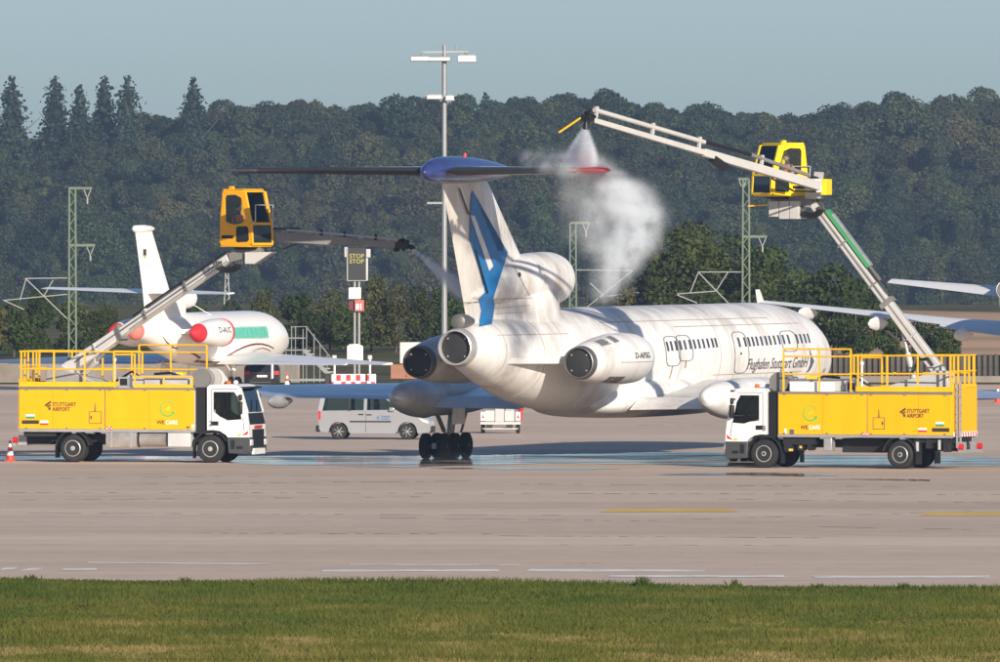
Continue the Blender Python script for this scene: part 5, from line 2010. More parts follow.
    so_ = [(-.80, .18), (-.72, .02), (.0, .0), (.62, .05), (.74, .22), (.66, .85), (.36, 2.02), (-.1, 2.08), (-.60, 2.08), (-.66, 2.0)]
    si_ = [(-.52, .98), (-.45, .90), (-.1, .82), (.20, .86), (.44, .98), (.42, 1.15), (.22, 1.82), (-.05, 1.93), (-.46, 1.92), (-.53, 1.82)]
    for s in (1, -1):
        sp = MB(X)
        ring_prism(sp, so_, si_, lambda u, v, k: (u, s * k, v), .60, .65)
        sp.build('cabin_side', cm, t, bevel=.015)
        MB(X).prism(si_, lambda u, v, k: (u, s * k, v), .615, .63).build('cabin_side_window', CGLASS, t)
        MB(X).prism([(.0, .20), (.0, .70), (.08, .76), (.50, .76), (.58, .66), (.60, .26), (.52, .18), (.06, .16)], lambda u, v, k: (u, s * k, v), .648, .66).build('cabin_lower_window', GLASS, t)
        MB(X).box(-.68, -.15, min(s * .645, s * .662), max(s * .645, s * .662), .30, .42).build('cabin_vent', BLACK, t)
    fr = MB(X)
    for u0, z0, u1, z1 in ((.34, 2.06, -.64, 2.08), (-.76, .02, .66, .02)):
        fr.bar((u0, 0, z0), (u1, 0, z1), 1.28, .07)
    fr.bar((-.77, 0, .1), (-.77, 0, .95), 1.26, .05, up=(1, 0, 0))
    for y in (-.6, .6):
        fr.bar((.72, y, .1), (.68, y, .85), .1, .08).bar((.68, y, .85), (.38, y, 2.05), .1, .08).bar((-.75, y, .9), (-.63, y, 2.05), .08, .08)
    fr.bar((.69, 0, .80), (.67, 0, .90), 1.25, .07).bar((.73, 0, .04), (.72, 0, .14), 1.25, .07)
    fr.build('cabin_frame', cm, t, bevel=.012)
    MB(X).prism([(-.55, 0), (.55, 0), (.55, 1), (-.55, 1)], lambda u, v, k: (.685 - .29 * v + k, u, .90 + 1.12 * v), -.02, .0).build('cabin_windscreen', CGLASS, t)
    MB(X).prism([(-.55, 0), (.55, 0), (.55, 1), (-.55, 1)], lambda u, v, k: (.725 - .04 * v + k, u, .14 + .66 * v), -.01, .012).build('cabin_lower_screen', GLASS, t)
    MB(X).prism([(-.55, 0), (.55, 0), (.55, 1), (-.55, 1)], lambda u, v, k: (-.73 + .10 * v + k, u, .95 + 1.05 * v), .0, .015).build('cabin_rear_window', CGLASS, t)
    MB(X).bar((-.3, -.25, .1), (-.3, -.25, .5), .4, .4).box(-.5, -.42, -.4, .0, .5, 1.15).build('operator_seat', BLACK, t)
    MB(X).box(-.65, .3, -.6, .6, 2.115, 2.15).box(-.5, -.35, -.45, -.3, 2.15, 2.25).build('cabin_roof_rack', cm, t)
    MB(X).path([(.72, -.7, .9), (.95, -.7, .95), (.95, -.7, 1.55), (1.0, .3, 1.55), (1.0, .3, .7)] if cfg['left'] else [(-.1, .72, .5), (-.1, .78, 1.2), (-.8, .78, 1.2), (-.82, .7, .5)], .022, 6).build('guard_rail', STEEL, t)
    MB(X).cyl((0, 0, -.12), (0, 0, .0), .5, .55, 20).build('slew_ring', BLACK, t)
    pw = M @ (X @ Vector((-.28, -.22 if cfg['left'] else .15, .12)))
    person('person', pw, rz + cfg['cabin_rz'], cfg['person'], VEST)
    # --- spray boom
    s0, s1 = cfg['spray'](TL, Mi)
    ax_ = (s1 - s0).normalized()
    upv = Vector((0, 0, 1)) - ax_ * ax_.z
    upv.normalize()
    sdv = ax_.cross(upv)
    bm_ = BOOMD if cfg['left'] else BOOM  # left spray boom: the tailplane's shade put into the paint as dark grey
    if cfg['left']:
        MB().bar(s0, s0.lerp(s1, .62), .28, .36, .24, .30).build('spray_boom', bm_, t, bevel=.02)
        MB().bar(s0.lerp(s1, .58), s0.lerp(s1, .93), .20, .26, .18, .24).build('spray_boom_extension', bm_, t, bevel=.02)
        MB().cyl(s0.lerp(s1, .12) + upv * .28, s0.lerp(s1, .94) + upv * .2, .05, .05, 10).build('fluid_pipe', STEEL, t)
        for k in (.38, .55, .78):
            MB().bar(s0.lerp(s1, k) + upv * .12, s0.lerp(s1, k) + upv * .36, .09).build('pipe_bracket', BLACK, t)
        MB().bar(s0.lerp(s1, -.02) + upv * .28, s0.lerp(s1, .22) + upv * .34, .08).build('boom_hose_guide', BLACK, t)
    else:
        MB().bar(s0, s0.lerp(s1, .50), .26, .32, .22, .27).build('spray_boom', bm_, t, bevel=.02)
        MB().bar(s0.lerp(s1, .46), s0.lerp(s1, .97), .16, .20, .13, .17).build('spray_boom_extension', bm_, t, bevel=.02)
        MB().cyl(s0.lerp(s1, .50) + upv * .36, s0.lerp(s1, .97) + upv * .36, .085, .085, 12).build('fluid_pipe', BOOM, t)
        MB().cyl(s0.lerp(s1, .28) + upv * .40, s0.lerp(s1, .60) + upv * .36, .06, .06, 10).build('fluid_hose', BLACK, t)
        MB().cyl(s0.lerp(s1, .05) + upv * .28, s0.lerp(s1, .30) + upv * .40, .07, .07, 10).build('fluid_hose', BOOMD, t)
        for k in (.25, .52, .72, .96):
            MB().bar(s0.lerp(s1, k) + upv * .1, s0.lerp(s1, k) + upv * .5, .10).build('pipe_bracket', BOOM, t)
        MB().bar(s0.lerp(s1, .40) - upv * .3, s0.lerp(s1, .46) - upv * .12, .3, .2).build('boom_roller', BLACK, t)
        MB().bar(TL(812, 192, .6), s0 + ax_ * .1, .5, .5, .4, .5).build('boom_hinge', BOOM, t, bevel=.03)
        MB().bar(TL(819, 172, .9), TL(817, 198, .9), .3, .25).build('hinge_plate', BOOM, t)
        MB().lathe([(-.2, .1), (-.2, .28), (.2, .28), (.2, .1)], TL(815, 184, 1.0), (0, 1, 0), 18).build('hinge_wheel', BLACK, t)
        MB().box(*(lambda q: (q.x - .32, q.x, .5, 1.1, q.z - .28, q.z + .28))(TL(820.5, 187, .8))).build('yellow_counter_box', CABY2, t, bevel=.02)
        MB().bar(TL(786, 204, f * .3), TL(748, 206, f * .3), .05, .05).build('feeler_rod', YRAIL, t)
    MB().path([s0 - upv * .2, s0.lerp(s1, .1) - upv * .42, s0.lerp(s1, .2) - upv * .2], .035, 6).build('boom_hose', BLACK, t)
    nz = MB()
    rnd = random.Random(5 + n)
    for k in range(9):
        c = s1 + ax_ * rnd.uniform(-.35, .2) + upv * rnd.uniform(-.18, .22) + sdv * rnd.uniform(-.15, .15)
        e = c + Vector((rnd.uniform(-.2, .2), rnd.uniform(-.15, .15), rnd.uniform(-.2, .2)))
        nz.cyl(c, e, rnd.uniform(.04, .08), None, 8)
    nz.bar(s1 - ax_ * .35, s1 + ax_ * .12, .2, .24)
    nz.build('nozzle_head', BLACK, t)
    if cfg['left']:
        MB().lathe([(0, .05), (.1, .09), (.24, .06), (.3, .03)], s1 + ax_ * .1, ax_ - upv * .35, 14).build('nozzle', BLACK, t)
    else:
        MB().lathe([(0, .06), (.15, .10), (.28, .12), (.3, .05)], s1 + Vector((0, 0, -.1)), (0, 0, -1), 14).build('nozzle', BLACK, t)
        MB().bar(s1 + ax_ * .3 - upv * .05, s1 + ax_ * 1.35 - upv * .75, .05).build('feeler_rod', YRAIL, t)
        MB().box(s1.x - .1, s1.x + .1, s1.y - .1, s1.y + .1, s1.z - .02, s1.z + .02)
    return t, M, s0, s1


OL = (-15.02, 526.1, 0)
OR_ = (14.42, 513.77, 0)
PSL, PSR = R(14), R(22)
cfgL = dict(left=True, yb=-4.3, pivot=(62, 374), elbow=(230, 258), mid=.36, link=[(262, 249), (240, 256)], box=[(247.5, 252), (275, 264)], cabin=(247, 246.5), cabin_rz=R(-37) + PSL, cabin_mat=CABY,
            person='operator in an orange vest inside the left raised cabin', spray=lambda TL, Mi: (TL(270, 236.5, -3.7), TL(405, 245.5, -3.0)),
            words=[('STUTTGART', 52.4, 406.2, 76, INK), ('AIRPORT', 52.4, 411, 70, INK), ('WE', 156.6, 424.2, 164.5, INK), ('CARE', 165.5, 424.2, 177.6, SIGNW)],
            bird=[[(50.6, 400.8), (44.0, 405.4), (46.0, 406.2), (51, 402.8)], [(50.6, 404.2), (46.2, 406.4), (47.6, 407.6), (50.8, 405.8)], [(50.6, 407.0), (47.8, 407.8), (49.0, 410.2), (50.4, 410)]],
            circle=(167.3, 408.7, 7.3), hatch=(89, 411.4, 101.6, 423.6),
            strips=[('sticker', 25.8, 414.2, 34.5, 416.4, SIGNW), ('sticker', 25.8, 416.4, 34.5, 418.6, GREEN), ('sticker', 21.8, 420.2, 38.8, 424, INK), ('sticker', 40.2, 420.6, 48.2, 423.2, SIGNW), ('sticker', 40.2, 423.2, 48.2, 425, REDP),
                    ('sticker', 107, 426.2, 111.4, 430.4, SIGNW), ('sticker', 107, 426.2, 108.6, 427.8, REDP, .002), ('sticker', 109.8, 426.2, 111.4, 427.8, REDP, .002), ('sticker', 108.4, 427.6, 110, 429.2, REDP, .002), ('sticker', 107, 429, 108.6, 430.4, REDP, .002), ('sticker', 109.8, 429, 111.4, 430.4, REDP, .002),
                    ('sticker', 191.5, 424.5, 194, 427.5, SIGNW), ('sticker', 186, 426.4, 189.6, 427.6, INK), ('sticker', 191.5, 429, 194, 431.6, SIGNW)])
build_truck(OL, -PSL, -1, '7', 'yellow and white de-icing truck number 7 at the left, facing right', cfgL)
SPR = {}


def right_spray(TL, Mi):
    a = TL(818, 186, 1.7)
    b = Mi @ P(586, 118, 503.4)
    return a, b


cfgR = dict(left=False, yb=0.3, pivot=(941, 374), elbow=(813, 203), mid=.42, link=[(776, 199), (800, 200)], box=[(803, 201), (772, 219)], cabin=(779, 196), cabin_rz=R(212) - (math.pi - PSR), cabin_mat=CABY2,
            person='operator inside the bright yellow raised cabin at the right', spray=right_spray,
            words=[('STUTTGART', 906.8, 412.8, 929.5, INK), ('AIRPORT', 906.8, 417.6, 923.9, INK), ('WE', 800.6, 429.2, 808, INK), ('CARE', 809, 429.2, 820.3, SIGNW)],
            bird=[[(905.4, 407.6), (899.0, 412.2), (901.0, 413.0), (905.8, 409.6)], [(905.4, 411.0), (901.2, 413.2), (902.6, 414.4), (905.6, 412.6)], [(905.4, 413.8), (902.8, 414.6), (904.0, 417.2), (905.2, 417)]],
            circle=(810.2, 413.3, 7.2), hatch=(873, 417.4, 884.7, 429.4),
            strips=[('sticker', 935.6, 422, 944, 424.2, SIGNW), ('sticker', 935.6, 424.2, 944, 426.6, GREEN), ('sticker', 932, 428, 949.4, 432, INK), ('sticker', 918.2, 428, 926.7, 430.2, SIGNW), ('sticker', 918.2, 430.2, 926.7, 432, REDP),
                    ('sticker', 863.4, 432, 867.6, 436.2, SIGNW), ('sticker', 863.4, 432, 864.9, 433.4, REDP, .002), ('sticker', 866.1, 432, 867.6, 433.4, REDP, .002), ('sticker', 864.8, 433.4, 866.2, 434.8, REDP, .002), ('sticker', 863.4, 434.8, 864.9, 436.2, REDP, .002), ('sticker', 866.1, 434.8, 867.6, 436.2, REDP, .002),
                    ('sticker', 789.6, 429.4, 794, 434.6, INKG), ('sticker', 784.5, 428.5, 786.5, 434, SIGNW)])
_, MR, sR0, sR1 = build_truck(OR_, math.pi - PSR, 1, '8', 'yellow and white de-icing truck number 8 at the right, facing left', cfgR)
NOZ_R = MR @ sR1

# ================================================================ OTHER VEHICLES AND EQUIPMENT
# --- silver van behind the airliner
dv = gd(439.6)
VO = ((340.5 - 500) / F * dv, dv + .85, 0)
van = thing('van', VO, R(-5), 'silver panelled van with side windows parked behind the airliner gear', 'van')
SILVER = mat('silver_paint', (0.36, 0.36, 0.375), 0.3, metal=0.4, var=0.05, coat=.4)


def vw(v):
    return float(np.interp(v, [0.2, .9, 1.15, 1.83], [.84, .88, .86, .70]))


def arch(cx, r, k=9):
    return [(cx + r * math.cos(math.pi - math.pi * i / k), .32 + r * math.sin(math.pi - math.pi * i / k)) for i in range(k + 1)]


lowp = [(-.76, .40), (-.78, .62), (-.755, 1.12), (2.64, 1.17), (3.25, 1.04), (3.52, .88), (3.60, .60), (3.58, .30), (3.1, .24)]
lowp += arch(2.69, .38)[::-1] + [(2.2, .24), (.45, .24)] + arch(0, .38)[::-1] + [(-.42, .28), (-.7, .30)]
MB().loft([[(u, q * vw(v), v) for u, v in lowp] for q in (-1, -.97, -.6, .6, .97, 1)]).build('body', SILVER, van, 30)
roofp = [(-.67, 1.63), (-.64, 1.70), (-.54, 1.79), (-.2, 1.83), (1.2, 1.83), (1.72, 1.77), (1.86, 1.66), (1.8, 1.63)]
MB().loft([[(u, q * vw(v), v) for u, v in roofp] for q in (-1, -.92, -.5, .5, .92, 1)]).build('roof', SILVER, van, 30)
VGL = clear_glass('van_glass', (.60, .68, .64))
for s in (1, -1):
    yw = lambda z: s * (vw(z) - .02)
    for (u0, u1, wd) in ((-.73, -.62, .17), (.42, .43, .08), (1.04, 1.05, .12), (2.60, 1.80, .10)):
        MB().bar((u0, yw(1.12), 1.10), (u1, yw(1.64), 1.66), wd, .05, up=(0, 1, 0)).build('window_pillar', SILVER if wd > .09 else BLACK, van)
    for q in ([(-.66, 1.13), (.40, 1.13), (.40, 1.64), (-.56, 1.64)], [(.46, 1.13), (.99, 1.13), (.99, 1.64), (.46, 1.64)], [(1.12, 1.13), (2.52, 1.15), (1.78, 1.62), (1.12, 1.64)]):
        MB().prism(q, lambda u, v, k: (u, s * (vw(v) + k), v), -.03, -.022).build('side_window', VGL, van)
    for x in (.35, 1.35):
        MB().box(x, x + .12, s * .4 - .22, s * .4 + .22, .9, 1.42).box(x, x + .1, s * .4 - .1, s * .4 + .1, 1.44, 1.6).build('seat', DARK, van, bevel=.03)
    MB().box(.45, 2.05, min(s * .86, s * .90), max(s * .86, s * .90), .68, .73).build('side_moulding', BLACK, van)
    MB().box(.78, .98, min(s * .87, s * .90), max(s * .87, s * .90), .96, 1.0).box(1.1, 1.3, min(s * .87, s * .90), max(s * .87, s * .90), .95, .99).build('door_handle', BLACK, van)
    for x in (0, 2.69):
        w_ = MB().lathe([(-.09, .21), (-.1, .28), (-.07, .315), (.07, .315), (.1, .28), (.09, .21)], (x, s * .78, .315), (0, 1, 0), 28).build('wheel', RUBBER, van)
        MB().lathe([(s * .085, .215), (s * .09, .19), (s * .06, .15), (s * .08, .05)], (x, s * .78, .315), (0, 1, 0), 20).build('rim', RIM, w_)
        sp = MB()
        for k in range(7):
            a = 2 * math.pi * k / 7
            sp.bar((x, s * .875, .315), (x + .2 * math.cos(a), s * .865, .315 + .2 * math.sin(a)), .04, .02)
        sp.build('spokes', STEEL, w_)
    MB().box(1.98, 2.2, min(s * .82, s * 1.0), max(s * .82, s * 1.0), 1.1, 1.26).build('mirror', SILVER, van, bevel=.03)
    MB().prism([(3.1, .86), (3.5, .74), (3.54, .62), (3.3, .68)], lambda u, v, q: (u, s * (vw(v) - .04 + q), v), -.02, .06).build('headlamp', MATS['lamp_glass'], van)
    MB().box(-.79, -.70, min(s * .72, s * .87), max(s * .72, s * .87), .78, 1.12).build('tail_lamp', REDP, van)
    MB().box(1.06, 1.075, min(s * .84, s * .872), max(s * .84, s * .872), .3, 1.1).build('door_seam', INKG, van)
MB().box(-.90, -.60, -.82, .82, .30, .55).build('rear_bumper', BLACK, van, bevel=.04)
MB().box(3.5, 3.64, -.75, .75, .26, .52).build('front_bumper', BLACK, van, bevel=.04)
MB().prism([(-.72, 0), (.72, 0), (.62, 1), (-.62, 1)], lambda u, v, q: (2.58 - .78 * v + q * .5, u, 1.19 + .45 * v + q), -.01, .002).build('windscreen', VGL, van)
MB().prism([(1.48, .86), (1.62, .78), (1.55, .86), (1.63, .95)], lambda u, v, q: (u, -q, v), .87, .893).build('bird_emblem', ACB, van)
lettering('lettering', 'Flughafen', .095, lambda u, v: (1.67 + u, -.892, .88 + v), ACB, van)
lettering('lettering', 'Stuttgart', .095, lambda u, v: (1.67 + u, -.892, .79 + v), ACB, van)

# --- small white equipment trolley under the tail
dc = gd(433.4)
tr = thing('equipment_trolley', ((500.5 - 500) / F * dc, dc, 0), 0, 'small white two-box equipment trolley seen end-on under the tail', 'trolley')
WBX = mat('trolley_white', (.50, .48, .46), .5, var=.08, tint=(.35, .32, .28), tint_amt=.3)
for x0, x1 in ((-.62, -.24), (.16, .55)):
    MB().box(x0, x1, -.3, .6, .48, .92).build('box', WBX, tr, bevel=.02)
MB().box(-.80, .80, -.32, -.24, .36, .46).box(-.8, .8, .5, .58, .36, .46).build('frame', WBX, tr)
MB().box(-.22, .14, -.3, .3, .46, 1.0).cyl((-.12, -.1, 1.0), (-.12, -.1, 1.16), .06).build('pump', GREY, tr, bevel=.02)
MB().box(.2, .54, -.2, .5, .92, 1.12).build('top_box', GREY, tr, bevel=.02)
for x in (-.7, .7):
    MB().lathe([(-.07, .1), (-.08, .17), (-.05, .2), (.05, .2), (.08, .17), (.07, .1)], (x, .1, .2), (1, 0, 0), 20).build('wheel', RUBBER, tr)
    MB().box(x - .09, x + .09, -.34, -.325, .52, .86).build('reflector_board', SIGNW, tr)
    MB().prism([(x - .06, .62), (x + .06, .62), (x, .76)], lambda u, v, q: (u, q, v), -.35, -.341).build('reflector', REDP, tr)
MB().cyl((-.7, .1, .2), (.7, .1, .2), .03).box(-.7, .7, -.36, -.33, .17, .21).build('axle', STEEL, tr)
for x in (-.45, .36):
    MB().box(x - .13, x + .13, -.33, -.245, .2, .36).build('lower_locker', BLACK, tr)
MB().cyl((.80, -.1, .5), (.80, -.1, .95), .07, .07, 12).ell((.80, -.1, .98), (.13, .1, .1)).build('fire_extinguisher', REDP, tr)

# --- white business jet with red engine covers
TF = R(20)
SF, CF = math.sin(TF), math.cos(TF)
N0 = Vector((-10.55, 716, 0))
jet = thing('business_jet', N0, math.pi / 2 - TF, 'white three-engined business jet with red engine covers behind the left truck', 'business jet')
JW = mat('jet_white', (.80, .775, .74), .35, var=.03, coat=.3)
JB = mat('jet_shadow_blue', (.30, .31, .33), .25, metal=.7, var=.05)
MAROON = mat('jet_maroon', (.13, .012, .025), .4)
TEAL = mat('window_shade_teal', (.10, .46, .34), .5, var=.15, scale=3)
REDC = mat('engine_cover_red', (.60, .018, .030), .65, var=.12, bump=.3, bscale=6)
PINKC = mat('engine_cover_faded', (.68, .17, .13), .7, var=.12, bump=.3, bscale=6)
JF = catmull([(-19.8, 2.95, .34), (-18.5, 2.90, .52), (-16.5, 2.76, .88), (-14, 2.58, 1.18), (-11, 2.48, 1.32), (-8, 2.47, 1.33), (-5, 2.48, 1.32), (-3.5, 2.48, 1.25), (-2.2, 2.42, 1.03), (-1.2, 2.33, .72), (-.4, 2.22, .38), (0, 2.2, .05)], 5)
JA, JZ, JR = [np.array([q[i] for q in JF]) for i in range(3)]
MB().loft([[L(a, r * math.cos(t), zc + r * math.sin(t)) for t in [2 * math.pi * i / 40 for i in range(40)]] for a, zc, r in JF]).build('fuselage', JW, jet, 40)


def jskin(a, z, off=.01):
    zc, r = float(np.interp(a, JA, JZ)), float(np.interp(a, JA, JR))
    b = math.sqrt(max(r * r - (z - zc) ** 2, 0))
    k = (r + off) / r
    return L(a, b * k, zc + (z - zc) * k)


def j_on(px, py):
    b = 1.2
    for _ in range(12):
        t = (px - 500) / F
        a = (t * (N0.y - b * SF) - N0.x - b * CF) / (SF - t * CF)
        a = max(min(a, -.1), -19.7)
        z = H - (py - HZ) / F * (N0.y + a * CF - b * SF)
        zc, r = float(np.interp(a, JA, JZ)), float(np.interp(a, JA, JR))
        b = math.sqrt(max(r * r - (z - zc) ** 2, 0.0))
    return a, z


def jstrip(name, pts, w0, m):
    q = [j_on(*p) for p in pts]
    v = []
    for i, (a, z) in enumerate(q):
        w_ = w0 * (.35 + .65 * math.sin(math.pi * min(1, max(0, (i + .3) / len(q)))))
        v += [jskin(a, z - w_), jskin(a, z + w_)]
    return MB().add(v, [(2 * i, 2 * i + 1, 2 * i + 3, 2 * i + 2) for i in range(len(q) - 1)]).build(name, m, jet)


sw = [(163, 337), (166, 342), (170, 347), (177, 353.5), (185, 358), (195, 361), (205, 362), (213, 361.5), (220, 359.5), (228, 355.5), (235, 351.5), (243, 347.5), (250, 345), (256, 344), (262, 344), (268, 345.5), (273, 348), (279, 354)]
jstrip('swoosh_stripe', sw, .05, MAROON)
jstrip('swoosh_line', [(252, 352), (257, 349), (263, 348), (269, 350), (274, 355)], .02, MAROON)
a0, z0 = j_on(231, 338)
a1, z1 = j_on(266, 327.5)
for k in range(9):
    u0, u1 = a0 + (a1 - a0) * k / 9, a0 + (a1 - a0) * (k + .86) / 9
    v = []
    for j in range(4):
        z = z0 + (z1 - z0) * j / 3
        v += [jskin(u0, z, .035), jskin(u1, z, .035)]
    MB().add(v, [(2 * j, 2 * j + 1, 2 * j + 3, 2 * j + 2) for j in range(3)]).build('window_shade', TEAL, jet)
v = []
for j in range(5):
    z = z0 - .06 + (z1 - z0 + .12) * j / 4
    v += [jskin(a0 - .12, z, .02), jskin(a1 + .1, z, .02)]
MB().add(v, [(2 * j, 2 * j + 1, 2 * j + 3, 2 * j + 2) for j in range(4)]).build('window_band', mat('teal_pale', (.30, .52, .44), .5), jet)
# fin and tailplane
fz = [(3.6, -18.6, -13.2, .16), (4.9, -18.9, -15.4, .13), (7.75, -19.9, -17.7, .08)]
MB().loft([[L(le + (te - le) * u, s_ * h * float(np.interp(u, [q[0] for q in AIR], [q[1] for q in AIR])), z) for s_, us in ((1, [i / 10 for i in range(11)]), (-1, [i / 10 for i in range(10, -1, -1)])) for u in us] for z, te, le, h in fz]).build('fin', JW, jet, 50)
MB().loft([[L(a, r * math.cos(t), 7.82 + r * math.sin(t)) for t in [2 * math.pi * i / 14 for i in range(14)]] for a, r in ((-20.1, .05), (-19.9, .17), (-18.8, .19), (-17.9, .15), (-17.4, .04))]).build('fin_cap', JW, jet, 60)
MB().box(-18.95, -18.75, -.13, .13, 6.55, 6.85).build('flag_mark', INK, jet)
MB().box(-18.95, -18.75, -.135, .135, 6.48, 6.55).build('flag_mark', mat('flag_gold', (.6, .4, .05), .5), jet)
for sd in (1, -1):
    MB().loft(wing_rings([(.1, -15.9, -18.4, 4.78, .12, 2), (4.7, -18.9, -20.2, 4.98 if sd < 0 else 4.75, .05, 2)], sd)).build('tailplane', JW, jet, 50)
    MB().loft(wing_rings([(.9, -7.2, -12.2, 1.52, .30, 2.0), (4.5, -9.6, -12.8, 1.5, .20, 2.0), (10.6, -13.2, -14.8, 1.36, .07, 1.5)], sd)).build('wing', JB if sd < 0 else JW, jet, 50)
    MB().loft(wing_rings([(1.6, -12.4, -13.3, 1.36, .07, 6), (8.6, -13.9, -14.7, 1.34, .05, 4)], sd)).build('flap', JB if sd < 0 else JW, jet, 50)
    zc = 2.84
    MB().loft([[L(a, sd * 2.08 + r * math.cos(t), zc + r * math.sin(t)) for t in [2 * math.pi * i / 30 for i in range(30)]] for a, r in catmull([(-17.0, .42), (-16.3, .54), (-15.2, .66), (-14.2, .68), (-13.8, .62)], 3)]).build('engine_nacelle', JW, jet, 50)
    MB().loft([[L(a, sd * 2.08 + r * math.cos(t), zc + r * math.sin(t)) for t in [2 * math.pi * i / 24 for i in range(24)]] for a, r in ((-17.75, .02), (-17.6, .22), (-17.2, .36), (-16.9, .46))]).build('exhaust_cover', REDC, jet, 60)
    MB().loft([[L(a, sd * 2.08 + r * math.cos(t), zc + r * math.sin(t)) for t in [2 * math.pi * i / 30 for i in range(30)]] for a, r in ((-14.0, .695), (-13.8, .67), (-13.6, .4), (-13.55, .1))]).build('intake_cover', REDC, jet, 60)
    MB().prism([(-16.6, .6), (-14.4, 1.0), (-14.4, 1.6), (-16.0, 1.6)], lambda u, v, q: L(u, sd * v, 2.9 + q), -.1, .1).build('pylon', JW, jet)
    MB().cyl(L(-11.6, sd * 1.9, .35), L(-11.6, sd * 1.8, 1.4), .08, .1, 10).build('gear_strut', JW, jet)
    for o_ in (-.16, .16):
        MB().lathe([(-.09, .15), (-.1, .3), (-.06, .35), (.06, .35), (.1, .3), (.09, .15)], L(-11.6, sd * 1.9 + o_, .35), (0, 1, 0), 20).build('wheel', RUBBER, jet)
    MB().box(-12.2, -11.2, -sd * 1.62 - .02, -sd * 1.62 + .02, .5, 1.3).build('gear_door', JW, jet)
vs, fs = text_uv('D-AUC', .40, 0, 1.0, .006, .1)
def jn_(u, v):
    a = -15.75 + u * 1.15
    r = float(np.interp(a, [-17, -16.3, -15.2, -14.2, -13.8], [.42, .54, .66, .68, .62])) + .012
    t = .02 + v / r
    return L(a, 2.08 + r * math.cos(t), 2.84 + r * math.sin(t))
MB().add([jn_(u, v) for u, v in vs if True], fs).build('lettering', INK, jet)
MB().loft([[L(a, r * math.cos(t), 2.95 + r * math.sin(t)) for t in [2 * math.pi * i / 24 for i in range(24)]] for a, r in ((-20.15, .05), (-20.1, .30), (-19.95, .40), (-19.7, .41))]).build('exhaust_cover', PINKC, jet, 60)
MB().loft([[L(a, r * math.cos(t), zc + r * math.sin(t)) for t in [2 * math.pi * i / 28 for i in range(28)]] for a, zc, r in catmull([(-18.2, 3.6, .2), (-16.5, 4.0, .36), (-14.6, 4.42, .47), (-13.3, 4.48, .5), (-12.9, 4.48, .46)], 3)]).build('centre_intake', JW, jet, 50)
MB().loft([[L(a, .46 * hw, z) for hw, z in ((1, zb), (1, zt), (-1, zt), (-1, zb))] for a, zb, zt in ((-18.0, 3.0, 3.9), (-16, 3.2, 4.3), (-14.4, 3.4, 4.3))]).build('intake_fairing', JW, jet, 60)
MB().cyl(L(-13.2, .0, 4.48), L(-12.85, 0, 4.48), .44, .44, 24).build('intake_cover', MAROON, jet)
MB().cyl(L(-1.6, 0, .3), L(-1.6, 0, 1.8), .06, .06, 10).build('gear_strut', JW, jet)
MB().lathe([(-.08, .12), (-.09, .24), (.09, .24), (.08, .12)], L(-1.6, .1, .25), (0, 1, 0), 16).build('wheel', RUBBER, jet)
MB().bar(L(-13.2, .3, 4.2), L(-10.8, .7, 3.45), .03).build('antenna', SIGNW, jet)

# --- airliner beyond the right edge: its tailplane, tail cone and left wing reach into the picture
TB = R(13)
B0 = P(1005, 290, 660)
B0.z = 0
far = thing('background_airliner', B0, math.pi / 2 - TB, 'white airliner at the right edge seen from behind with grey swept wing', 'airliner')
BW = mat('far_airliner_white', (.78, .77, .75), .4, var=.03)
BG = mat('far_airliner_grey', (.80, .80, .80), .4, metal=0.0, var=.06)
BF = catmull([(0, 5.2, .40), (1.5, 5.1, .62), (5, 4.7, 1.25), (9, 4.2, 1.85), (12, 3.95, 1.97), (22, 3.95, 1.97), (30, 3.95, 1.97), (33, 3.8, 1.6), (35, 3.6, .9), (35.8, 3.5, .1)], 4)
MB().loft([[L(a, r * math.cos(t), zc + r * math.sin(t)) for t in [2 * math.pi * i / 36 for i in range(36)]] for a, zc, r in BF]).build('fuselage', BW, far, 50)
MB().lathe([(-.02, .1), (-.06, .34), (.1, .42), (.12, .18)], L(0, 0, 5.2), (1, 0, 0), 20).build('tail_cone_exhaust', ACD, far)
MB().loft([[L(le + (te - le) * u, s_ * .2 * float(np.interp(u, [q[0] for q in AIR], [q[1] for q in AIR])), z) for s_, us in ((1, [i / 10 for i in range(11)]), (-1, [i / 10 for i in range(10, -1, -1)])) for u in us] for z, te, le in ((5.4, 1.2, 6.0), (8.6, .2, 1.8))]).build('fin', BW, far, 50)  # unseen fin, cut small so its shadow stays off the wing
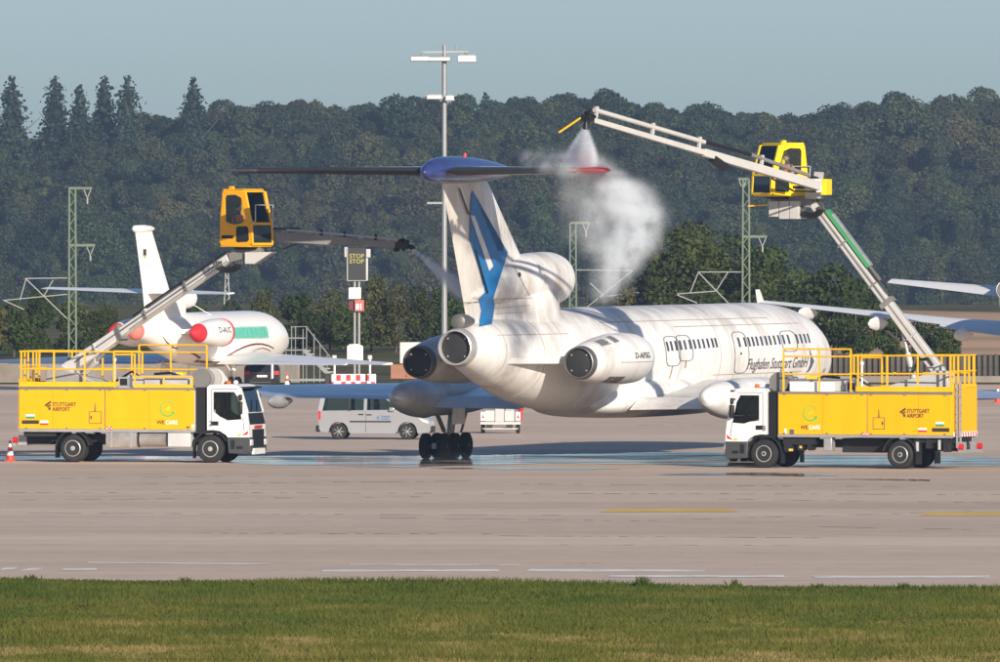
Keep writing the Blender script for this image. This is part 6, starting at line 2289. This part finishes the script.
for sd in (1, -1):
    MB().loft(wing_rings([(.5, 5.4, 1.6, 5.0, .20, 4), (5.6, 2.4, .9, 5.55, .09, 4)], sd)).build('tailplane', BW, far, 50)
    MB().loft(wing_rings([(1.6, 20.0, 13.0, 3.1, .36, 1.5), (5.5, 16.8, 12.9, 3.55, .20, 1.2), (13.9, 13.4, 12.0, 4.52, .07, 1)], sd)).build('wing', BG, far, 50)
    MB().loft(wing_rings([(2.2, 13.4, 12.1, 3.0, .10, 5), (5.5, 13.1, 12.1, 3.42, .08, 5)], sd)).build('flap', BW, far, 50)
    MB().loft([[L(a, sd * 13.9 + .03 * q, z) for a, q in ((a0_, 1), (a1_, 1), (a1_, -1), (a0_, -1))] for z, a0_, a1_ in ((4.45, 11.9, 13.3), (5.1, 11.5, 12.2))]).build('winglet', BW, far)
    for b, z in ((4.3, 3.1), (8.3, 3.6), (11.6, 4.05)):
        MB().loft([[L(a, sd * b + r * .4 * math.cos(t), z - .05 + r * math.sin(t)) for t in [2 * math.pi * i / 12 for i in range(12)]] for a, r in ((9.9, .04), (10.3, .2), (11.6, .32), (13.2, .26), (14.4, .03))]).build('flap_track_fairing', BW, far, 60)
    MB().cyl(L(15.2, sd * 1.9, .5), L(15.2, sd * 1.9, 2.8), .14).build('gear_strut', STEEL, far)
    MB().lathe([(-.2, .3), (-.22, .5), (.22, .5), (.2, .3)], L(15.2, sd * 1.9, .5), (0, 1, 0), 20).build('wheel', RUBBER, far)
MB().cyl(L(31, 0, .4), L(31, 0, 2.2), .1).build('gear_strut', STEEL, far)
MB().lathe([(-.2, .2), (-.22, .4), (.22, .4), (.2, .2)], L(31, 0, .4), (0, 1, 0), 16).build('wheel', RUBBER, far)

# --- floodlight mast
dm = 760
ms = F / dm
mo = at_ground(444.3, dm)
mast = thing('floodlight_mast', (mo[0], mo[1], 0), 0, 'tall grey floodlight mast behind the airliner tail', 'light mast')


def mz(py):
    return H - (py - HZ) / ms


def mx_(px):
    return (px - 444.3) / ms


GALV = mat('mast_galvanised', (.27, .27, .27), .5, metal=.3, var=.08)
MB().cyl((0, 0, 0), (0, 0, mz(60)), .17, .12, 16).cyl((0, 0, 0), (0, 0, .5), .32, .32, 16).build('pole', GALV, mast)
MB().cyl((0, 0, mz(64)), (0, 0, mz(45)), .10, .10, 10).bar((mx_(422), 0, mz(52.2)), (mx_(468), 0, mz(51.6)), .12, .09).bar((mx_(419), -.2, mz(57)), (mx_(424), 0, mz(52)), .06).bar((mx_(464), 0, mz(51.8)), (mx_(469), -.2, mz(56.5)), .06).cyl((mx_(456), 0, mz(51)), (mx_(456), 0, mz(46)), .04).build('crossbar', GALV, mast)
HOUS = mat('lamp_housing', (.26, .25, .23), .5, var=.1)
for x0, x1, y0, y1, m_ in ((410, 430, 55.5, 61.5, BOOMD), (428, 451, 56, 61.5, BOOMD), (457, 477, 54.5, 62.5, HOUS), (426, 443.2, 94, 99.5, HOUS), (444.6, 455, 94.5, 101, HOUS)):
    w0, w1 = mx_(x0), mx_(x1)
    lm = MB().prism([(w0, mz(y1)), (w1, mz(y1)), (w1 - .12, mz(y0)), (w0 + .12, mz(y0))], lambda u, v, q: (u, q, v), -.45, .25).build('floodlight', m_, mast, bevel=.02)
    MB().box(w0 + .06, w1 - .06, -.47, -.452, mz(y1) + .05, mz(y0) - .07).build('lens', MATS['lamp_glass'], lm)
MB().box(mx_(427), mx_(443), -.1, .1, mz(204), mz(202)).build('bracket', GALV, mast)

# --- lattice masts of the railway with their cantilevers
LATT = mat('lattice_green_grey', (.11, .145, .095), .6, var=.15)
INS = mat('cantilever_light', (.30, .30, .29), .5, var=.1)


def lattice(px, ytop, d, wpx, label, arms, tubes):
    s = F / d
    o = at_ground(px, d)
    t = thing('lattice_mast', (o[0], o[1], -.03), 0, label, 'mast', 'railway lattice masts')
    zt = H - (ytop - HZ) / s
    hw = wpx / s / 2
    for x in (-hw, hw):
        for y in (-hw, hw):
            MB().bar((x, y, 0), (x * .8, y * .8, zt), .09, .09).build('leg', LATT, t)
    br = MB()
    k, z = 0, .2
    while z < zt - .5:
        for y in (-hw, hw):
            q = 1 if k % 2 else -1
            br.bar((-hw * q * .9, y * .9, z), (hw * q * .9, y * .9, z + .5), .045)
        for x in (-hw, hw):
            q = 1 if k % 2 else -1
            br.bar((x * .9, -hw * q * .9, z), (x * .9, hw * q * .9, z + .5), .045)
        z += .5
        k += 1
    tag(br.build('bracing', LATT, t), None)
    f_ = lambda p: ((p[0] - px) / s, -.1, H - (p[1] - HZ) / s + .03)
    for a, b_ in arms:
        MB().bar(f_(a), f_(b_), .12, .14).build('arm', LATT, t)
        e = Vector(f_(b_)) + Vector((-.25 * (1 if b_[0] > a[0] else -1), 0, 0))
        MB().bar(e + Vector((-.22, 0, 0)), e + Vector((0, 0, -.55)), .04).bar(e + Vector((.22, 0, 0)), e + Vector((0, 0, -.55)), .04).cyl(e + Vector((0, 0, -.55)), e + Vector((0, 0, -.85)), .05).build('insulator', INS, t)
    for a, b_ in tubes:
        MB().cyl(f_(a), f_(b_), .032, .032, 8).build('cantilever_tube', INS, t)
    return t


lattice(72.5, 187, 800, 7.5, 'green lattice mast at the left above the business jet tail', [((69, 188.2), (92, 188.2)), ((69, 245.2), (95, 245.2))],
        [((25, 278.5), (70, 278)), ((26, 279), (69, 320.5)), ((53, 280), (44, 296)), ((3, 300.5), (70, 294)), ((5, 301), (24, 309.5)), ((26, 279), (20, 300))])
lattice(746, 178, 800, 7.5, 'green lattice mast standing in front of the tall trees', [((743, 236.5), (767, 236.5)), ((748, 179), (738, 179))],
        [((698, 272), (744, 272)), ((698, 272), (729, 304)), ((728, 272), (716, 291)), ((677, 294), (717, 291)), ((677, 295), (697, 303)), ((698, 273), (690, 293))])
lattice(573, 222, 900, 7, 'smaller green lattice mast right of the airliner intake', [((571, 222.8), (590, 222.8))],
        [((576, 270), (633, 270.5)), ((632, 271), (576, 316)), ((590, 283), (604, 296)), ((600, 297), (643, 292)), ((615, 297), (636, 303.5))])
for y0, nm in ((800.2, 'lower overhead railway wire strung between the lattice masts'), (800.9, 'upper overhead railway wire strung between the lattice masts')):
    zz = H - ((297 if y0 < 800.5 else 281) - HZ) / (F / 800)
    w_ = MB()
    for i in range(24):
        xa, xb = -48 + i * 4, -44 + i * 4
        sg = lambda x: zz + .25 * math.cos(x / 36 * math.pi)
        w_.cyl((xa, y0, sg(xa)), (xb, y0, sg(xb)), .013, .013, 6)
    tag(w_.build('overhead_wire', DARK), nm, 'wire', 'railway wires')
# far power pylon
pt = thing('power_pylon', (P(227, 300, 1500).x, 1500, terrain_h(P(227, 300, 1500).x, 1500)), 0, 'small distant lattice pylon above the business jet', 'pylon')
hp = H - (270 - HZ) / (F / 1500) - pt.location.z
for x in (-1, 1):
    for y in (-1, 1):
        MB().bar((x * .45, y * .45, 0), (x * .12, y * .12, hp), .09).build('leg', INS, pt)
br = MB()
for k in range(int(hp / .8)):
    z = k * .8
    w0_, w1_ = .45 - .33 * z / hp, .45 - .33 * (z + .8) / hp
    for y in (-1, 1):
        q = 1 if k % 2 else -1
        br.bar((-w0_ * q, y * w0_, z), (w1_ * q, y * w1_, z + .8), .06)
br.build('bracing', INS, pt)

# --- stop display on its post
ds = 735
ss = F / ds
o = at_ground(357, ds)
dp = thing('stop_display', (o[0], o[1], 0), 0, 'dark display board reading STOP on a post with a white box', 'display board')
sz = lambda py: H - (py - HZ) / ss
sx_ = lambda px: (px - 357) / ss
MB().box(sx_(347.5), sx_(366), -.15, .25, sz(280), sz(247.5)).build('housing', BLACK, dp, bevel=.02)
MB().box(sx_(347), sx_(347.8), -.2, .25, sz(280.5), sz(247)).box(sx_(366), sx_(368), -.2, .25, sz(280.5), sz(258)).box(sx_(347), sx_(368), -.2, .25, sz(280.8), sz(280.2)).build('bezel', GREY, dp)
MB().box(sx_(344.6), sx_(346.5), -.2, .2, sz(257), sz(247)).build('side_sensor', GREY, dp)
MB().box(sx_(366), sx_(370.5), -.22, .2, sz(257.5), sz(249)).build('side_camera', GREY, dp, bevel=.02)
LED = emit_mat('amber_led', (.30, .27, .06), .03)
for py in (258, 263.3):
    vs, fs = text_uv('STOP', .3, 0, 1, .006)
    wu = max(v[0] for v in vs)
    MB().add([(sx_(349.4) + u / wu * (14.8 / ss), -.156, sz(py) + v) for u, v in vs], fs).build('lettering', LED, dp)
MB().cyl((-.12, 0, 0), (-.12, 0, sz(281)), .07, .07, 10).cyl((.1, 0, 0), (.1, 0, sz(281)), .07, .07, 10).build('post', GALV, dp)
MB().box(sx_(348.6), sx_(361), -.35, .2, sz(299), sz(287.5)).build('control_box', WHITE, dp, bevel=.02)
rs = MB().box(sx_(355), sx_(364), -.30, -.22, sz(311), sz(300)).build('red_sign', mat('sign_red', (.62, .10, .08), .5), dp)
MB().box(sx_(349), sx_(354.6), -.1, -.05, sz(310), sz(301)).build('red_sign', MAROON, dp)
vs, fs = text_uv('81', .42, 0, 1, .012)
MB().add([(sx_(355.9) + u * .8, -.305, sz(309.4) + v) for u, v in vs], fs).build('lettering', emit_mat('lit_numeral', (.85, .75, .7), .25), rs)
MB().path([(sx_(362), -.1, sz(297)), (sx_(367), -.1, sz(299)), (sx_(367), -.1, sz(293)), (sx_(363), -.1, sz(291))], .03).build('cable', BLACK, dp)
MB().box(sx_(347), sx_(363), -.4, .4, sz(361.5), sz(346)).prism([(sx_(347), sz(346)), (sx_(363), sz(346)), (sx_(358), sz(344)), (sx_(350), sz(344.2))], lambda u, v, q: (u, q, v), -.4, .4).build('cabinet', SIGNW, dp, bevel=.03)

# --- boarding steps near the jet's nose
dst = 724
st_ = F / dst
o = at_ground(300, dst)
stp = thing('boarding_steps', (o[0], o[1], 0), 0, 'grey metal access steps with handrails at the business jet nose', 'steps')
gx_ = lambda px: (px - 300) / st_
gz = lambda py: max(0.0, H - (py - HZ) / st_)
for px, py in ((286, 332), (291.5, 326), (295.5, 326), (303, 329), (306.5, 326), (314, 334), (320, 344), (327, 355), (334, 358)):
    for y in (-.45, .45):
        MB().cyl((gx_(px), y, .15), (gx_(px), y, gz(py)), .024, .024, 8).build('post', STAIR, stp)
for y in (-.45, .45):
    MB().path([(gx_(291), y, gz(327)), (gx_(306), y, gz(326.5)), (gx_(334), y, gz(362))], .02).build('handrail', STAIR, stp)
    MB().bar((gx_(304), y, gz(350)), (gx_(335), y, .25), .06, .2).build('stringer', STAIR, stp)
for k in range(8):
    px = 305 + k * 3.9
    MB().box(gx_(px), gx_(px) + .28, -.45, .45, gz(351) - k * (gz(351) - .3) / 8, gz(351) - k * (gz(351) - .3) / 8 + .04).build('tread', GREY, stp)
for py in (338, 350, 364):
    MB().box(gx_(286), gx_(305), -.5, .5, gz(py) - .03, gz(py) + .03).build('platform', STAIR, stp)
MB().box(gx_(286), gx_(336), -.5, .5, .22, .34).build('base_frame', STAIR, stp)
for px in (288, 333):
    for y in (-.45, .45):
        MB().lathe([(-.05, .08), (-.05, .15), (.05, .15), (.05, .08)], (gx_(px), y, .15), (0, 1, 0), 14).build('wheel', RUBBER, stp)

# --- red and white barrier, posts, cabinet trailer, dark car
db = 714
bs = F / db
o = at_ground(354, db)
bar = thing('traffic_barrier', (o[0], o[1], 0), 0, 'red and white chequered barrier below the stop display', 'barrier')
MB().box(-23 / bs, 22 / bs, -.25, .25, 0, .70).build('barrier_body', SIGNW, bar, bevel=.03)
MB().box(-29 / bs, -23.4 / bs, -.25, .25, 0, .72).build('end_block', BLACK, bar, bevel=.02)
for i in range(9):
    for j in range(2):
        if (i + j) % 2 == 0:
            MB().box((-22.6 + i * 4.9) / bs, (-22.6 + i * 4.9 + 4.6) / bs, -.26, -.248, .04 + .33 * j, .33 + .33 * j).build('red_panel', REDP, bar)
for px, lab in ((334.5, 'thin white marker post at the left end of the chequered barrier'), (370, 'thin white marker post at the right end of the chequered barrier')):
    o = at_ground(px, db - .7)
    mp_ = thing('marker_post', (o[0], o[1], 0), 0, lab, 'post', 'thin marker posts')
    MB().cyl((0, 0, 0), (0, 0, 1.42), .05, .05, 10).build('pole', SIGNW, mp_)
    MB().box(-.1, .1, -.08, .08, 1.42, 1.62).build('lamp_head', GREY, mp_)
dtk = 719
o = at_ground(411, dtk)
svt = thing('service_trailer', (o[0], o[1], 0), 0, 'brown and white service trailer half hidden behind the left engine', 'trailer')
MB().box(-.55, .75, -.6, .6, 1.15, 2.2).build('white_cabinet', WBX, svt, bevel=.03)
MB().box(-1.0, 1.2, -.8, .8, .40, 1.12).build('trailer_body', mat('rust_brown', (.26, .12, .07), .7, var=.2), svt, bevel=.03)
MB().prism([(-.05, 0), (.35, 0), (.15, .3)], lambda u, v, q: (u, q, .55 + v), -.82, -.80).build('warning_triangle', ORANGE, svt)
MB().path([(-.2, -.85, .55), (0, -.9, .8), (.3, -.9, .6)], .05).build('hose', ORANGE, svt)
for x in (-.7, .9):
    for y in (-.7, .7):
        MB().lathe([(-.08, .1), (-.1, .24), (.1, .24), (.08, .1)], (x, y, .24), (0, 1, 0), 16).build('wheel', RUBBER, svt)
o = at_ground(262, 717.5)
car = thing('parked_car', (o[0], o[1], 0), R(90), 'dark parked car seen from behind under the business jet wing', 'car')
CARP = mat('car_dark_paint', (.022, .024, .03), .25, var=.1, coat=.5)
cp = [(-.0, .25), (-.05, .75), (.15, .95), (.45, 1.40), (1.9, 1.45), (2.7, 1.0), (3.7, .85), (3.8, .3)]
MB().loft([[(u, q * float(np.interp(v, [0, .95, 1.45], [.85, .85, .62])), v) for u, v in cp] for q in (-1, -.9, .9, 1)]).build('body', CARP, car, 30)
MB().prism([(-.62, 0), (.62, 0), (.55, 1), (-.55, 1)], lambda u, v, q: (.16 + .27 * v - q, u, .99 + .36 * v), -.005, .012).build('rear_window', GLASS, car)
for s in (1, -1):
    MB().box(-.07, .0, min(s * .6, s * .82), max(s * .6, s * .82), .62, .80).build('tail_lamp', REDP, car)
    for x in (.7, 3.1):
        MB().lathe([(-.1, .15), (-.1, .31), (.1, .31), (.1, .15)], (x, s * .75, .31), (0, 1, 0), 18).build('wheel', RUBBER, car)
MB().box(-.075, -.04, -.25, .25, .5, .6).build('number_plate', SIGNW, car)

# --- traffic cones
CONE_O = mat('cone_red', (.62, .05, .02), .55, var=.1)
for px, py, lab in ((10, 461.4, 'red and white traffic cone behind the left truck, nearest the puddle'), (287, 389, 'red and white traffic cone below the business jet wing'), (998, 403, 'red and white traffic cone at the right edge')):
    q = G(px, py)
    c = thing('traffic_cone', (q.x, q.y, 0), 0, lab, 'cone', 'traffic cones')
    MB().box(-.2, .2, -.2, .2, 0, .05).build('base', CONE_O, c, bevel=.015)
    for z0, z1, m_ in ((.05, .22, CONE_O), (.22, .38, SIGNW), (.38, .52, CONE_O), (.52, .64, SIGNW), (.64, .75, CONE_O)):
        r_ = lambda z: .155 - .125 * (z - .05) / .7
        MB().cyl((0, 0, z0), (0, 0, z1), r_(z0), r_(z1), 18).build('cone_band', m_, c)

# --- walls along the far edge of the apron
WALLC = mat('wall_concrete', (.24, .20, .17), .9, var=.2, scale=1, tint=(.1, .1, .06), tint_amt=.5, tint_scale=.7)
xl, xr = at_ground(-90, 734)[0], at_ground(300, 734)[0]
wl = thing('low_wall', (xl, 734, 0), 0, 'low weathered concrete wall along the apron behind the left truck', 'wall')
nseg = 7
for i in range(nseg):
    w_ = (xr - xl) / nseg
    MB().box(i * w_ + .01, (i + 1) * w_ - .01, -.15, .15, 0, 1.0 + .01 * (i % 2)).build('wall_panel', WALLC, wl, bevel=.02)
SLAT = mat('barrier_slats', (.075, .064, .055), .8, var=.25, scale=2, rand=.18)
xl, xr = at_ground(775, 737)[0], at_ground(1100, 737)[0]
wr = thing('slatted_barrier', (xl, 737, 0), 0, 'dark brown slatted noise barrier behind the right truck', 'barrier')
MB().box(0, xr - xl, -.15, .15, -.02, .30).build('concrete_base', WALLC, wr)
MB().box(0, xr - xl, .02, .10, .30, 1.36).build('backing', mat('barrier_back', (.03, .027, .024), .9), wr)
sm = None
k = 0
x = .1
while x < xr - xl:
    if sm is None:
        sm = MB().box(-.085, .085, -.10, .018, .31, 1.40).build('slat', SLAT, wr)
        sm.location.x = x
    else:
        c = sm.copy()
        col.objects.link(c)
        c.location.x = x
        c.scale.z = 1 + .008 * math.sin(k * 2.7)
    x += .29
    k += 1

# ================================================================ SPRAY AND MIST
def spray(name, blobs, dens, label, nscale=1.2, nlo=.32, nhi=.72, stretch=(1, 1, 1)):
    cs = [Vector(b[0]) for b in blobs]
    lo = [min(c[i] - b[1] for c, b in zip(cs, blobs)) for i in range(3)]
    hi = [max(c[i] + b[1] for c, b in zip(cs, blobs)) for i in range(3)]
    lo[2] = max(lo[2], .03)
    org = Vector(((lo[0] + hi[0]) / 2, (lo[1] + hi[1]) / 2, lo[2]))
    o = MB().box(lo[0] - org.x, hi[0] - org.x, lo[1] - org.y, hi[1] - org.y, 0, hi[2] - org.z)
    m = bpy.data.materials.new(name)
    m.use_nodes = True
    t = m.node_tree
    t.nodes.remove(t.nodes['Principled BSDF'])
    pv = node(t, 'ShaderNodeVolumePrincipled')
    pv.inputs['Color'].default_value = (.90, .95, 1.0, 1)
    pv.inputs['Anisotropy'].default_value = -0.2
    tc = node(t, 'ShaderNodeTexCoord')
    n1 = node(t, 'ShaderNodeTexNoise')
    n1.inputs['Scale'].default_value = nscale
    n1.inputs['Detail'].default_value = 5
    n1.inputs['Roughness'].default_value = .6
    mpn = node(t, 'ShaderNodeMapping')
    mpn.inputs['Scale'].default_value = stretch
    t.links.new(tc.outputs['Object'], mpn.inputs[0])
    t.links.new(mpn.outputs[0], n1.inputs['Vector'])
    acc = None
    for c, (_, r, wt) in zip(cs, blobs):
        dn = node(t, 'ShaderNodeVectorMath', operation='DISTANCE')
        dn.inputs[1].default_value = c - org
        t.links.new(tc.outputs['Object'], dn.inputs[0])
        mr = node(t, 'ShaderNodeMapRange', interpolation_type='SMOOTHERSTEP')
        mr.inputs[1].default_value, mr.inputs[2].default_value = r, 0.0
        mr.inputs[3].default_value, mr.inputs[4].default_value = 0.0, wt
        t.links.new(dn.outputs['Value'], mr.inputs[0])
        if acc is None:
            acc = mr.outputs[0]
        else:
            ad = node(t, 'ShaderNodeMath', operation='ADD')
            t.links.new(acc, ad.inputs[0])
            t.links.new(mr.outputs[0], ad.inputs[1])
            acc = ad.outputs[0]
    nr = node(t, 'ShaderNodeMapRange')
    nr.inputs[1].default_value, nr.inputs[2].default_value = nlo, nhi
    nr.inputs[3].default_value, nr.inputs[4].default_value = 0.12, 1.0
    t.links.new(n1.outputs[0], nr.inputs[0])
    mu = node(t, 'ShaderNodeMath', operation='MULTIPLY')
    t.links.new(acc, mu.inputs[0])
    t.links.new(nr.outputs[0], mu.inputs[1])
    md = node(t, 'ShaderNodeMath', operation='MULTIPLY')
    md.inputs[1].default_value = dens
    t.links.new(mu.outputs[0], md.inputs[0])
    t.links.new(md.outputs[0], pv.inputs['Density'])
    t.links.new(pv.outputs[0], t.nodes['Material Output'].inputs['Volume'])
    ob = o.build(name, m)
    ob.location = org
    return tag(ob, label, 'spray', kind='stuff')


def bl_(px, py, d, rpx, wt):
    return (P(px, py, d), rpx / (F / d), wt)


jet_b = [bl_(586 - .12 * (k * 3.4), 125 + k * 3.4, 504.9 + k * .55, 3.2 + k * 1.75, 3.4 / (1 + .32 * k)) for k in range(12)]
spray('spray_jet', jet_b, 6.0, 'white fan of fluid shooting down from the right spray nozzle', 3.0, .25, .6, (2, 2, .5))
cloud = [bl_(588, 166, 511, 24, .38), bl_(600, 174, 511, 26, .5), (P(612, 186, 510.5), .95, .85), bl_(622, 198, 509, 34, .75), bl_(636, 206, 509.5, 36, .6), bl_(634, 226, 510, 36, .7), bl_(628, 244, 510, 36, .65),
         bl_(618, 258, 510, 32, .55), bl_(612, 274, 510, 30, .5), bl_(606, 288, 510, 26, .4), bl_(604, 210, 509.6, 34, .35), bl_(566, 163, 508, 24, .5), bl_(546, 160, 508, 20, .4), bl_(528, 160, 508, 16, .28),
         bl_(650, 216, 510, 30, .3), bl_(600, 240, 510, 34, .25), bl_(648, 240, 510, 26, .25), bl_(575, 190, 509, 34, .12), bl_(585, 220, 509, 40, .12)]
spray('spray_cloud', cloud, 2.3, 'white cloud of spray drifting off the red tip of the tailplane', 1.5, .36, .66)
lft = [bl_(414 + k * 4.4, 250 + k * 3.7, 520.0 - k * .2, 2.6 + k * 1.1, 1.6 / (1 + .28 * k)) for k in range(12)]
spray('spray_jet', lft, 12, 'thin jet of spray leaving the left nozzle towards the fin', 3.0, .2, .6)
mist = [bl_(420 + k * 14, 460 + (k % 2) * 2, 527 - (k % 3), 16, .5) for k in range(6)]
spray('ground_mist', mist, .16, 'faint mist hanging over the wet ground at the landing gear', 1.5, .3, .7)

# ================================================================ HAZE
hm = bpy.data.materials.new('haze')
hm.use_nodes = True
t = hm.node_tree
t.nodes.remove(t.nodes['Principled BSDF'])
pv = node(t, 'ShaderNodeVolumePrincipled')
pv.inputs['Color'].default_value = (0.44, 0.64, 1.0, 1)
pv.inputs['Density'].default_value = 0.00006
t.links.new(pv.outputs[0], t.nodes['Material Output'].inputs['Volume'])
tag(MB().box(-3100, 3100, -250, 2985, -36, 44).build('haze', hm), 'thin pale morning haze filling the air over the airport', 'haze', kind='stuff')
